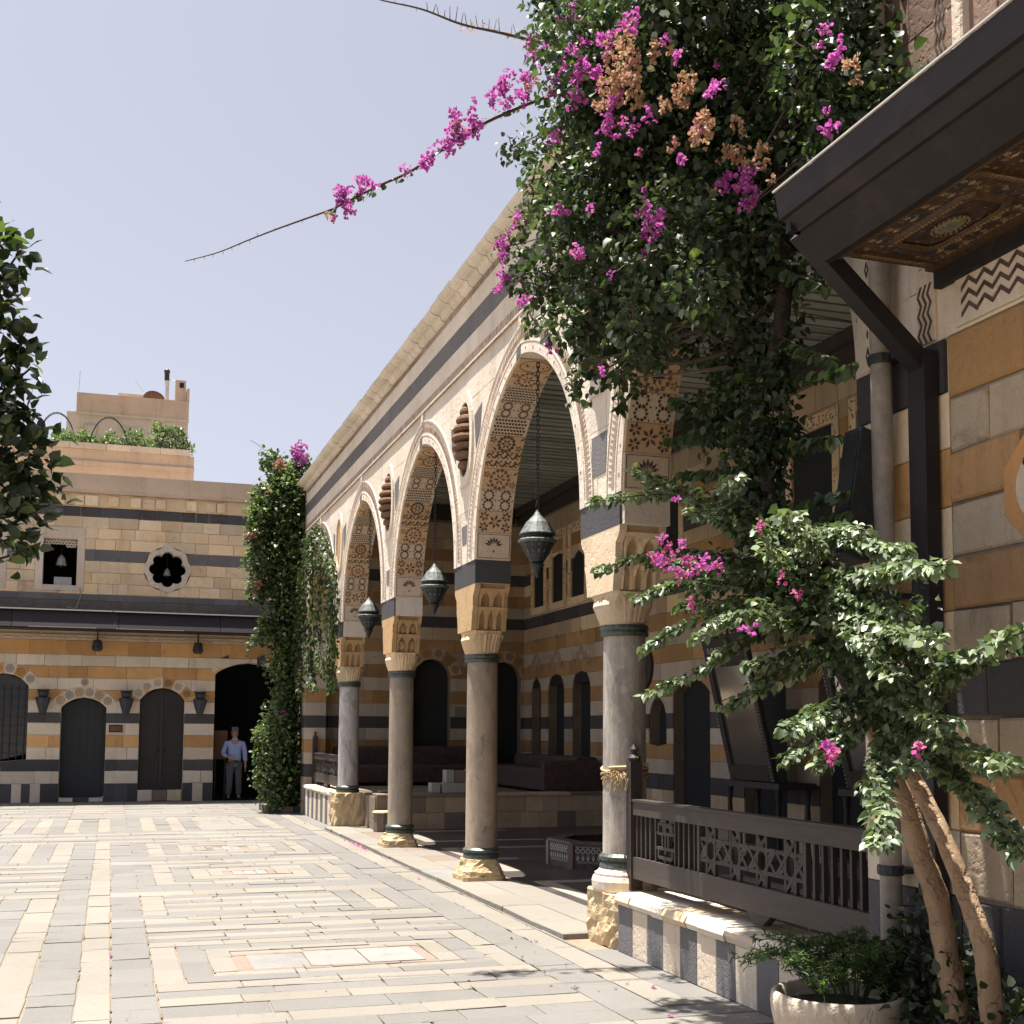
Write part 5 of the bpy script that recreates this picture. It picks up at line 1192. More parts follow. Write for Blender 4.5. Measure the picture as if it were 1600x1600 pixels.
for k, (x0, y0, w_, z0, h_, mk, lb) in enumerate(((5.30, 20.75, .15, .66, .17, 'tilewhite', 'small white block at the left end of the block stack'), (5.49, 20.72, .45, .66, .17, 'tilewhite', 'long white block at the bottom of the block stack'), (5.56, 20.75, .14, .832, .22, 'tilewhite', 'upright white block standing on the long block'), (5.71, 20.76, .22, .832, .21, 'pave_pink', 'brownish block between the white ones on the stack'), (5.95, 20.74, .32, .66, .40, 'tilewhite', 'tall pale block at the right of the stack, behind the brown column'))):
    b = MB(); b.loft([[(x0+a, y0+a, z), (x0+w_-a, y0+a, z), (x0+w_-a, y0+.25-a, z), (x0+a, y0+.25-a, z)] for a, z in ((.004, z0), (0, z0+.006), (0, z0+h_-.006), (.004, z0+h_))]); b.build('block', M[mk], label=lb, cat='block', group='blocks stacked on the platform edge')
t = thing('step_stool', 'low stone step block beside the brown column foot', 'step', (4.35, 20.4, .1)); b = MB(); b.lathe([(.135, .035), (.14, .06), (.14, .345), (.13, .35)], (4.36, 20.42, 0), 8); b.build('block', M['pave_pink'], t); b = MB(); b.lathe([(.155, .352), (.16, .365), (.15, .385)], (4.36, 20.42, 0), 8); b.build('top_slab', M['mottled'], t)
b = MB(); b.lathe([(.16, 0), (.19, .02), (.20, .035), (.17, .03), (.10, .02)], (4.62, 21.15, .655), 16, sy=.7); b.build('white_bowl', M['marble'], label='small white bowl lying on the platform behind the pedestal', cat='bowl')
# fountain basin
t = thing('fountain_basin', 'low eight-sided basin with white inlaid panels on the loggia floor', 'fountain', (6.15, 14.6, .1))
FC = (6.17, 14.65); FR_ = .86
op = [(FC[0]+FR_*math.cos(PI/8+PI/4*k+.08), FC[1]+FR_*math.sin(PI/8+PI/4*k+.08)) for k in range(8)]; ip = [(FC[0]+(FR_-.16)*math.cos(PI/8+PI/4*k+.08), FC[1]+(FR_-.16)*math.sin(PI/8+PI/4*k+.08)) for k in range(8)]
b = MB()
ringprism(b, ip, op, lambda u, v, d: (u, v, d), .03, .345); b.build('basin', M['inlay_dark'], t)
b = MB(); ringprism(b, [(FC[0]+(p[0]-FC[0])*.96, FC[1]+(p[1]-FC[1])*.96) for p in ip], [(FC[0]+(p[0]-FC[0])*1.02, FC[1]+(p[1]-FC[1])*1.02) for p in op], lambda u, v, d: (u, v, d), .346, .375); b.build('rim', M['dark_floor'], t)
b = MB(); b.poly([(p[0], p[1], .28) for p in ip]); b.build('water', M['glassdark'], t)
for k in range(8):
    p, q = Vector((*op[k], 0)), Vector((*op[(k+1) % 8], 0)); d = (q-p).normalized(); nn = Vector((d.y, -d.x, 0)); Ls = (q-p).length
    Pf = lambda u, z, dd, p=p, d=d, nn=nn: tuple(p + d*u + nn*dd + Vector((0, 0, z)))
    b = MB(); b.prism(Pf, [(-.035, .035), (.035, .035), (.035, .345), (-.035, .345)], -.02, .02); b.build('corner_post', M['pave_pink'], t)
    b = MB(); nn_ = 8
    for i in range(nn_):
        u = .06+(Ls-.12)*(i+.5)/nn_; s = (Ls-.12)/nn_*.48
        arc_ring(b, Pf, (u, .265), s*.62, s, 0, 2*PI, 8, .002, .006); b.prism(Pf, [(u, .135), (u+s*.6, .175), (u, .225), (u-s*.6, .175)], .002, .006, back=False)
        arc_ring(b, Pf, (u+s, .115), s*.5, s*.8, 0, PI, 5, .002, .006); arc_ring(b, Pf, (u, .325), s*.5, s*.8, PI, 2*PI, 5, .002, .006)
    b.build('inlay', M['tilewhite'], t, kind='stuff')
# tall leaning mirrors on a dark console, round shield and pointed wall lamp on the back wall
def mirror(label, yc, z0, h, w_, x0, lean, group):
    t = thing('standing_mirror', label, 'mirror', (x0, yc, z0), group=group)
    def P(u, z, d): return (x0-d-lean*z/h*1.0 + .0, yc+u, z0+z)
    b = MB()
    for p in ([(-w_, 0), (-w_+.11, 0), (-w_+.11, h), (-w_, h)], [(w_-.11, 0), (w_, 0), (w_, h), (w_-.11, h)], [(-w_+.11, 0), (w_-.11, 0), (w_-.11, .2), (-w_+.11, .2)], [(-w_+.11, h-.42), (w_-.11, h-.42), (w_-.11, h), (-w_+.11, h)]): b.prism(P, p, 0, .07, .01)
    fo = b.build('frame', M['browndoor'], t)
    b = MB()
    for s in (-1, 1):
        for k in range(int(h/.045)): b.prism(P, disc_pts((s*(w_-.03), .02+k*.045), .014, 5), .07, .085, back=False)
    for k in range(9): arc_ring(b, P, (-w_+.18+k*(2*w_-.36)/8, h-.2), .02, .045, 0, 2*PI, 6, .071, .085)
    b.build('beading', M['whiteline'] if False else M['marble'], fo, kind='stuff')
    b = MB(); b.prism(P, [(-w_+.11, .2), (w_-.11, .2), (w_-.11, h-.42), (-w_+.11, h-.42)], .02, .03, back=False); b.build('glass', M['mirror'], t)
    b = MB(); b.box(x0-.1, x0+.45, yc-w_-.15, yc+w_+.15, z0-.09, z0-.012); b.build('console_top', M['browndoor'], t)
    for sy in (-1, 1):
        for dx in (-.05, .38): 
            b = MB(); b.lathe([(.05, .035), (.03, .3), (.045, .55), (.03, z0-.3), (.05, z0-.095)], (x0+dx, yc+sy*(w_+.05), 0), 8); b.build('leg', M['browndoor'], t)
    return t
mirror('tall leaning mirror in dark carved frame behind the railing, nearer the column', 14.75, 1.08, 1.95, .60, 8.25, .45, 'leaning mirrors on consoles')
mirror('tall leaning mirror in dark carved frame behind the twin trunks', 11.9, 1.08, 1.95, .60, 8.25, .45, 'leaning mirrors on consoles')
t = thing('round_shield', 'dark round disc mounted on the loggia wall beside the near column', 'shield', (8.75, 19.55, 2.75)); b = MB()
b.loft([[(8.78-dx, 19.62+r*math.cos(2*PI*k/20), 2.85+r*math.sin(2*PI*k/20)) for k in range(20)] for r, dx in ((.40, 0), (.40, .03), (.33, .06), (.1, .1))]); b.build('disc', M['browndoor'], t)
# armchair silhouette behind the railing
t = thing('carved_armchair', 'dark armchair with arched inlaid back standing behind the railing', 'armchair', (6.6, 9.6, .1))
b = MB(); b.box(6.3, 6.9, 9.35, 9.95, .42, .55); b.build('seat', M['sofa'], t)
b = MB(); b.loft([[(6.92+dx, 9.65+.33*math.cos(a)*(1 if math.sin(a) > 0 else 1), .56+(.62*math.sin(a) if math.sin(a) > 0 else 0)) for a in [PI*k/14 for k in range(15)]] for dx in (0, .06)]); b.build('backrest', M['browndoor'], t)
for sx, sy in ((6.33, 9.38), (6.33, 9.92), (6.87, 9.38), (6.87, 9.92)):
    b = MB(); b.box(sx-.025, sx+.025, sy-.025, sy+.025, .035, .42); b.build('leg', M['browndoor'], t)
for yy in (9.33, 9.97): b = MB(); b.box(6.3, 6.92, yy-.03, yy+.03, .72, .77); b.box(6.31, 6.36, yy-.025, yy+.025, .55, .72); b.build('armrest', M['browndoor'], t)
# straw tied round the near column
t = thing('straw_bundle', 'frayed straw rope tied round the near grey column', 'rope', (CX, CY[0], 1.3)); b = MB()
for k in range(5): b.tube([(CX+(.190+.004*(k % 2))*math.cos(a), CY[0]+(.190+.004*(k % 2))*math.sin(a), 1.34+k*.018+.02*math.sin(a*2+k)) for a in [2*PI*i/24 for i in range(25)]], .009, 5)
b.build('binding', M['straw'], t)
b = MB()
for k in range(90):
    a = rnd.uniform(-2.9, -1.3); r0 = .192; p = Vector((CX+r0*math.cos(a), CY[0]+r0*math.sin(a), 1.40-rnd.random()*.05)); q = p+Vector((rnd.uniform(-.05, .05)+.03*math.cos(a), -.035-rnd.random()*.03, -rnd.uniform(.03, .16))); m_ = (p+q)/2+Vector((0, -.03, .02)); b.tube([p, m_, q], .0028, 3, cap=False)
b.tube([(CX-.18, CY[0]-.1, 1.42), (CX-.02, CY[0]-.22, 1.43), (CX+.12, CY[0]-.2, 1.45)], .014, 5)
b.build('loose_straw', M['straw'], t, kind='stuff')
# ================================================================ near wing on the right with the painted canopy
nw = thing('near_stone_wing', 'shaded wing of large honey and white blocks under a painted wooden canopy', 'building', (4.0, 3.0, 0))
PN = lambda u, z, d: (3.85 - d, u, z)
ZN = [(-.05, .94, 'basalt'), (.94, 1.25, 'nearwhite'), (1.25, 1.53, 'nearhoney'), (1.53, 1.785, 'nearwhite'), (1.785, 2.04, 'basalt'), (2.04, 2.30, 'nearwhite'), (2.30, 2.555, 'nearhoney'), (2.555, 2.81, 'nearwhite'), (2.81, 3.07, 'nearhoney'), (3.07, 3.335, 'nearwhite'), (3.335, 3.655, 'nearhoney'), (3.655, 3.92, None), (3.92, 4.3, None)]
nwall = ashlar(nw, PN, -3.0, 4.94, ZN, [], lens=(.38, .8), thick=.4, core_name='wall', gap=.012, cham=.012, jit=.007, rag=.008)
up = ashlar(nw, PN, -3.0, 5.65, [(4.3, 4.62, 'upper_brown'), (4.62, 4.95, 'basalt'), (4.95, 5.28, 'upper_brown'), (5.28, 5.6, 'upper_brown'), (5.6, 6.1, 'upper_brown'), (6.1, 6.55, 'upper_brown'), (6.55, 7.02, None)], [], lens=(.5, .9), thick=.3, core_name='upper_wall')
def zigzag(P, u0, u1, z0, z1, horiz, parent, d=.022):
    b = MB(); b.prism(P, [(u0, z0), (u1, z0), (u1, z1), (u0, z1)], 0, d, .004, back=False); o = b.build('zigzag_band', M['white'], parent)
    b = MB()
    L = (u1-u0) if horiz else (z1-z0); W_ = (z1-z0) if horiz else (u1-u0); step = .11 if horiz else .10; n = int(L/step)
    for i in range(n):
        for k in range(3):
            off = W_*(.14+.27*k); th = W_*.10
            for half in (0, 1):
                s0 = i*step+half*step/2; s1 = s0+step/2; a = 0 if half == 0 else W_*.19; e = W_*.19-a
                q = [(s0, off+a), (s1, off+e), (s1, off+e+th), (s0, off+a+th)]
                if horiz: q = [(u0+s, z0+t) for s, t in q]
                else: q = [(u0+t, z0+s) for s, t in q]
                b.prism(P, q, d, d+.004, back=False)
    b.build('zigzag_inlay', M['inlay_dark'], o)
zigzag(PN, -3.0, 4.86, 3.67, 3.90, True, nwall)
zigzag(PN, 4.86, 4.97, 4.7, 6.3, False, up); 
b = MB(); b.prism(PN, [(4.70, 4.3), (4.78, 4.3), (4.78, 6.6), (4.70, 6.6)], .02, .07, .01); b.build('pilaster_strip', M['white'], up)
# medallion
mc = (4.30, 2.80); b = MB(); b.prism(PN, disc_pts(mc, .27, 8, PI/8), .01, .028, .004, back=False); md = b.build('medallion', M['honey'], nwall)
b = MB(); b.prism(PN, disc_pts(mc, .17, 20), .02, .031, .002, back=False); b.build('medallion_disc', M['white'], md)
b = MB()
for k in range(46):
    a = rnd.uniform(0, 2*PI); r = .155*math.sqrt(rnd.random()); c_ = (mc[0]+r*math.cos(a), mc[1]+r*math.sin(a)); b.prism(PN, disc_pts(c_, rnd.uniform(.012, .022), 5, a), .031, .034, back=False)
b.build('medallion_inlay', M['inlay_dark'], md, kind='stuff')
# corner pier with carving
b = MB(); b.box(XF, XF+.40, 4.95, 5.71, -.02, 3.384); pier = b.build('corner_pier', M['mortar'], nw)
for z0, z1, mk in ((-.02, .94, 'basalt'), (.94, 1.25, 'white'), (1.25, 1.53, 'mottled'), (1.53, 1.785, 'white'), (1.785, 2.04, 'basalt'), (2.04, 2.3, 'mottled'), (2.3, 2.555, 'honey'), (2.555, 2.81, 'mottled'), (2.81, 3.1, 'honey'), (3.1, 3.38, 'mottled')):
    b = MB(); b.prism(PA, [(4.955, z0+.002), (5.708, z0+.002), (5.708, z1-.002), (4.955, z1-.002)], .0, .02, .006, back=False); b.build('pier_stone', M[mk], pier)
b = MB(); b.box(XF-.024, XF+.40, 4.98, 5.72, 3.387, 3.648); b.build('impost', M['basalt'], nw)
PA2 = lambda u, z, d: (XF-.02-d, u, z)
b = MB(); b.prism(PA2, [(5.50, 3.66), (5.67, 3.66), (5.70, 4.35), (5.58, 4.9), (5.50, 4.9)], .002, .02, .004, back=False); lo_ = b.build('lozenge_panel', M['white'], nw); b = MB()
for k in range(7):
    z = 3.74+k*.12; s = .05 if k % 2 == 0 else .026
    pts = lambda q: [(5.585-.35*q, z), (5.585, z+q), (5.585+.35*q, z), (5.585, z-q)]
    A_, B_ = pts(s), pts(s*.55)
    for i in range(4): j = (i+1) % 4; b.prism(PA2, [A_[i], A_[j], B_[j], B_[i]], .02, .024, back=False)
b.build('lozenge_inlay', M['inlay_dark'], lo_)
zigzag(PA2, 5.40, 5.49, 3.66, 4.9, False, nw, .018)
zigzag(PA2, 5.02, 5.16, 3.66, 4.05, False, nw, .018)
b = MB(); b.tube([(3.755, 5.365, z) for z in (.02, .9, 2.0, 3.2, 4.5, 5.6, 6.7)], .056, 12); dp = b.build('drainpipe', M['pipe'], nw, smooth=True)
for z in (1.0, 2.38, 3.62, 5.2): b = MB(); b.lathe([(.064, 0), (.068, .01), (.068, .04), (.064, .05)], (3.755, 5.365, z), 12); b.box(3.77, 3.85, 5.27, 5.46, z+.012, z+.038); b.build('pipe_bracket', M['iron'], dp)
b = MB(); b.box(3.755, 3.835, 5.01, 5.145, -.02, 3.60); b.build('corner_post', M['awning'], nw)
t = thing('wall_speaker', 'long dark loudspeaker box tilted forward on the corner pier', 'loudspeaker', (3.65, 5.42, 2.6))
b = MB(); b.loft([[(3.66, 5.36, 2.58), (3.52, 5.36, 2.62), (3.52, 5.52, 2.62), (3.66, 5.52, 2.58)], [(3.80, 5.40, 3.25), (3.66, 5.40, 3.30), (3.66, 5.56, 3.30), (3.80, 5.56, 3.25)]]); b.build('cabinet', M['iron'], t)
b = MB(); b.hexa([(3.513, 5.375, 2.64), (3.517, 5.375, 2.64), (3.517, 5.505, 2.64), (3.513, 5.505, 2.64), (3.653, 5.415, 3.28), (3.657, 5.415, 3.28), (3.657, 5.545, 3.28), (3.653, 5.545, 3.28)]); b.build('grille_cloth', M['void'], t)
b = MB(); b.bar((3.78, 5.47, 3.2), (3.86, 5.5, 3.3), .04, .03); b.bar((3.66, 5.45, 2.65), (3.86, 5.45, 2.65), .03, .03); b.build('bracket', M['iron'], t)
# painted wooden canopy
cn = MB(); cn.hexa([(2.972, -3, 4.285), (3.835, -3, 4.56), (3.835, 5.02, 4.56), (2.972, 5.02, 4.285), (2.972, -3, 4.30), (3.835, -3, 4.585), (3.835, 5.03, 4.585), (2.972, 5.03, 4.30)])
canopy = cn.build('painted_canopy', M['awning_y'], nw)
b = MB(); b.hexa([(2.96, -3, 4.15), (3.0, -3, 4.15), (3.0, 5.02, 4.15), (2.96, 5.02, 4.15), (2.94, -3, 4.28), (2.98, -3, 4.28), (2.98, 5.02, 4.28), (2.94, 5.02, 4.28)]); b.build('fascia_board', M['awning_y'], canopy)
b = MB(); b.hexa([(3.04, -3, 4.09), (3.08, -3, 4.09), (3.08, 5.01, 4.09), (3.04, 5.01, 4.09), (2.985, -3, 4.149), (3.06, -3, 4.149), (3.06, 5.01, 4.149), (2.985, 5.01, 4.149)]); b.build('fascia_moulding', M['awning_y'], canopy)
b = MB(); b.hexa([(3.19, -3, 3.965), (3.23, -3, 3.965), (3.23, 5.0, 3.965), (3.19, 5.0, 3.965), (3.06, -3, 4.088), (3.12, -3, 4.088), (3.12, 5.0, 4.088), (3.06, 5.0, 4.088)]); b.build('fascia_board', M['awning_y'], canopy)
b = MB(); b.box(2.932, 2.942, -3, 5.03, 4.284, 4.292); b.build('metal_edge', M['whiteline'], canopy)
b = MB(); b.box(3.0, 3.83, 4.98, 5.02, 4.09, 4.29); b.build('end_board', M['awning'], canopy)
b = MB(); b.box(3.24, 3.825, -3, 4.985, 4.0, 4.03); sof = b.build('soffit', M['painted'], canopy)
for x0, x1 in ((3.235, 3.275), (3.755, 3.80)): b = MB(); b.box(x0, x1, -3, 4.985, 3.984, 4.0); b.build('soffit_rail', M['painted_rail'], sof)
y = 4.93; k = 0
fl_ = MB()
def fdisc(x, yy, r, n=6, z=3.9985):
    for q in range(n):
        a = 2*PI*q/n; fl_.poly([(x, yy, z), (x+r*math.cos(a-.35), yy+r*math.sin(a-.35), z), (x+r*1.25*math.cos(a), yy+r*1.25*math.sin(a), z), (x+r*math.cos(a+.35), yy+r*math.sin(a+.35), z)])
for q in range(60):
    yy = 4.9-q*.13; fdisc(3.305, yy, .017); fdisc(3.725, yy, .017)
    fdisc(3.405+.02*(q % 2), yy+.03, .012, 5); fdisc(3.63-.02*(q % 2), yy-.03, .012, 5); fdisc(3.515, yy, .013, 6)
    for xx in (3.345, 3.685): fl_.poly([(xx-.012, yy, 3.9985), (xx, yy-.03, 3.9985), (xx+.012, yy, 3.9985), (xx, yy+.03, 3.9985)])
    for m_ in range(3):
        for xx, sg in ((3.282, 1), (3.748, -1)): fl_.poly([(xx, yy+m_*.043, 3.9985), (xx+sg*.012, yy+.02+m_*.043, 3.9985), (xx, yy+.04+m_*.043, 3.9985)])
while y > -2.5:
    b = MB(); b.box(3.278, 3.752, y-.045, y, 3.981, 4.0); rl = b.build('soffit_rail', M['painted_rail'], sof)
    b = MB()
    for q in range(15): b.poly([(3.34+q*.0235, y-.04, 3.9805), (3.352+q*.0235, y-.006, 3.9805), (3.3635+q*.0235, y-.04, 3.9805)])
    b.build('rail_zigzag', M['dullgold'], rl, kind='stuff')
    c_ = (3.515, y-.45); oc = lambda sx, sy, cut, z: [(c_[0]+px_*sx, c_[1]+py_*sy, z) for px_, py_ in ((-1, -1+cut), (-1+cut, -1), (1-cut, -1), (1, -1+cut), (1, 1-cut), (1-cut, 1), (-1+cut, 1), (-1, 1-cut))]
    b = MB(); b.loft([oc(.135, .30, .25, 4.0), oc(.125, .285, .25, 3.982), oc(.112, .27, .25, 3.98), oc(.10, .25, .25, 3.99)], cap=False); fr_ = b.build('soffit_frame', M['painted_rail'], sof)
    b = MB(); b.loft([oc(.099, .249, .25, 3.997), oc(.075, .19, .35, 3.982), oc(.065, .17, .35, 3.988)]); b.build('soffit_panel', M['painted_dark'], sof)
    b = MB(); b.lathe([(.038, 3.972), (.05, 3.98), (.05, 3.989)], (c_[0], c_[1], 0), 14, sy=1.9); b.build('soffit_boss', M['boss'], sof)
    b = MB()
    for q in range(20):
        for s in (-1, 1): b.box(c_[0]+s*.119-.005, c_[0]+s*.119+.005, c_[1]-.235+q*.0242, c_[1]-.221+q*.0242, 3.974, 3.9805)
    for q in range(22):
        a = 2*PI*q/22; b.box(c_[0]+.058*math.cos(a)-.004, c_[0]+.058*math.cos(a)+.004, c_[1]+.108*math.sin(a)-.005, c_[1]+.108*math.sin(a)+.005, 3.974, 3.983)
    b.build('soffit_beading', M['dullgold'], sof, kind='stuff')
    for q in range(8):
        a = 2*PI*q/8+.3; fdisc(c_[0]+.083*math.cos(a), c_[1]+.21*math.sin(a), .009, 5, 3.9845)
    y -= .90; k += 1
fl_.build('painted_flowers', M['flowerpaint'], sof, kind='stuff')
b = MB(); b.box(3.80, 3.842, -3, 4.98, 3.90, 3.999); b.build('wall_plate', M['awning_y'], canopy)
b = MB(); b.bar((3.10, 5.06, 4.13), (3.80, 5.08, 3.53), .085, .10, up=(0, 1, 0)); b.build('strut', M['awning'], canopy)
# garden bed by the wall
bed = MB(); bed.box(3.3, 3.84, 3.0, 5.3, -.01, .05); bed.build('soil_bed', M['soil'], kind='structure')

# ================================================================ person in the archway
def skin_mesh(name, verts, edges, radii, mats, parent, sub=2, root=0, mat_fn=None):
    me = bpy.data.meshes.new(name); o = org(parent); me.from_pydata([tuple(Vector(v)-o) for v in verts], edges, [])
    ob = bpy.data.objects.new(name, me); COL.objects.link(ob)
    for m in mats: me.materials.append(m)
    md = ob.modifiers.new('skin', 'SKIN'); md.use_smooth_shade = True
    sv = me.skin_vertices[0].data if me.skin_vertices else None
    for i, r in enumerate(radii):
        sv[i].radius = r if isinstance(r, tuple) else (r, r); sv[i].use_root = (i == root)
    ob.modifiers.new('sub', 'SUBSURF').levels = sub; ob.modifiers['sub'].render_levels = sub
    dg = bpy.context.evaluated_depsgraph_get(); ev = ob.evaluated_get(dg); m2 = bpy.data.meshes.new_from_object(ev)
    m2.materials.clear(); [m2.materials.append(m) for m in mats]
    ob.modifiers.clear(); ob.data = m2; m2.name = name
    m2.polygons.foreach_set('use_smooth', [True]*len(m2.polygons))
    if mat_fn:
        for p in m2.polygons: p.material_index = mat_fn(p.center + o)
    if name in ('shirt', 'trousers'):
        import mathutils.noise as mn
        for v in m2.vertices:
            q = Vector((v.co.x*9, v.co.y*9, v.co.z*(5 if name == 'shirt' else 3))); v.co += v.normal*(mn.noise(q)*.016+mn.noise(q*2.3)*.007)
    ob.parent = parent; ORG[ob] = o; return ob
M['skin'] = plain('tanned_skin', (0.28, 0.155, 0.10), 0.6, var=0.12, scale=9, bump=0.02)
M['shirt'] = plain('light_blue_shirt', (0.23, 0.28, 0.48), 0.85, var=0.15, scale=20, bump=0.2)
M['trousers'] = plain('dark_grey_trousers', (0.075, 0.078, 0.085), 0.9, var=0.2)
M['hair'] = plain('grey_hair', (0.16, 0.15, 0.145), 0.85, var=0.4, scale=60)
M['shoe'] = plain('dark_leather_shoe', (0.02, 0.018, 0.017), 0.5)
px, py = 2.97, 31.62
man = thing('person', 'man in light blue shirt and dark trousers standing in the shaded archway', 'person', (px, py, 0))
V = lambda x, y, z: (px+x, py+y, z)
bv = [V(0, 0, .95), V(0, 0, 1.10), V(0, .0, 1.28), V(0, .0, 1.42), V(0, -.01, 1.50), V(0, -.02, 1.58), V(0, -.03, 1.655), V(0, -.02, 1.73),
      V(-.19, .0, 1.41), V(-.27, -.02, 1.14), V(-.16, -.20, 1.06), V(-.10, -.25, 1.05),
      V(.19, .0, 1.41), V(.25, .02, 1.13), V(.27, -.03, .88), V(.27, -.045, .80),
      V(-.095, 0, .90), V(-.11, -.01, .50), V(-.12, .02, .09), V(-.13, -.12, .04), V(.095, 0, .90), V(.11, -.01, .50), V(.12, .02, .09), V(.14, -.12, .04)]
be = [(0, 1), (1, 2), (2, 3), (3, 4), (4, 5), (5, 6), (6, 7), (3, 8), (8, 9), (9, 10), (10, 11), (3, 12), (12, 13), (13, 14), (14, 15), (0, 16), (16, 17), (17, 18), (18, 19), (0, 20), (20, 21), (21, 22), (22, 23)]
br_ = [(.145, .10), (.145, .10), (.155, .105), (.13, .09), .052, .062, (.078, .092), (.06, .075), .062, .047, .032, (.038, .018), .062, .047, .032, (.018, .038), .085, .058, .042, .035, .085, .058, .042, .035]
def fing(w0, base_i, dirv, side, n=5):
    for k in range(n):
        ln_ = (.062, .078, .082, .074, .06)[k]; off = Vector(side)*(-.03+.015*k); a = Vector(bv[base_i]) + off*.9; 
        if k == 0: d = (Vector(dirv)*.5+Vector(side)*-1.0).normalized()
        else: d = Vector(dirv).normalized()
        i0 = len(bv); bv.append(tuple(a+d*.03)); bv.append(tuple(a+d*(.03+ln_*.5))); bv.append(tuple(a+d*(.03+ln_)+Vector((0, 0, -.012))))
        be.extend([(base_i, i0), (i0, i0+1), (i0+1, i0+2)]); br_.extend([.0095, .009, .0075])
fing(0, 11, (.9, -.3, -.25), (0, 0, 1)); fing(0, 15, (0, -.1, -1), (0, 1, 0))
body = skin_mesh('body', bv, be, br_, [M['skin']], man)
b = MB(); hz = Vector(V(0, -.03, 1.66))       # face details
for s in (-1, 1):
    b.lathe([(.001, -.008), (.011, 0), (.001, .008)], tuple(hz+Vector((s*.032, -.088, .012))), 8)
b.build('eyes', M['iron'], man)
b = MB(); b.loft([[tuple(hz+Vector((x, y, z))) for x, y, z in r] for r in ([(-.006, -.085, .015), (.006, -.085, .015), (.006, -.075, .015), (-.006, -.075, .015)], [(-.016, -.108, -.025), (.016, -.108, -.025), (.016, -.08, -.03), (-.016, -.08, -.03)])]); b.build('nose', M['skin'], man)
b = MB(); b.box(px-.025, px+.025, py-.118, py-.10, 1.595, 1.603); b.build('mouth', M['terracotta'], man)
for s in (-1, 1): b = MB(); b.lathe([(.004, -.03), (.016, -.01), (.018, .012), (.004, .03)], tuple(hz+Vector((s*.083, .005, .0))), 8, sx=.5); b.build('ear', M['skin'], man)
hv = [V(0, .02, 1.70), V(0, -.015, 1.755), V(0, .055, 1.66)]
skin_mesh('hair', hv, [(0, 1), (0, 2)], [(.080, .078), (.045, .05), (.066, .048)], [M['hair']], man, 2)
sv_ = [V(0, .005, .93), V(0, .0, 1.10), V(0, .0, 1.28), V(0, 0, 1.415), V(0, -.005, 1.475), V(-.195, .0, 1.40), V(-.275, -.015, 1.145), V(-.20, -.15, 1.08), V(.195, .0, 1.40), V(.255, .02, 1.13), V(.272, -.02, .93)]
skin_mesh('shirt', sv_, [(0, 1), (1, 2), (2, 3), (3, 4), (3, 5), (5, 6), (6, 7), (3, 8), (8, 9), (9, 10)], [(.185, .13), (.18, .13), (.18, .125), (.15, .105), (.07, .07), .078, .066, .05, .078, .066, .055], [M['shirt']], man, 2)
tv = [V(0, .0, .95), V(-.095, 0, .86), V(-.115, -.01, .50), V(-.125, .015, .08), V(.095, 0, .86), V(.115, -.01, .50), V(.125, .015, .08)]
skin_mesh('trousers', tv, [(0, 1), (1, 2), (2, 3), (0, 4), (4, 5), (5, 6)], [(.15, .115), .115, .085, .07, .115, .085, .07], [M['trousers']], man, 2)
b = MB(); b.lathe([(.072, 1.475), (.082, 1.50), (.062, 1.535)], (px, py-.01, 0), 12, cap=False, sy=.9); b.build('collar', M['shirt'], man)
b = MB(); b.lathe([(.155, .935), (.16, .95), (.157, .975)], (px, py, 0), 16, cap=False, sy=.72); b.build('belt', M['shoe'], man)
for s in (-1, 1): skin_mesh('shoe', [V(s*.125, .05, .045), V(s*.13, -.06, .045), V(s*.14, -.17, .035)], [(0, 1), (1, 2)], [(.05, .045), (.05, .045), (.045, .032)], [M['shoe']], man, 1)
t = thing('notice_board', 'dull red board standing in the dark archway behind the man', 'board', (2.75, 31.75, 1.1)); b = MB(); b.box(2.5, 2.82, 32.0, 32.04, 1.0, 1.72); b.build('panel', M['terracotta'], t); b = MB(); b.box(2.52, 2.56, 32.045, 32.08, 0, 1.7); b.box(2.76, 2.80, 32.045, 32.08, 0, 1.7); b.build('legs', M['iron'], t)
t = thing('barrier_rope', 'thin rope sagging across the dark archway beside the man', 'rope', (3.5, 31.35, .6)); b = MB(); b.tube(smooth_path([(3.32, 31.9, .62), (3.45, 31.8, .40), (3.65, 31.7, .36), (3.98, 31.7, .7)]), .008, 5); b.build('rope', M['pipe'], t)
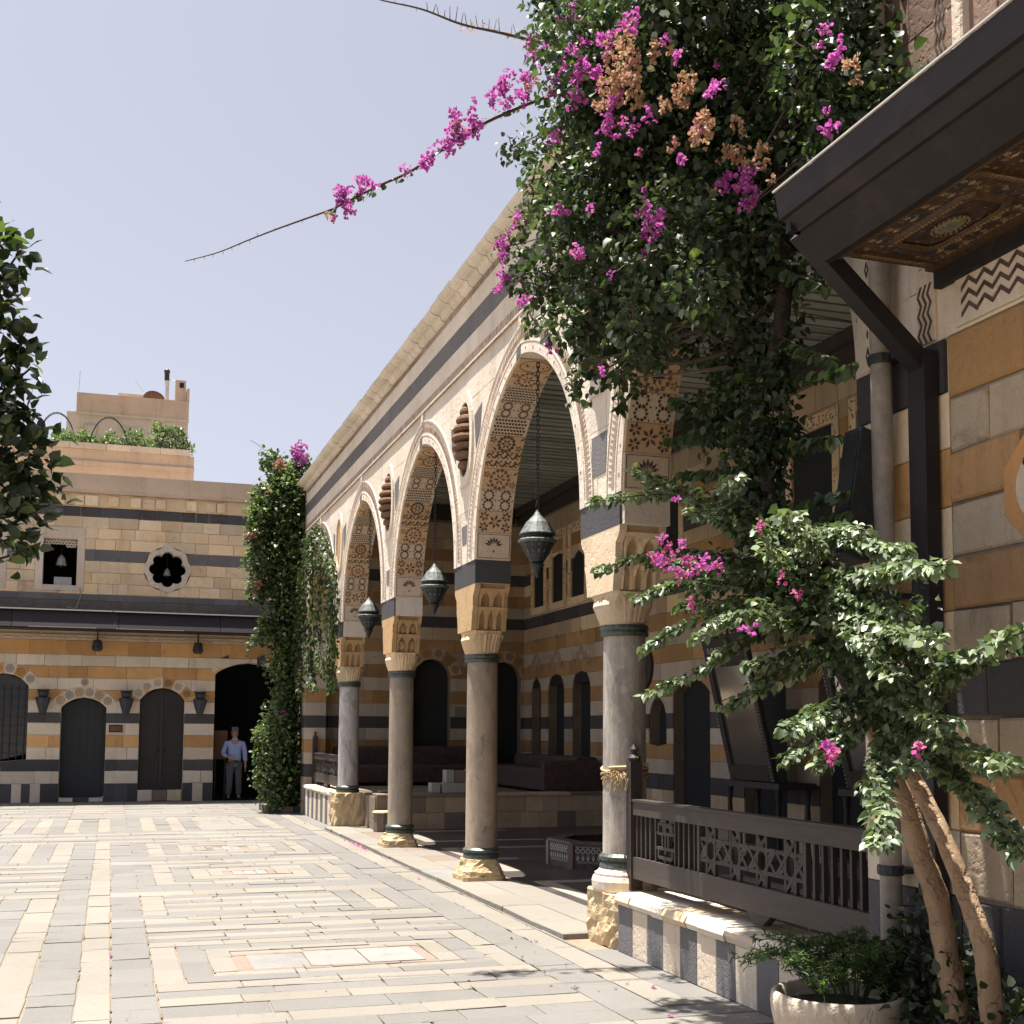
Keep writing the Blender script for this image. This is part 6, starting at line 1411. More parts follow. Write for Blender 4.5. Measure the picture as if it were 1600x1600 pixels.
# measured branch and clump positions (metres), plus unseen CROWN clumps added as sun blockers
CROWN= [(2.55, 6.66, 5.9, 0.32), (2.95, 6.8, 6.14, 0.38), (3.2, 6.41, 5.88, 0.41), (3.5, 6.18, 5.81, 0.41), (3.6, 5.85, 5.49, 0.31), (2.55, 6.6, 5.47, 0.29), (2.75, 6.49, 5.56, 0.36), (3.2, 6.69, 5.58, 0.41), (3.4, 6.24, 5.35, 0.4), (3.5, 5.94, 5.03, 0.24), (2.75, 7.48, 5.52, 0.32), (2.95, 7.01, 5.31, 0.39), (3.2, 6.6, 5.09, 0.4), (3.4, 6.25, 4.88, 0.32), (2.55, 6.99, 4.93, 0.23), (2.95, 7.23, 4.98, 0.37), (2.85, 6.05, 4.42, 0.36), (3.4, 6.33, 4.56, 0.3), (3.5, 6.16, 4.71, 0.22), (2.75, 7.73, 4.85, 0.23), (2.75, 6.85, 4.43, 0.29), (3.2, 7.08, 4.55, 0.28), (2.85, 5.66, 4.03, 0.19), (2.55, 6.82, 4.2, 0.18), (2.95, 7.18, 4.25, 0.16), (2.75, 7.12, 4.03, 0.09), (2.95, 7.76, 4.07, 0.06), (2.95, 6.94, 3.91, 0.07), (3.05, 6.85, 4.06, 0.11), (2.75, 6.26, 4.0, 0.17), (3.6, 5.37, 5.41, 0.16), (3.6, 5.47, 5.15, 0.15), (3.6, 5.55, 4.97, 0.14), (3.5, 5.57, 4.79, 0.14), (3.65, 5.41, 4.79, 0.18), (3.68, 5.17, 4.81, 0.16), (3.68, 4.93, 4.78, 0.13), (2.95, 9.15, 6.43, 0.11), (2.55, 7.93, 5.09, 0.12), (2.55, 7.72, 4.76, 0.11), (2.95, 8.62, 4.83, 0.11), (2.55, 7.42, 5.26, 0.11), (2.95, 8.38, 6.93, 0.14), (2.75, 7.92, 6.88, 0.11), (2.95, 8.89, 5.75, 0.1), (2.85, 6.03, 6.02, 0.46), (3.5, 6.02, 6.19, 0.47), (2.95, 7.71, 7.03, 0.36), (3.35, 8.38, 6.6, 0.3), (3.35, 7.49, 6.31, 0.33), (3.35, 6.79, 5.57, 0.34), (3.35, 8.19, 5.88, 0.37), (3.35, 6.61, 5.14, 0.32), (3.35, 7.93, 5.33, 0.33), (3.35, 6.93, 4.81, 0.33), (3.35, 5.96, 4.5, 0.23), (3.35, 8.48, 5.22, 0.29), (3.35, 7.42, 4.75, 0.24), (3.35, 6.54, 4.33, 0.18), (3.35, 7.81, 4.52, 0.14), (3.35, 8.32, 4.41, 0.09), (3.35, 7.85, 4.23, 0.06), (3.35, 7.76, 4.41, 0.1), (3.35, 7.28, 4.52, 0.16)]
CROWN_LOW= [(3.5, 6.22, 3.88, 0.19), (3.5, 5.98, 3.44, 0.19), (3.35, 5.88, 3.62, 0.16), (3.35, 6.02, 3.96, 0.15), (3.35, 6.04, 3.3, 0.18), (3.4, 5.92, 2.92, 0.16), (3.4, 6.35, 3.79, 0.14), (3.45, 5.78, 3.75, 0.11), (3.3, 6.15, 4.29, 0.17), (3.4, 6.84, 4.22, 0.15), (3.5, 5.79, 3.97, 0.09), (3.4, 6.2, 3.12, 0.15), (3.4, 6.59, 3.51, 0.12), (3.5, 6.45, 4.03, 0.18), (3.5, 5.96, 4.25, 0.15), (3.5, 6.21, 4.22, 0.16), (3.5, 6.08, 3.73, 0.21), (3.5, 6.38, 3.58, 0.23), (3.5, 6.05, 3.24, 0.21), (3.5, 6.62, 3.68, 0.18), (3.5, 6.2, 3.05, 0.19), (3.5, 6.69, 4.02, 0.12), (3.5, 6.96, 3.76, 0.12), (3.5, 5.66, 4.18, 0.09)]
HANG= [[(3.45, 6.36, 3.88), (3.45, 6.77, 4.04), (3.45, 7.13, 4.14)], [(3.45, 6.44, 3.63), (3.45, 6.86, 3.74), (3.45, 7.23, 3.91)], [(3.45, 5.17, 3.54), (3.45, 5.35, 3.55), (3.45, 5.65, 3.6)], [(3.45, 5.34, 3.62), (3.45, 5.59, 3.74), (3.45, 5.91, 3.93)], [(3.45, 6.44, 3.51), (3.45, 6.86, 3.57), (3.45, 7.33, 3.64)], [(3.45, 6.29, 3.25), (3.45, 6.7, 3.31), (3.45, 7.14, 3.38)], [(3.45, 5.3, 3.21), (3.45, 5.73, 3.27), (3.45, 6.0, 3.33)], [(3.45, 5.25, 2.91), (3.45, 5.74, 2.93), (3.45, 6.08, 2.91)], [(3.45, 5.2, 2.8), (3.45, 5.74, 2.79), (3.45, 6.15, 2.81)], [(3.45, 5.42, 4.03), (3.45, 5.64, 4.16), (3.45, 5.9, 4.3)], [(3.45, 8.15, 4.06), (3.45, 8.03, 4.5), (3.45, 7.91, 4.75)], [(3.45, 9.1, 4.36), (3.45, 8.93, 4.62), (3.45, 9.0, 4.9)]]
TRUNK1= [(3.5, 4.53, 0.47), (3.5, 4.6, 0.73), (3.5, 4.67, 0.99), (3.5, 4.77, 1.16), (3.48, 4.88, 1.46), (3.46, 5.13, 1.82), (3.45, 5.44, 2.18), (3.45, 5.75, 2.55), (3.45, 5.94, 2.93), (3.45, 6.07, 3.31), (3.45, 6.13, 3.7), (3.42, 6.22, 4.03), (3.4, 6.5, 4.31), (3.35, 6.74, 4.67), (3.3, 7.19, 5.27), (3.25, 7.73, 5.96), (3.25, 8.22, 6.7)]
TRUNK2= [(3.42, 4.21, 0.44), (3.42, 4.24, 0.72), (3.42, 4.27, 0.86), (3.42, 4.36, 1.03), (3.41, 4.51, 1.29), (3.4, 4.7, 1.54), (3.4, 4.89, 1.75), (3.35, 5.07, 2.0)]
TRUNK3= [(3.45, 6.1, 3.54), (3.45, 5.88, 3.85), (3.5, 5.89, 4.22), (3.5, 5.94, 4.77), (3.55, 5.91, 5.32), (3.6, 5.77, 5.83)]
BRANCH= [(3.56, 9.3, 7.11), (3.33, 9.3, 7.02), (2.78, 9.3, 6.7), (2.4, 9.3, 6.4), (2.14, 9.3, 6.18), (1.88, 9.3, 6.02), (1.58, 9.3, 5.82), (1.5, 9.3, 5.77), (1.13, 9.3, 5.58), (0.89, 9.3, 5.45), (0.66, 9.3, 5.32), (0.42, 9.3, 5.22)]
BRANCH2= [(3.28, 9.0, 7.26), (3.11, 9.0, 7.28), (2.79, 9.0, 7.3), (2.47, 9.0, 7.31), (2.15, 9.0, 7.37), (1.85, 9.0, 7.38), (1.64, 9.0, 7.4)]
BLOOM= [(2.45, 7.08, 5.97, 0.11, 0), (2.45, 6.4, 5.62, 0.12, 0), (2.45, 6.1, 5.38, 0.08, 0), (2.45, 5.91, 5.46, 0.07, 0), (2.45, 5.61, 5.38, 0.06, 0), (2.45, 6.5, 5.95, 0.08, 0), (2.45, 5.91, 5.1, 0.08, 0), (2.45, 5.96, 5.0, 0.09, 0), (2.45, 6.4, 5.38, 0.06, 0), (2.45, 5.65, 4.87, 0.06, 0), (2.7, 5.97, 5.1, 0.05, 0), (2.7, 5.21, 4.84, 0.05, 0), (2.7, 5.56, 5.23, 0.04, 0), (2.7, 5.93, 4.5, 0.08, 0), (2.7, 5.89, 4.37, 0.09, 0), (2.7, 5.93, 4.3, 0.05, 0), (3.1, 5.59, 4.62, 0.09, 0), (3.1, 5.56, 4.51, 0.07, 0), (3.1, 5.84, 4.73, 0.04, 0), (2.45, 7.73, 5.0, 0.11, 0), (2.45, 7.72, 4.75, 0.08, 0), (2.45, 7.45, 5.06, 0.05, 0), (2.45, 7.31, 4.48, 0.04, 0), (3.1, 4.76, 5.0, 0.05, 0), (3.1, 4.84, 4.95, 0.03, 0), (3.1, 4.76, 4.82, 0.03, 0), (3.1, 4.8, 4.49, 0.04, 0), (3.1, 4.81, 5.14, 0.04, 0), (2.45, 6.82, 4.23, 0.02, 0), (2.45, 5.96, 3.63, 0.03, 0), (2.45, 6.82, 4.03, 0.02, 0), (2.45, 6.72, 5.31, 0.07, 0), (2.7, 6.05, 4.88, 0.04, 0), (2.45, 6.15, 4.66, 0.05, 0), (2.7, 5.39, 4.34, 0.03, 0), (2.45, 6.61, 4.78, 0.05, 0), (2.7, 5.64, 5.36, 0.05, 0), (3.1, 5.9, 5.46, 0.04, 0), (2.45, 7.21, 6.19, 0.06, 0), (2.7, 6.06, 4.7, 0.04, 0), (2.45, 6.34, 4.41, 0.05, 0), (2.7, 5.53, 4.64, 0.03, 0), (2.45, 5.83, 4.14, 0.03, 0), (2.7, 5.35, 4.72, 0.04, 0), (2.45, 6.05, 4.88, 0.04, 0), (3.1, 4.82, 4.63, 0.03, 0), (3.1, 4.71, 4.85, 0.05, 0), (2.45, 6.72, 5.63, 0.08, 0), (2.7, 5.49, 5.03, 0.07, 1), (2.45, 5.82, 5.34, 0.08, 1), (3.1, 5.69, 4.95, 0.06, 1), (2.7, 5.64, 4.76, 0.04, 1), (2.45, 5.61, 5.19, 0.1, 1), (2.45, 5.82, 5.16, 0.1, 1), (2.45, 5.69, 5.34, 0.06, 1), (2.45, 6.0, 5.2, 0.08, 1), (2.7, 5.56, 5.0, 0.07, 1), (2.7, 5.72, 5.01, 0.05, 1), (2.7, 6.05, 5.25, 0.06, 1), (2.7, 5.28, 4.66, 0.1, 1), (3.1, 5.76, 4.84, 0.09, 1), (3.1, 5.48, 4.72, 0.09, 1), (3.1, 5.91, 4.69, 0.06, 1), (3.1, 4.61, 4.75, 0.05, 1), (3.1, 4.56, 4.65, 0.03, 1), (3.1, 5.71, 4.04, 0.03, 1), (2.45, 5.57, 5.06, 0.07, 1), (2.7, 5.8, 5.37, 0.06, 1), (3.1, 5.36, 4.56, 0.05, 1)]
BRBLOOM= [(3.1, 9.2, 7.03, 0.1), (2.91, 9.2, 6.95, 0.11), (2.66, 9.2, 6.66, 0.12), (2.48, 9.2, 6.58, 0.11), (2.56, 9.2, 6.48, 0.1), (2.29, 9.2, 6.31, 0.07), (2.09, 9.2, 6.14, 0.04), (1.71, 9.2, 5.96, 0.1), (1.58, 9.2, 5.86, 0.07), (1.63, 9.2, 5.79, 0.07), (1.84, 9.2, 6.0, 0.05), (2.24, 9.2, 6.22, 0.05), (3.05, 9.2, 6.91, 0.07), (2.8, 9.2, 6.82, 0.08), (2.43, 9.2, 6.43, 0.08), (1.53, 9.2, 5.67, 0.04)]
SPRAYS= [[(3.3, 5.37, 2.49), (3.07, 6.04, 2.69), (2.84, 6.38, 2.7), (2.61, 6.49, 2.63)], [(3.3, 5.75, 2.75), (3.11, 5.75, 2.87), (2.92, 6.05, 3.0), (2.73, 6.23, 3.02), (2.55, 6.44, 3.01)], [(3.3, 5.75, 2.71), (3.09, 6.08, 2.96), (2.89, 6.14, 3.09), (2.68, 6.15, 3.15)], [(3.3, 5.44, 2.4), (3.06, 5.66, 2.48), (2.81, 5.83, 2.48), (2.57, 5.86, 2.4)], [(3.3, 5.38, 2.4), (3.04, 5.44, 2.33), (2.79, 5.56, 2.28), (2.53, 5.69, 2.12)], [(3.3, 5.44, 2.31), (3.09, 5.59, 2.18), (2.89, 5.76, 2.02), (2.68, 5.99, 1.9)], [(3.3, 4.99, 2.15), (3.17, 5.12, 2.04), (3.04, 5.32, 1.93), (2.91, 5.57, 1.83)], [(3.3, 4.89, 1.9), (3.15, 4.93, 1.75), (3.01, 4.92, 1.65), (2.86, 4.88, 1.58)], [(3.3, 4.8, 1.81), (3.15, 4.77, 1.7), (3.0, 4.72, 1.61), (2.84, 4.53, 1.57)], [(3.3, 4.7, 1.7), (3.07, 4.4, 1.59), (2.83, 4.11, 1.45), (2.6, 3.76, 1.31)], [(3.3, 4.66, 1.72), (3.11, 4.11, 1.6), (2.93, 3.65, 1.47), (2.74, 3.22, 1.33)], [(3.3, 4.7, 1.84), (3.07, 4.05, 1.7), (2.85, 3.55, 1.63), (2.62, 3.12, 1.61)], [(3.3, 4.89, 1.99), (3.06, 4.1, 1.97), (2.82, 3.53, 1.98), (2.58, 3.0, 2.01)], [(3.3, 5.32, 2.39), (3.05, 4.56, 2.22), (2.8, 3.94, 2.1), (2.55, 3.38, 2.01)], [(3.3, 5.43, 2.57), (3.07, 4.58, 2.39), (2.83, 3.97, 2.33), (2.6, 3.4, 2.26)], [(3.3, 5.49, 2.67), (3.17, 4.94, 2.62), (3.04, 4.45, 2.51), (2.92, 4.01, 2.41)], [(3.3, 5.5, 2.51), (3.16, 4.92, 2.43), (3.02, 4.41, 2.26), (2.87, 3.96, 2.16)], [(3.3, 5.15, 2.22), (3.15, 4.58, 2.08), (3.01, 4.07, 2.02), (2.86, 3.55, 1.96)], [(3.3, 5.15, 2.16), (3.15, 4.58, 1.97), (3.01, 4.11, 1.87), (2.86, 3.65, 1.95)], [(3.3, 5.15, 2.28), (3.06, 5.11, 2.21), (2.82, 5.17, 2.27), (2.59, 5.23, 2.14)], [(3.3, 5.5, 2.51), (3.08, 5.5, 2.5), (2.86, 5.56, 2.53), (2.64, 5.54, 2.55)], [(3.3, 5.62, 2.66), (3.13, 5.64, 2.69), (2.95, 5.67, 2.82), (2.78, 5.61, 2.83)], [(3.3, 5.75, 2.71), (3.14, 5.74, 2.87), (2.99, 5.58, 2.94), (2.83, 5.26, 2.94)], [(3.3, 5.38, 2.43), (3.16, 5.51, 2.41), (3.02, 5.66, 2.38), (2.88, 5.98, 2.39)], [(3.3, 5.15, 2.16), (3.17, 5.16, 2.12), (3.03, 5.23, 2.06), (2.9, 5.3, 2.03)], [(3.3, 4.84, 1.87), (3.05, 4.66, 1.83), (2.79, 4.51, 1.77), (2.54, 4.29, 1.72)], [(3.3, 5.26, 2.42), (3.12, 4.82, 2.3), (2.95, 4.37, 2.09), (2.77, 3.91, 1.91)], [(3.3, 4.75, 1.78), (3.13, 4.34, 1.7), (2.97, 4.03, 1.65), (2.8, 3.88, 1.58)], [(3.3, 4.99, 2.02), (3.11, 4.47, 1.89), (2.92, 3.96, 1.79), (2.73, 3.56, 1.74)], [(3.3, 5.14, 2.47), (3.06, 4.87, 2.54), (2.82, 4.64, 2.58), (2.58, 4.34, 2.6)], [(3.3, 5.2, 2.38), (3.1, 5.11, 2.45), (2.91, 5.01, 2.52), (2.71, 4.78, 2.63)]]
MASS= [(2.95, 5.81, 2.6, 0.15), (2.95, 5.39, 2.54, 0.16), (2.95, 5.03, 2.44, 0.17), (2.95, 4.7, 2.31, 0.17), (2.95, 4.41, 2.2, 0.14), (2.95, 5.15, 2.24, 0.16), (2.95, 4.76, 2.09, 0.15), (2.95, 4.46, 1.99, 0.14), (2.95, 4.19, 2.08, 0.12), (2.95, 4.33, 1.85, 0.12), (2.95, 5.52, 2.72, 0.12), (2.95, 5.14, 2.63, 0.11), (2.95, 5.81, 2.33, 0.12), (2.95, 4.08, 1.7, 0.1), (2.95, 4.5, 2.4, 0.1), (2.95, 4.14, 2.25, 0.08), (2.95, 4.66, 1.86, 0.1), (2.95, 6.12, 2.57, 0.09), (2.95, 4.11, 1.92, 0.11)]
LBLOOM= [(2.62, 5.65, 2.6, 0.09), (2.62, 5.39, 2.55, 0.07), (2.62, 5.19, 2.5, 0.06), (2.62, 5.36, 2.46, 0.04), (2.62, 5.03, 2.45, 0.04), (2.62, 5.29, 2.32, 0.02), (2.62, 4.41, 2.34, 0.03), (2.62, 4.32, 2.28, 0.03), (2.62, 4.75, 2.15, 0.02), (2.62, 4.13, 1.62, 0.05), (2.62, 4.06, 1.6, 0.03), (2.62, 3.57, 1.66, 0.02), (2.62, 4.62, 2.58, 0.02), (2.62, 5.43, 2.87, 0.03)]
ORANGE= [(-0.56, 6.0, 3.89, 0.13), (-0.47, 6.0, 3.93, 0.07), (-0.53, 6.0, 3.68, 0.09), (-0.5, 6.0, 3.47, 0.1), (-0.41, 6.0, 3.37, 0.09), (-0.51, 6.0, 3.23, 0.15), (-0.42, 6.0, 3.15, 0.08), (-0.48, 6.0, 2.99, 0.16), (-0.37, 6.0, 2.93, 0.11), (-0.49, 6.0, 2.75, 0.16), (-0.35, 6.0, 2.73, 0.1), (-0.44, 6.0, 2.58, 0.11), (-0.39, 6.0, 2.52, 0.06), (-0.32, 6.0, 2.87, 0.06), (-0.29, 6.0, 2.74, 0.05), (-0.32, 6.0, 3.06, 0.04), (-0.71, 6.0, 3.72, 0.3), (-0.72, 6.0, 3.27, 0.36), (-0.68, 6.0, 2.8, 0.35), (-0.93, 6.0, 3.1, 0.45), (-0.92, 6.0, 3.55, 0.36)]
IVY= [(2.94, 26.6, 6.42, 0.37), (2.8, 26.5, 5.91, 0.31), (2.91, 26.5, 5.43, 0.39), (2.86, 26.5, 4.67, 0.28), (3.45, 26.7, 6.89, 0.57), (3.67, 26.7, 6.2, 0.6), (3.81, 26.6, 5.35, 0.48), (3.69, 26.6, 4.37, 0.51), (2.86, 26.7, 6.85, 0.2), (3.81, 26.9, 7.45, 0.38), (3.4, 26.9, 7.21, 0.46), (3.2, 26.9, 6.63, 0.49), (3.54, 26.8, 6.49, 0.57), (3.08, 26.9, 5.77, 0.48), (3.54, 26.7, 5.63, 0.64), (3.03, 26.9, 5.0, 0.37), (3.49, 26.7, 4.65, 0.56), (3.3, 26.7, 3.94, 0.45), (3.71, 26.6, 3.67, 0.48), (3.45, 26.6, 3.11, 0.45), (3.6, 26.6, 2.43, 0.45), (3.46, 26.5, 1.74, 0.5), (3.53, 26.4, 1.07, 0.53), (3.34, 26.4, 0.53, 0.47), (3.75, 26.4, 0.39, 0.28), (2.91, 26.8, 3.66, 0.14), (3.11, 26.8, 3.95, 0.2), (3.06, 26.4, 1.2, 0.25), (2.98, 26.4, 1.61, 0.19), (3.13, 26.4, 0.8, 0.33), (3.91, 26.2, 4.2, 0.35), (3.12, 27.0, 7.64, 0.26)]
IVYHANG= [[(3.72, 24.7, 5.75), (3.72, 25.02, 4.87), (3.72, 25.02, 3.56), (3.72, 23.89, 2.49)], [(3.72, 23.89, 5.75), (3.72, 23.37, 4.68), (3.72, 23.64, 3.71), (3.72, 22.77, 2.69)], [(3.72, 23.48, 5.62), (3.72, 22.51, 4.81), (3.72, 22.4, 3.85), (3.72, 21.97, 3.0)], [(3.72, 23.08, 5.37), (3.72, 21.92, 4.5), (3.72, 21.69, 3.56), (3.72, 21.84, 2.42)], [(3.72, 25.12, 5.68), (3.72, 25.89, 4.71), (3.72, 26.19, 3.51), (3.72, 25.57, 2.4)], [(3.72, 24.28, 5.68), (3.72, 24.29, 4.4), (3.72, 24.34, 2.88), (3.72, 23.89, 2.55)], [(3.02, 26.6, 3.93), (2.89, 26.6, 3.65), (2.73, 26.6, 3.48), (2.7, 26.6, 3.37)], [(3.72, 26.2, 6.96), (3.35, 26.6, 7.43), (2.93, 26.6, 7.82), (2.68, 26.6, 7.97)]]
FALLEN= [(3.51, 7.68), (3.36, 9.65), (0.06, 9.91), (3.02, 7.85), (3.46, 14.08), (3.26, 6.89)]
# ================================================================ planting
LV = np.array([(0, 0, 0), (.22, .40, .07), (.60, .34, .05), (1, 0, -.13), (.60, -.34, .05), (.22, -.40, .07), (.45, 0, 0)])
LT = np.array([(0, 6, 1), (1, 6, 2), (2, 6, 3), (3, 6, 4), (4, 6, 5), (5, 6, 0)])
BV = np.array([(0, 0, 0), (.35, .42, .12), (.78, .34, .10), (1, 0, 0), (.78, -.34, .10), (.35, -.42, .12), (.5, 0, -.06)])
def frames(n, dirs, up_bias, g=nrg):
    """orthonormal frames: x along dirs, z near up"""
    x = dirs/np.linalg.norm(dirs, axis=1, keepdims=True)
    up = g.normal(size=(n, 3))*0.55 + np.array(up_bias)
    z = up - (up*x).sum(1, keepdims=True)*x; z /= np.maximum(1e-6, np.linalg.norm(z, axis=1, keepdims=True))
    y = np.cross(z, x); return x, y, z
def leaf_arrays(pos, dirs, size, up_bias=(0, 0, 1), tmpl=LV, width=1.0):
    n = len(pos); x, y, z = frames(n, dirs, up_bias)
    L = size[:, None, None]
    wv = (width*nrg.uniform(.7, 1.15, n))[:, None, None]; cv = nrg.uniform(-.6, 2.6, n)[:, None, None]; bend = nrg.normal(0, .16, n)[:, None, None]
    v = pos[:, None, :] + L*(tmpl[None, :, 0:1]*x[:, None, :] + (wv*tmpl[None, :, 1:2]+bend*tmpl[None, :, 0:1]**2)*y[:, None, :] + cv*tmpl[None, :, 2:3]*z[:, None, :])
    f = LT[None] + (np.arange(n)*len(tmpl))[:, None, None]
    return v.reshape(-1, 3), f.reshape(-1, 3)
def fast_mesh(name, v, f, mats, mi=None):
    me = bpy.data.meshes.new(name); me.vertices.add(len(v)); me.vertices.foreach_set('co', np.asarray(v, dtype=np.float32).ravel())
    me.loops.add(len(f)*3); me.loops.foreach_set('vertex_index', np.asarray(f, dtype=np.int32).ravel())
    me.polygons.add(len(f)); me.polygons.foreach_set('loop_start', np.arange(0, len(f)*3, 3, dtype=np.int32))
    for m in (mats if isinstance(mats, (list, tuple)) else [mats]): me.materials.append(m)
    if mi is not None: me.polygons.foreach_set('material_index', np.asarray(mi, dtype=np.int32))
    me.update(calc_edges=True); me.validate(); return me
def foliage(name, parent, pos, dirs, size, mats, frac=None, up=(0, 0, 1), width=1.0, kind='stuff'):
    o = org(parent); v, f = leaf_arrays(pos, dirs, size, up, width=width)
    mi = None
    if frac is not None:
        k = (nrg.random(len(pos)) < frac).astype(np.int32); mi = np.repeat(k, 6)
    me = fast_mesh(name, v-np.array(o), f, mats, mi); return link(name, me, parent, kind=kind)
def clump_points(cl, dens, shell=0.55):
    P = []; D = []
    for (x, y, z, r) in cl:
        n = max(6, int(dens*r*r)); d = nrg.normal(size=(n, 3)); d /= np.linalg.norm(d, axis=1, keepdims=True)
        rr = r*(shell+(1-shell)*nrg.random(n)**.6)*(1+.22*nrg.normal(size=n).clip(-1.2, 1.6))
        # little twigs: leaves gather in tufts
        tuft = nrg.normal(size=(n, 3))*.02
        P.append(np.array((x, y, z))+d*rr[:, None]*np.array((.8, 1.0, 1.0))+tuft); D.append(d)
    return np.concatenate(P), np.concatenate(D)
def path_leaves(paths, step, spread, size, droop=.5, per=2):
    P, D, S = [], [], []
    for p in paths:
        pts = smooth_path(p, 10)
        L = 0; nxt = 0
        for a, b_ in zip(pts, pts[1:]):
            seg = (b_-a).length; d = (b_-a).normalized() if seg > 0 else Vector((0, 0, 1))
            while nxt < L+seg:
                q = a+d*(nxt-L)
                for k in range(per if rnd.random() > .12 else 0):
                    side = d.cross(Vector((0, 0, 1))); side = side.normalized() if side.length > .05 else Vector((1, 0, 0))
                    ang = rnd.uniform(0, 2*PI); o = (side*math.cos(ang)+Vector((0, 0, 1))*math.sin(ang)*.5)
                    P.append(q+o*rnd.uniform(0, spread)); D.append(o*.9+d*.55+Vector((0, 0, -droop))); S.append(rnd.uniform(*size))
                nxt += step*rnd.uniform(.6, 1.4)
            L += seg
    return np.array([tuple(p) for p in P]), np.array([tuple(p) for p in D]), np.array(S)
CROWN += [(3.5, 5.2, 4.8, .25), (3.35, 5.3, 5.2, .28), (3.6, 5.12, 4.9, .25), (3.45, 5.3, 5.6, .3)]  # clumps added above the canopy end to keep sun off the right wall
# -- bract clusters: six shared shapes per colour
def bract_mesh(name, mat, n, r, s, seed):
    g = np.random.default_rng(seed); d = g.normal(size=(n, 3)); d /= np.linalg.norm(d, axis=1, keepdims=True)
    pos = d*r*g.random((n, 1))**.5
    # three papery bracts per blossom
    P = np.repeat(pos, 3, axis=0); D = np.repeat(d, 3, axis=0)*.6+g.normal(size=(n*3, 3))*.7; S = np.full(n*3, s)*g.uniform(.75, 1.15, n*3)
    x, y, z = frames(n*3, D, (0, 0, .4), g); v = P[:, None, :]+S[:, None, None]*(BV[None, :, 0:1]*x[:, None, :]+BV[None, :, 1:2]*y[:, None, :]+BV[None, :, 2:3]*z[:, None, :])
    f = LT[None]+(np.arange(n*3)*7)[:, None, None]; return fast_mesh(name, v.reshape(-1, 3), f.reshape(-1, 3), M[mat])
BR = {mk: [bract_mesh('blossom_'+mk, mk, 5+i % 3, .045, .034, 40+i) for i in range(6)] for mk in ('magenta', 'pinkred', 'drybract', 'pinkleaf')}
def blossoms(parent, blooms, mk_of, per_area=1500, cap=220, sc=(.7, 1.15)):
    tot = []
    for (x, y, z, r, k) in blooms:
        n = max(1, int(per_area*r*r)+1); r = r*1.25
        for i in range(n):
            d = Vector((rnd.gauss(0, 1), rnd.gauss(0, 1), rnd.gauss(0, 1))).normalized()*r*rnd.random()**.5
            tot.append((Vector((x, y, z))+Vector((d.x*.6, d.y, d.z)), k))
    rnd.shuffle(tot)
    for p, k in tot[:cap]:
        mk = mk_of(k); link('blossom', rnd.choice(BR[mk]), parent, loc=p, rot=(rnd.uniform(0, 6), rnd.uniform(0, 6), rnd.uniform(0, 6)), scale=(rnd.uniform(*sc),)*3)
# ---------------- big climbing bougainvillea
vine = thing('climbing_bougainvillea', 'huge dark climbing bougainvillea with magenta and dry orange blooms over the arcade roof', 'bougainvillea', TRUNK1[0])
p = smooth_path(TRUNK1, 6); n = len(p); rad_ = [max(.02, .056-.025*(i/(n-1))) for i in range(n)]; h_ = 30
b = MB(); b.tube(p[:h_], [r*(1+.06*math.sin(i*1.7)) for i, r in enumerate(rad_[:h_])], 12); b.build('trunk', M['bark'], vine, smooth=True)
b = MB(); b.tube(p[h_-1:], rad_[h_-1:], 8); b.build('branch', M['bark_dark'], vine, smooth=True)  # upper trunk, recoloured darker to paint the crown's shade
b = MB(); p = smooth_path(TRUNK3, 6); n = len(p); b.tube(p, [.055-.03*i/n for i in range(n)], 7); br3 = b.build('branch', M['bark_dark'], vine, smooth=True)
b = MB(); g_ = smooth_path(TRUNK1, 6)
for (x, y, z, r) in CROWN:
    s = min(g_, key=lambda q: (q-Vector((x, y, z))).length + abs(q.z-z)*.5); s = s+Vector((0, 0, -.1)); e = Vector((x, y, z)); m_ = (s+e)/2+Vector((rnd.uniform(-.1, .1), rnd.uniform(-.1, .1), rnd.uniform(-.15, .05)))
    b.tube(smooth_path([s, m_, e], 5), [.016, .014, .012, .011, .01, .009, .008, .007, .006, .005, .005], 5)
    for k in range(5):
        d = Vector((rnd.gauss(0, 1), rnd.gauss(0, 1), rnd.gauss(0, 1))).normalized()*r*1.05; b.tube([e, e+d*.5+Vector((0, 0, .03)), e+d], [.005, .004, .002], 4)
b.build('twigs', M['twig'], vine, kind='stuff')
P_, D_ = clump_points(CROWN, 5200, .55); S_ = .042*np.exp(nrg.normal(0, .30, len(P_))).clip(.5, 1.8); D_ = D_*.7+nrg.normal(size=P_.shape)*.5+np.array((0, 0, -.55))
foliage('crown', vine, P_, D_, S_, [M['leaf_vine'], M['leaf_light']], .08)
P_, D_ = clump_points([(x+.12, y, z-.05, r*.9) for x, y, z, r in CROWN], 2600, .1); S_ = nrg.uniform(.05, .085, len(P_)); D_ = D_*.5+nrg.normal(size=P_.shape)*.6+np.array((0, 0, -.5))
foliage('inner_leaves', vine, P_, D_, S_, [M['leaf_shade'], M['leaf_vine']], .3)  # darker leaf colours fill the crown to imitate its shaded inside
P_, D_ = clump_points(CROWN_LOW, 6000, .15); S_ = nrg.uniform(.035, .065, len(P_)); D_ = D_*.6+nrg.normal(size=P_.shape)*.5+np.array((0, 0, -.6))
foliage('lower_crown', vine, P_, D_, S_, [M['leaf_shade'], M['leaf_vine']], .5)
P_, D_, S_ = path_leaves(HANG, .016, .03, (.045, .08), 1.0, 2); foliage('hanging_sprays', vine, P_, D_, S_, M['leaf_vine'])
b = MB()
for q in HANG: b.tube(smooth_path(q, 5), .005, 4)
b.build('spray_stems', M['twig'], vine, kind='stuff')
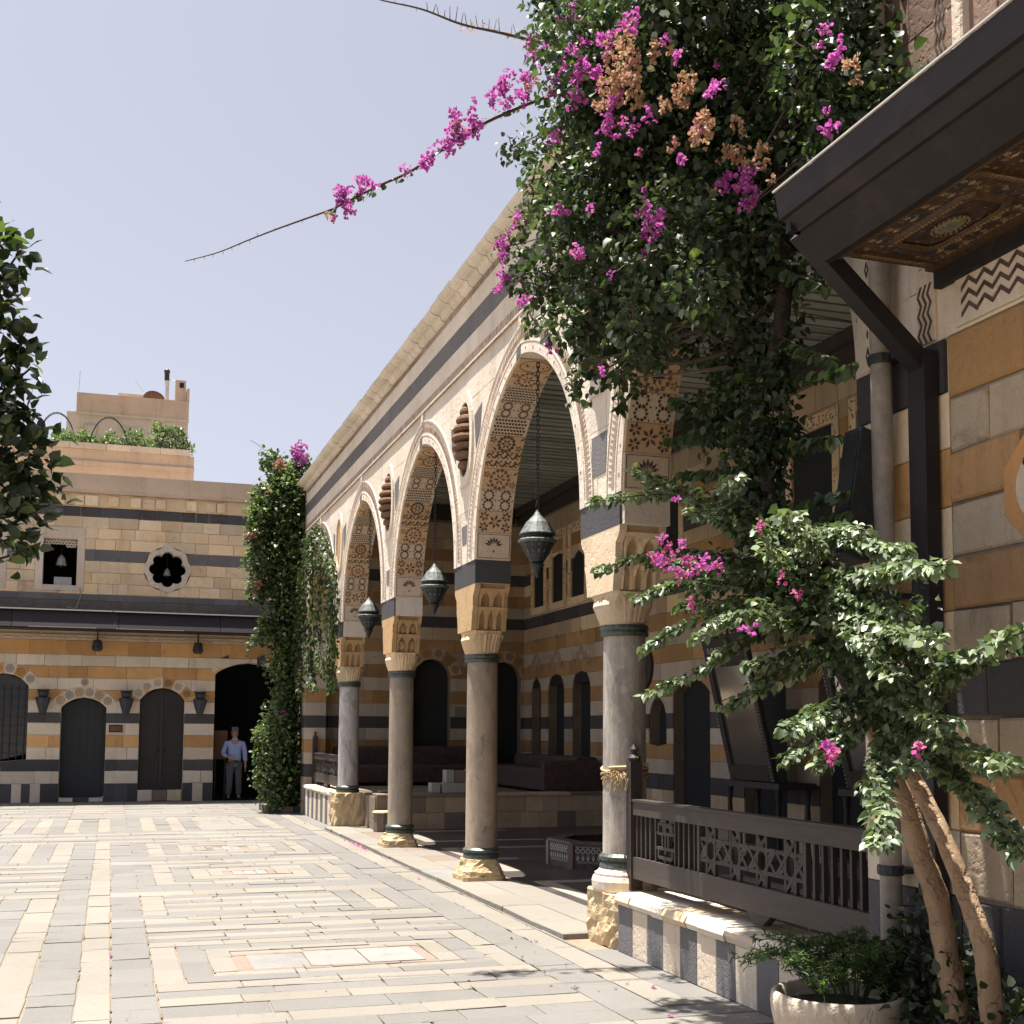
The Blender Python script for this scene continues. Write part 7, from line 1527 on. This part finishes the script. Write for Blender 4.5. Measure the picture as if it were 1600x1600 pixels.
blossoms(vine, BLOOM, lambda k: ('magenta' if rnd.random() < .93 else 'pinkred') if k == 0 else ('drybract' if rnd.random() < .85 else 'pinkleaf'), 1300, 298, (.45, .85))
# long branches reaching over the courtyard
for pts, nm, bl in ((BRANCH, 'flowering_branch', BRBLOOM), (BRANCH2, 'bare_branch', None)):
    p = smooth_path(pts, 7); n = len(p); b = MB(); b.tube(p, [.017-.0135*i/(n-1) for i in range(n)], 6)
    for i in range(3, n-1, 2):
        d = Vector((rnd.uniform(-.3, .3), rnd.uniform(-.6, .6), rnd.uniform(-1, 1))).normalized(); b.tube([p[i], p[i]+d*.03], [.003, .001], 3)
    bo = b.build(nm, M['twig'], vine)
    if bl:
        b2 = [(x, y, z, r, 0) for x, y, z, r in bl]; blossoms(bo, b2, lambda k: 'magenta' if rnd.random() < .95 else 'drybract', 1500, 100, (.7, 1.05))
        Pq, Dq, Sq = path_leaves([BRANCH[:8]], .05, .05, (.035, .06), .3, 1); foliage('branch_leaves', bo, Pq, Dq, Sq, M['leaf_vine'])
        Pq, Dq, Sq = path_leaves([BRANCH[5:8]], .012, .07, (.035, .06), .3, 1); foliage('branch_leaves', bo, Pq, Dq, Sq, M['leaf_vine'])
    else:
        b = MB()
        for i in range(4, n-14):
            if rnd.random() < .75:
                d = Vector((rnd.uniform(-.3, .3), rnd.uniform(-.3, .3), 1)).normalized(); b.tube([p[i], p[i]+d*rnd.uniform(.05, .13)], [.004, .002], 4)
        b.build('upright_twigs', M['twig'], bo, kind='stuff')
        Pq, Dq, Sq = path_leaves([BRANCH2[:4]], .018, .07, (.02, .035), .2, 1); foliage('dry_leaves', bo, Pq, Dq, Sq, [M['drybract'], M['pinkleaf']], .3)
# ---------------- lower sunlit bougainvillea on the second trunk
low = thing('leaning_bougainvillea', 'leaning bougainvillea with pale sunlit leaves and few pink blooms before the railing', 'bougainvillea', TRUNK2[0])
p = smooth_path(TRUNK2, 6); n = len(p); rad_ = [(.050-.02*i/(n-1))*(1+.05*math.sin(i*2.1)) for i in range(n)]; h_ = n-12
b = MB(); b.tube(p[:h_], rad_[:h_], 12); b.build('trunk', M['bark'], low, smooth=True)
b = MB(); b.tube(p[h_-1:], rad_[h_-1:], 8); b.build('branch', M['bark_dark'], low, smooth=True)  # top of the second trunk, shade put into its bark colour
hub = Vector(TRUNK2[-1]); b = MB()
for q in SPRAYS:
    pth = smooth_path([hub+Vector((rnd.uniform(-.05, .05),)*3)]+[tuple(v) for v in q], 6); n = len(pth); b.tube(pth, [.018-.015*min(1, i/(n-1)*1.3) if i < n*.75 else .003 for i in range(n)], 5)
b.build('branches', M['bark_dark'], low, kind='stuff')
SPR2 = []
for q in SPRAYS:
    for k in range(1):
        f0 = rnd.choice((0, 1)); o = Vector((rnd.uniform(-.12, .1), rnd.uniform(-.22, .22), rnd.uniform(-.13, .12)))
        SPR2.append([tuple(Vector(v)+o*(.3+.7*i/(len(q)-1))*(1 if k else .7)) for i, v in enumerate(q)][:len(q)-(0 if k else 1)] if len(q) > 3 else [tuple(Vector(v)+o*.6) for v in q])
b = MB()
for q in SPR2: b.tube(smooth_path(q, 5), .0035, 4)
b.build('thin_branches', M['bark_dark'], low, kind='stuff')
P_, D_, S_ = path_leaves(SPRAYS, .0078, .05, (.018, .056), .36, 3)
P2, D2, S2 = path_leaves(SPR2, .012, .05, (.02, .046), .38, 3); P_ = np.concatenate([P_, P2]); D_ = np.concatenate([D_, D2]); S_ = np.concatenate([S_, S2])
fo_ = np.argsort(P_[:, 0]-P_[:, 2]*.25+nrg.random(len(P_))*.5); near = fo_[:290]
mask = np.ones(len(P_), bool); mask[near] = False
foliage('crown', low, P_[mask], D_[mask], S_[mask], [M['leaf_light'], M['leaf_vine']], .28)
LMESH = [fast_mesh('leaf', (LV+np.array([(0, 0, 0)]*6+[(0, 0, 0)]))*np.array((1, w_, k_)), LT, M['leaf_light']) for w_, k_ in ((1, 1), (.9, 1.6), (1.05, .6), (.95, -.6))]
x_, y_, z_ = frames(len(near), D_[near], (0, 0, 1))
for i, k in enumerate(near):
    o = link('leaf', LMESH[i % 4], low); s = float(S_[k])
    mt = Matrix(((x_[i][0]*s, y_[i][0]*s, z_[i][0]*s), (x_[i][1]*s, y_[i][1]*s, z_[i][1]*s), (x_[i][2]*s, y_[i][2]*s, z_[i][2]*s)))
    o.matrix_local = Matrix.Translation(Vector(P_[k])-org(low)) @ mt.to_4x4()
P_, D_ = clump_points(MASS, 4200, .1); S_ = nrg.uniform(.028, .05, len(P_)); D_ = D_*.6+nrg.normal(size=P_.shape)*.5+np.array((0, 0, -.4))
foliage('inner_leaves', low, P_+np.array((.12, 0, -.03)), D_, S_, [M['leaf_vine'], M['leaf_shade']], .4)  # inner leaves in darker tones, shade painted between the sprays
blossoms(low, [(x, y, z, r, 0) for x, y, z, r in LBLOOM], lambda k: 'magenta' if rnd.random() < .5 else ('pinkred' if rnd.random() < .8 else 'pinkleaf'), 1100, 90, (.5, .75))
# ---------------- orange tree at the left edge
ot = thing('orange_tree', 'dark glossy orange tree with a few green fruit at the left edge', 'tree', (-1.6, 6.0, 0))
b = MB(); b.tube(smooth_path([(-1.62, 6.0, 0), (-1.58, 6.0, .9), (-1.5, 6.02, 1.6), (-1.3, 6.0, 2.3), (-1.1, 6.0, 2.9), (-.95, 5.95, 3.5)], 5), [.13-.1*i/25 for i in range(26)], 9); tk = b.build('trunk', M['bark_dark'], ot, smooth=True)
b = MB()
for (x, y, z, r) in ORANGE:
    s = Vector((-1.3, 6.0, min(z-.15, 2.6))); b.tube(smooth_path([s, (s+Vector((x, y, z)))/2+Vector((0, 0, -.08)), (x, y, z)], 4), [.02, .018, .016, .013, .011, .009, .007, .006, .005], 5)
b.build('branch', M['bark_dark'], ot, kind='stuff')
P_, D_ = clump_points(ORANGE, 3300, .3); S_ = nrg.uniform(.05, .088, len(P_)); D_ = D_*.8+nrg.normal(size=P_.shape)*.45+np.array((0, 0, .1))
foliage('crown', ot, P_, D_, S_, M['leaf_orange'], up=(0, 0, .8), width=.95)
for q in ((-.50, 5.9, 3.78), (-.46, 5.9, 3.53), (-.55, 5.9, 3.62), (-.38, 5.9, 3.05), (-.5, 5.9, 2.85)): b = MB(); b.lathe([(.004, -.04), (.024, -.032), (.038, -.012), (.040, .004), (.032, .024), (.018, .036), (.003, .040)], q, 12); b.build('fruit', M['fruit'], ot, smooth=True)
# ---------------- creeper in the far corner with planter
pl2 = thing('corner_planter', 'low striped stone planter edge at the foot of the creeper', 'planter', (3.5, 26.8, 0))
b = MB(); b.box(3.26, 3.95, 26.35, 27.6, -.01, .10); b.build('soil', M['soil'], pl2)
for k, (x0, x1) in enumerate(((3.20, 3.45), (3.45, 3.70), (3.70, 3.95))): b = MB(); b.box(x0+.003, x1-.003, 26.22, 26.34, -.005, .135); b.build('edge_stone', M['basalt' if k % 2 == 0 else 'pave_pink'], pl2)
for k in range(4): b = MB(); b.box(3.14, 3.255, 26.36+k*.3, 26.65+k*.3, -.005, .135); b.build('edge_stone', M['basalt' if k % 2 else 'pave_pink'], pl2)
cr = thing('corner_creeper', 'tall green creeper with a pink top climbing the corner of the arcade', 'creeper', (3.6, 26.7, .1))
b = MB()
for k in range(5): b.tube(smooth_path([(3.5+.08*k, 26.7, .1), (3.55+.06*k, 26.75, 1.6), (3.5+.07*k, 26.8, 3.4), (3.5+.05*k, 26.85, 5.2), (3.6+.03*k, 26.9, 7.0)], 5), [.05-.035*i/20 for i in range(21)], 6)
b.build('stem', M['bark_dark'], cr)
P_, D_ = clump_points(IVY, 2600, .2); S_ = nrg.uniform(.06, .11, len(P_)); D_ = D_*.7+nrg.normal(size=P_.shape)*.5+np.array((0, 0, -.3))
foliage('foliage', cr, P_, D_, S_, [M['leaf_ivy'], M['leaf_roof']], .35)
P_, D_ = clump_points([(x+.1, y+.1, z, r*.9) for x, y, z, r in IVY], 1500, .1); foliage('inner_foliage', cr, P_, D_, nrg.uniform(.07, .12, len(P_)), M['leaf_shade'])  # dark inner leaf colour deepens the creeper's shade
P_, D_, S_ = path_leaves(IVYHANG[:7], .014, .09, (.05, .09), .8, 2); foliage('hanging_foliage', cr, P_, D_, S_, [M['leaf_vine'], M['leaf_ivy']], .3)
b = MB()
for q in IVYHANG: b.tube(smooth_path(q, 5), .006, 4)
b.build('hanging_stems', M['twig'], cr, kind='stuff')
blossoms(cr, [(3.72, 26.6, 7.72, .24, 0), (3.3, 26.6, 7.4, .15, 1), (2.72, 26.4, 5.9, .16, 1), (2.85, 26.4, 4.75, .15, 1), (3.1, 26.6, 6.9, .12, 1)], lambda k: 'magenta' if k == 0 else 'pinkleaf', 420, 110, (1.3, 2.0))
link('blossom', BR['pinkred'][0], cr, loc=(3.38, 26.1, 2.02), scale=(1.5,)*3); link('blossom', BR['pinkred'][1], cr, loc=(3.46, 26.1, 2.10), scale=(1.3,)*3)
cs_ = thing('corner_shrub', 'narrow shrub with pale glossy leaves at the foot of the creeper', 'shrub', (3.2, 26.25, .1))
b = MB()
for k in range(6): b.tube(smooth_path([(3.25+.05*k, 26.4, .1), (3.2+.06*k, 26.3, .9), (3.05+.12*k, 26.2, 1.9)], 4), [.018-.013*i/8 for i in range(9)], 5)
b.build('stem', M['bark_dark'], cs_)
cl = [(3.1+.35*rnd.random(), 26.15, z, .22+.1*rnd.random()) for z in np.arange(.3, 2.2, .2)]
P_, D_ = clump_points(cl, 1500, .3); S_ = nrg.uniform(.06, .10, len(P_)); foliage('foliage', cs_, P_, D_*.6+nrg.normal(size=P_.shape)*.4+np.array((0, 0, .2)), S_, [M['leaf_ivy'], M['leaf_light']], .5)
# ---------------- roof garden
rg = thing('roof_garden_hedge', 'row of leafy plants growing along the roof terrace', 'plants', (0, 33.4, 9.1), kind='stuff')
cl = [(x, 33.55+rnd.uniform(-.1, .2), 9.12+rnd.uniform(0, .14), rnd.uniform(.16, .26)) for x in np.arange(-1.6, 1.8, .13)] + [(x, 33.6, z, r) for x, z, r in ((.2, 9.45, .2), (.45, 9.5, .16), (1.0, 9.5, .3), (1.25, 9.6, .25), (1.55, 9.45, .25), (-.9, 9.4, .2), (-.3, 9.35, .2), (.95, 9.75, .18), (1.45, 9.6, .2))]
P_, D_ = clump_points(cl, 2600, .2); S_ = nrg.uniform(.06, .12, len(P_)); foliage('foliage', rg, P_, D_*.6+nrg.normal(size=P_.shape)*.5+np.array((0, 0, .5)), S_, [M['leaf_roof'], M['leaf_light']], .4, width=.6)
# ---------------- urn, ferns and dark shrubs in the near corner
urn = thing('stone_urn', 'round pale stone planter bowl in the near corner by the striped wall', 'planter', (3.33, 5.15, 0))
b = MB(); b.lathe([(.18, 0), (.20, .03), (.18, .08), (.24, .16), (.285, .28), (.31, .40), (.315, .45), (.31, .485), (.297, .497), (.28, .492), (.27, .465), (.26, .42)], (3.30, 5.15, 0), 40, cap=False); b.build('bowl', M['urn'], urn, smooth=True)
b = MB(); b.lathe([(.0, .43), (.265, .43)], (3.30, 5.15, 0), 24, cap=False); b.build('soil', M['soil'], urn)
fp = thing('urn_fern', 'feathery green fern spilling over the stone bowl', 'fern', (3.33, 5.15, .45)); Pf_, Df_, Sf_ = [], [], []; b = MB()
for k in range(46):
    a = rnd.uniform(0, 2*PI); r = rnd.uniform(.2, .42); e = Vector((3.33+r*math.cos(a)-.05, 5.15+r*math.sin(a)+.12, .5+rnd.uniform(.02, .22))); s = Vector((3.33+.1*math.cos(a), 5.15+.1*math.sin(a), .45)); m_ = (s+e)/2+Vector((0, 0, .12))
    pth = smooth_path([s, m_, e], 6); b.tube(pth, .003, 3)
    for i, q in enumerate(pth[3:]):
        for s2 in range(7): Pf_.append(tuple(q+Vector((rnd.gauss(0, .012), rnd.gauss(0, .012), rnd.gauss(0, .012))))); Df_.append((rnd.gauss(0, 1), rnd.gauss(0, 1), rnd.gauss(.3, .6))); Sf_.append(rnd.uniform(.03, .055))
b.build('stems', M['leaf_fern'], fp, kind='stuff'); foliage('fronds', fp, np.array(Pf_), np.array(Df_), np.array(Sf_), M['leaf_fern'], width=.22)
for i, (cl, lb) in enumerate((([(3.55, 4.75, .25, .28), (3.6, 4.95, .5, .26), (3.5, 4.55, .45, .28), (3.4, 4.6, .2, .25), (3.62, 4.9, .7, .18), (3.7, 5.2, .55, .25), (3.72, 5.1, .8, .14), (3.6, 4.6, .7, .14)], 'dark leafy shrub at the foot of the twin trunks behind the stone bowl'), ([(3.35, 4.25, .3, .28), (3.5, 4.15, .5, .22), (3.2, 4.1, .25, .25), (3.6, 4.3, .4, .28), (3.4, 3.9, .4, .28), (3.6, 3.95, .55, .22), (3.1, 4.4, .15, .2)], 'dark leafy shrub filling the lowest right corner below the wall'))):
    t = thing('garden_shrub', lb, 'shrub', (cl[0][0], cl[0][1], .04), group='dark shrubs in the garden bed')
    b = MB()
    for (x, y, z, r) in cl: b.tube(smooth_path([(cl[0][0], cl[0][1], .03), ((x+cl[0][0])/2, (y+cl[0][1])/2, z*.6), (x, y, z)], 4), .008, 4)
    b.build('stem', M['bark_dark'], t)
    P_, D_ = clump_points(cl, 3300, .15); S_ = nrg.uniform(.035, .065, len(P_)); foliage('foliage', t, P_, D_*.6+nrg.normal(size=P_.shape)*.5, S_, [M['leaf_shade'], M['leaf_light']], .04)
# ---------------- fallen petals
for (x, y), lb in zip(FALLEN, ('small magenta blossom fallen on the cream paving strip before the striped low wall', 'small magenta blossom fallen on the paving between the near and middle columns', 'small magenta blossom fallen in the joint of the cream stripe at lower left', 'small magenta blossom fallen at the edge of the near nested panel', 'small magenta blossom fallen on the grey paving strip before the middle column', 'small magenta blossom fallen in the shade nearest the stone bowl')):
    link('fallen_blossom', BR['magenta'][0], None, loc=(x, y, .012), scale=(.42, .42, .25), label=lb, cat='blossom', group='blossoms fallen on the paving')
b = []
for k in range(60): b.append((3.56+rnd.gauss(0, .03), 18.4+rnd.gauss(0, .35), .012))
v, f = leaf_arrays(np.array(b), nrg.normal(size=(60, 3))*np.array((1, 1, .1)), nrg.uniform(.02, .035, 60)); o = link('fallen_petals', fast_mesh('fallen_petals', v, f, M['pinkred']), kind='stuff'); o['label'] = 'drift of pale pink petals lying along the kerb by the far brown column'; o['category'] = 'petals'
lt = [(rnd.uniform(-2, 3.6), 7.5+rnd.random()**1.5*20, .01) for _ in range(140)]
v, f = leaf_arrays(np.array(lt), nrg.normal(size=(140, 3))*np.array((1, 1, .15)), nrg.uniform(.012, .03, 140)); o = link('leaf_litter', fast_mesh('leaf_litter', v, f, M['twig']), kind='stuff'); o['label'] = 'tiny dry leaf scraps scattered over the paving'; o['category'] = 'litter'
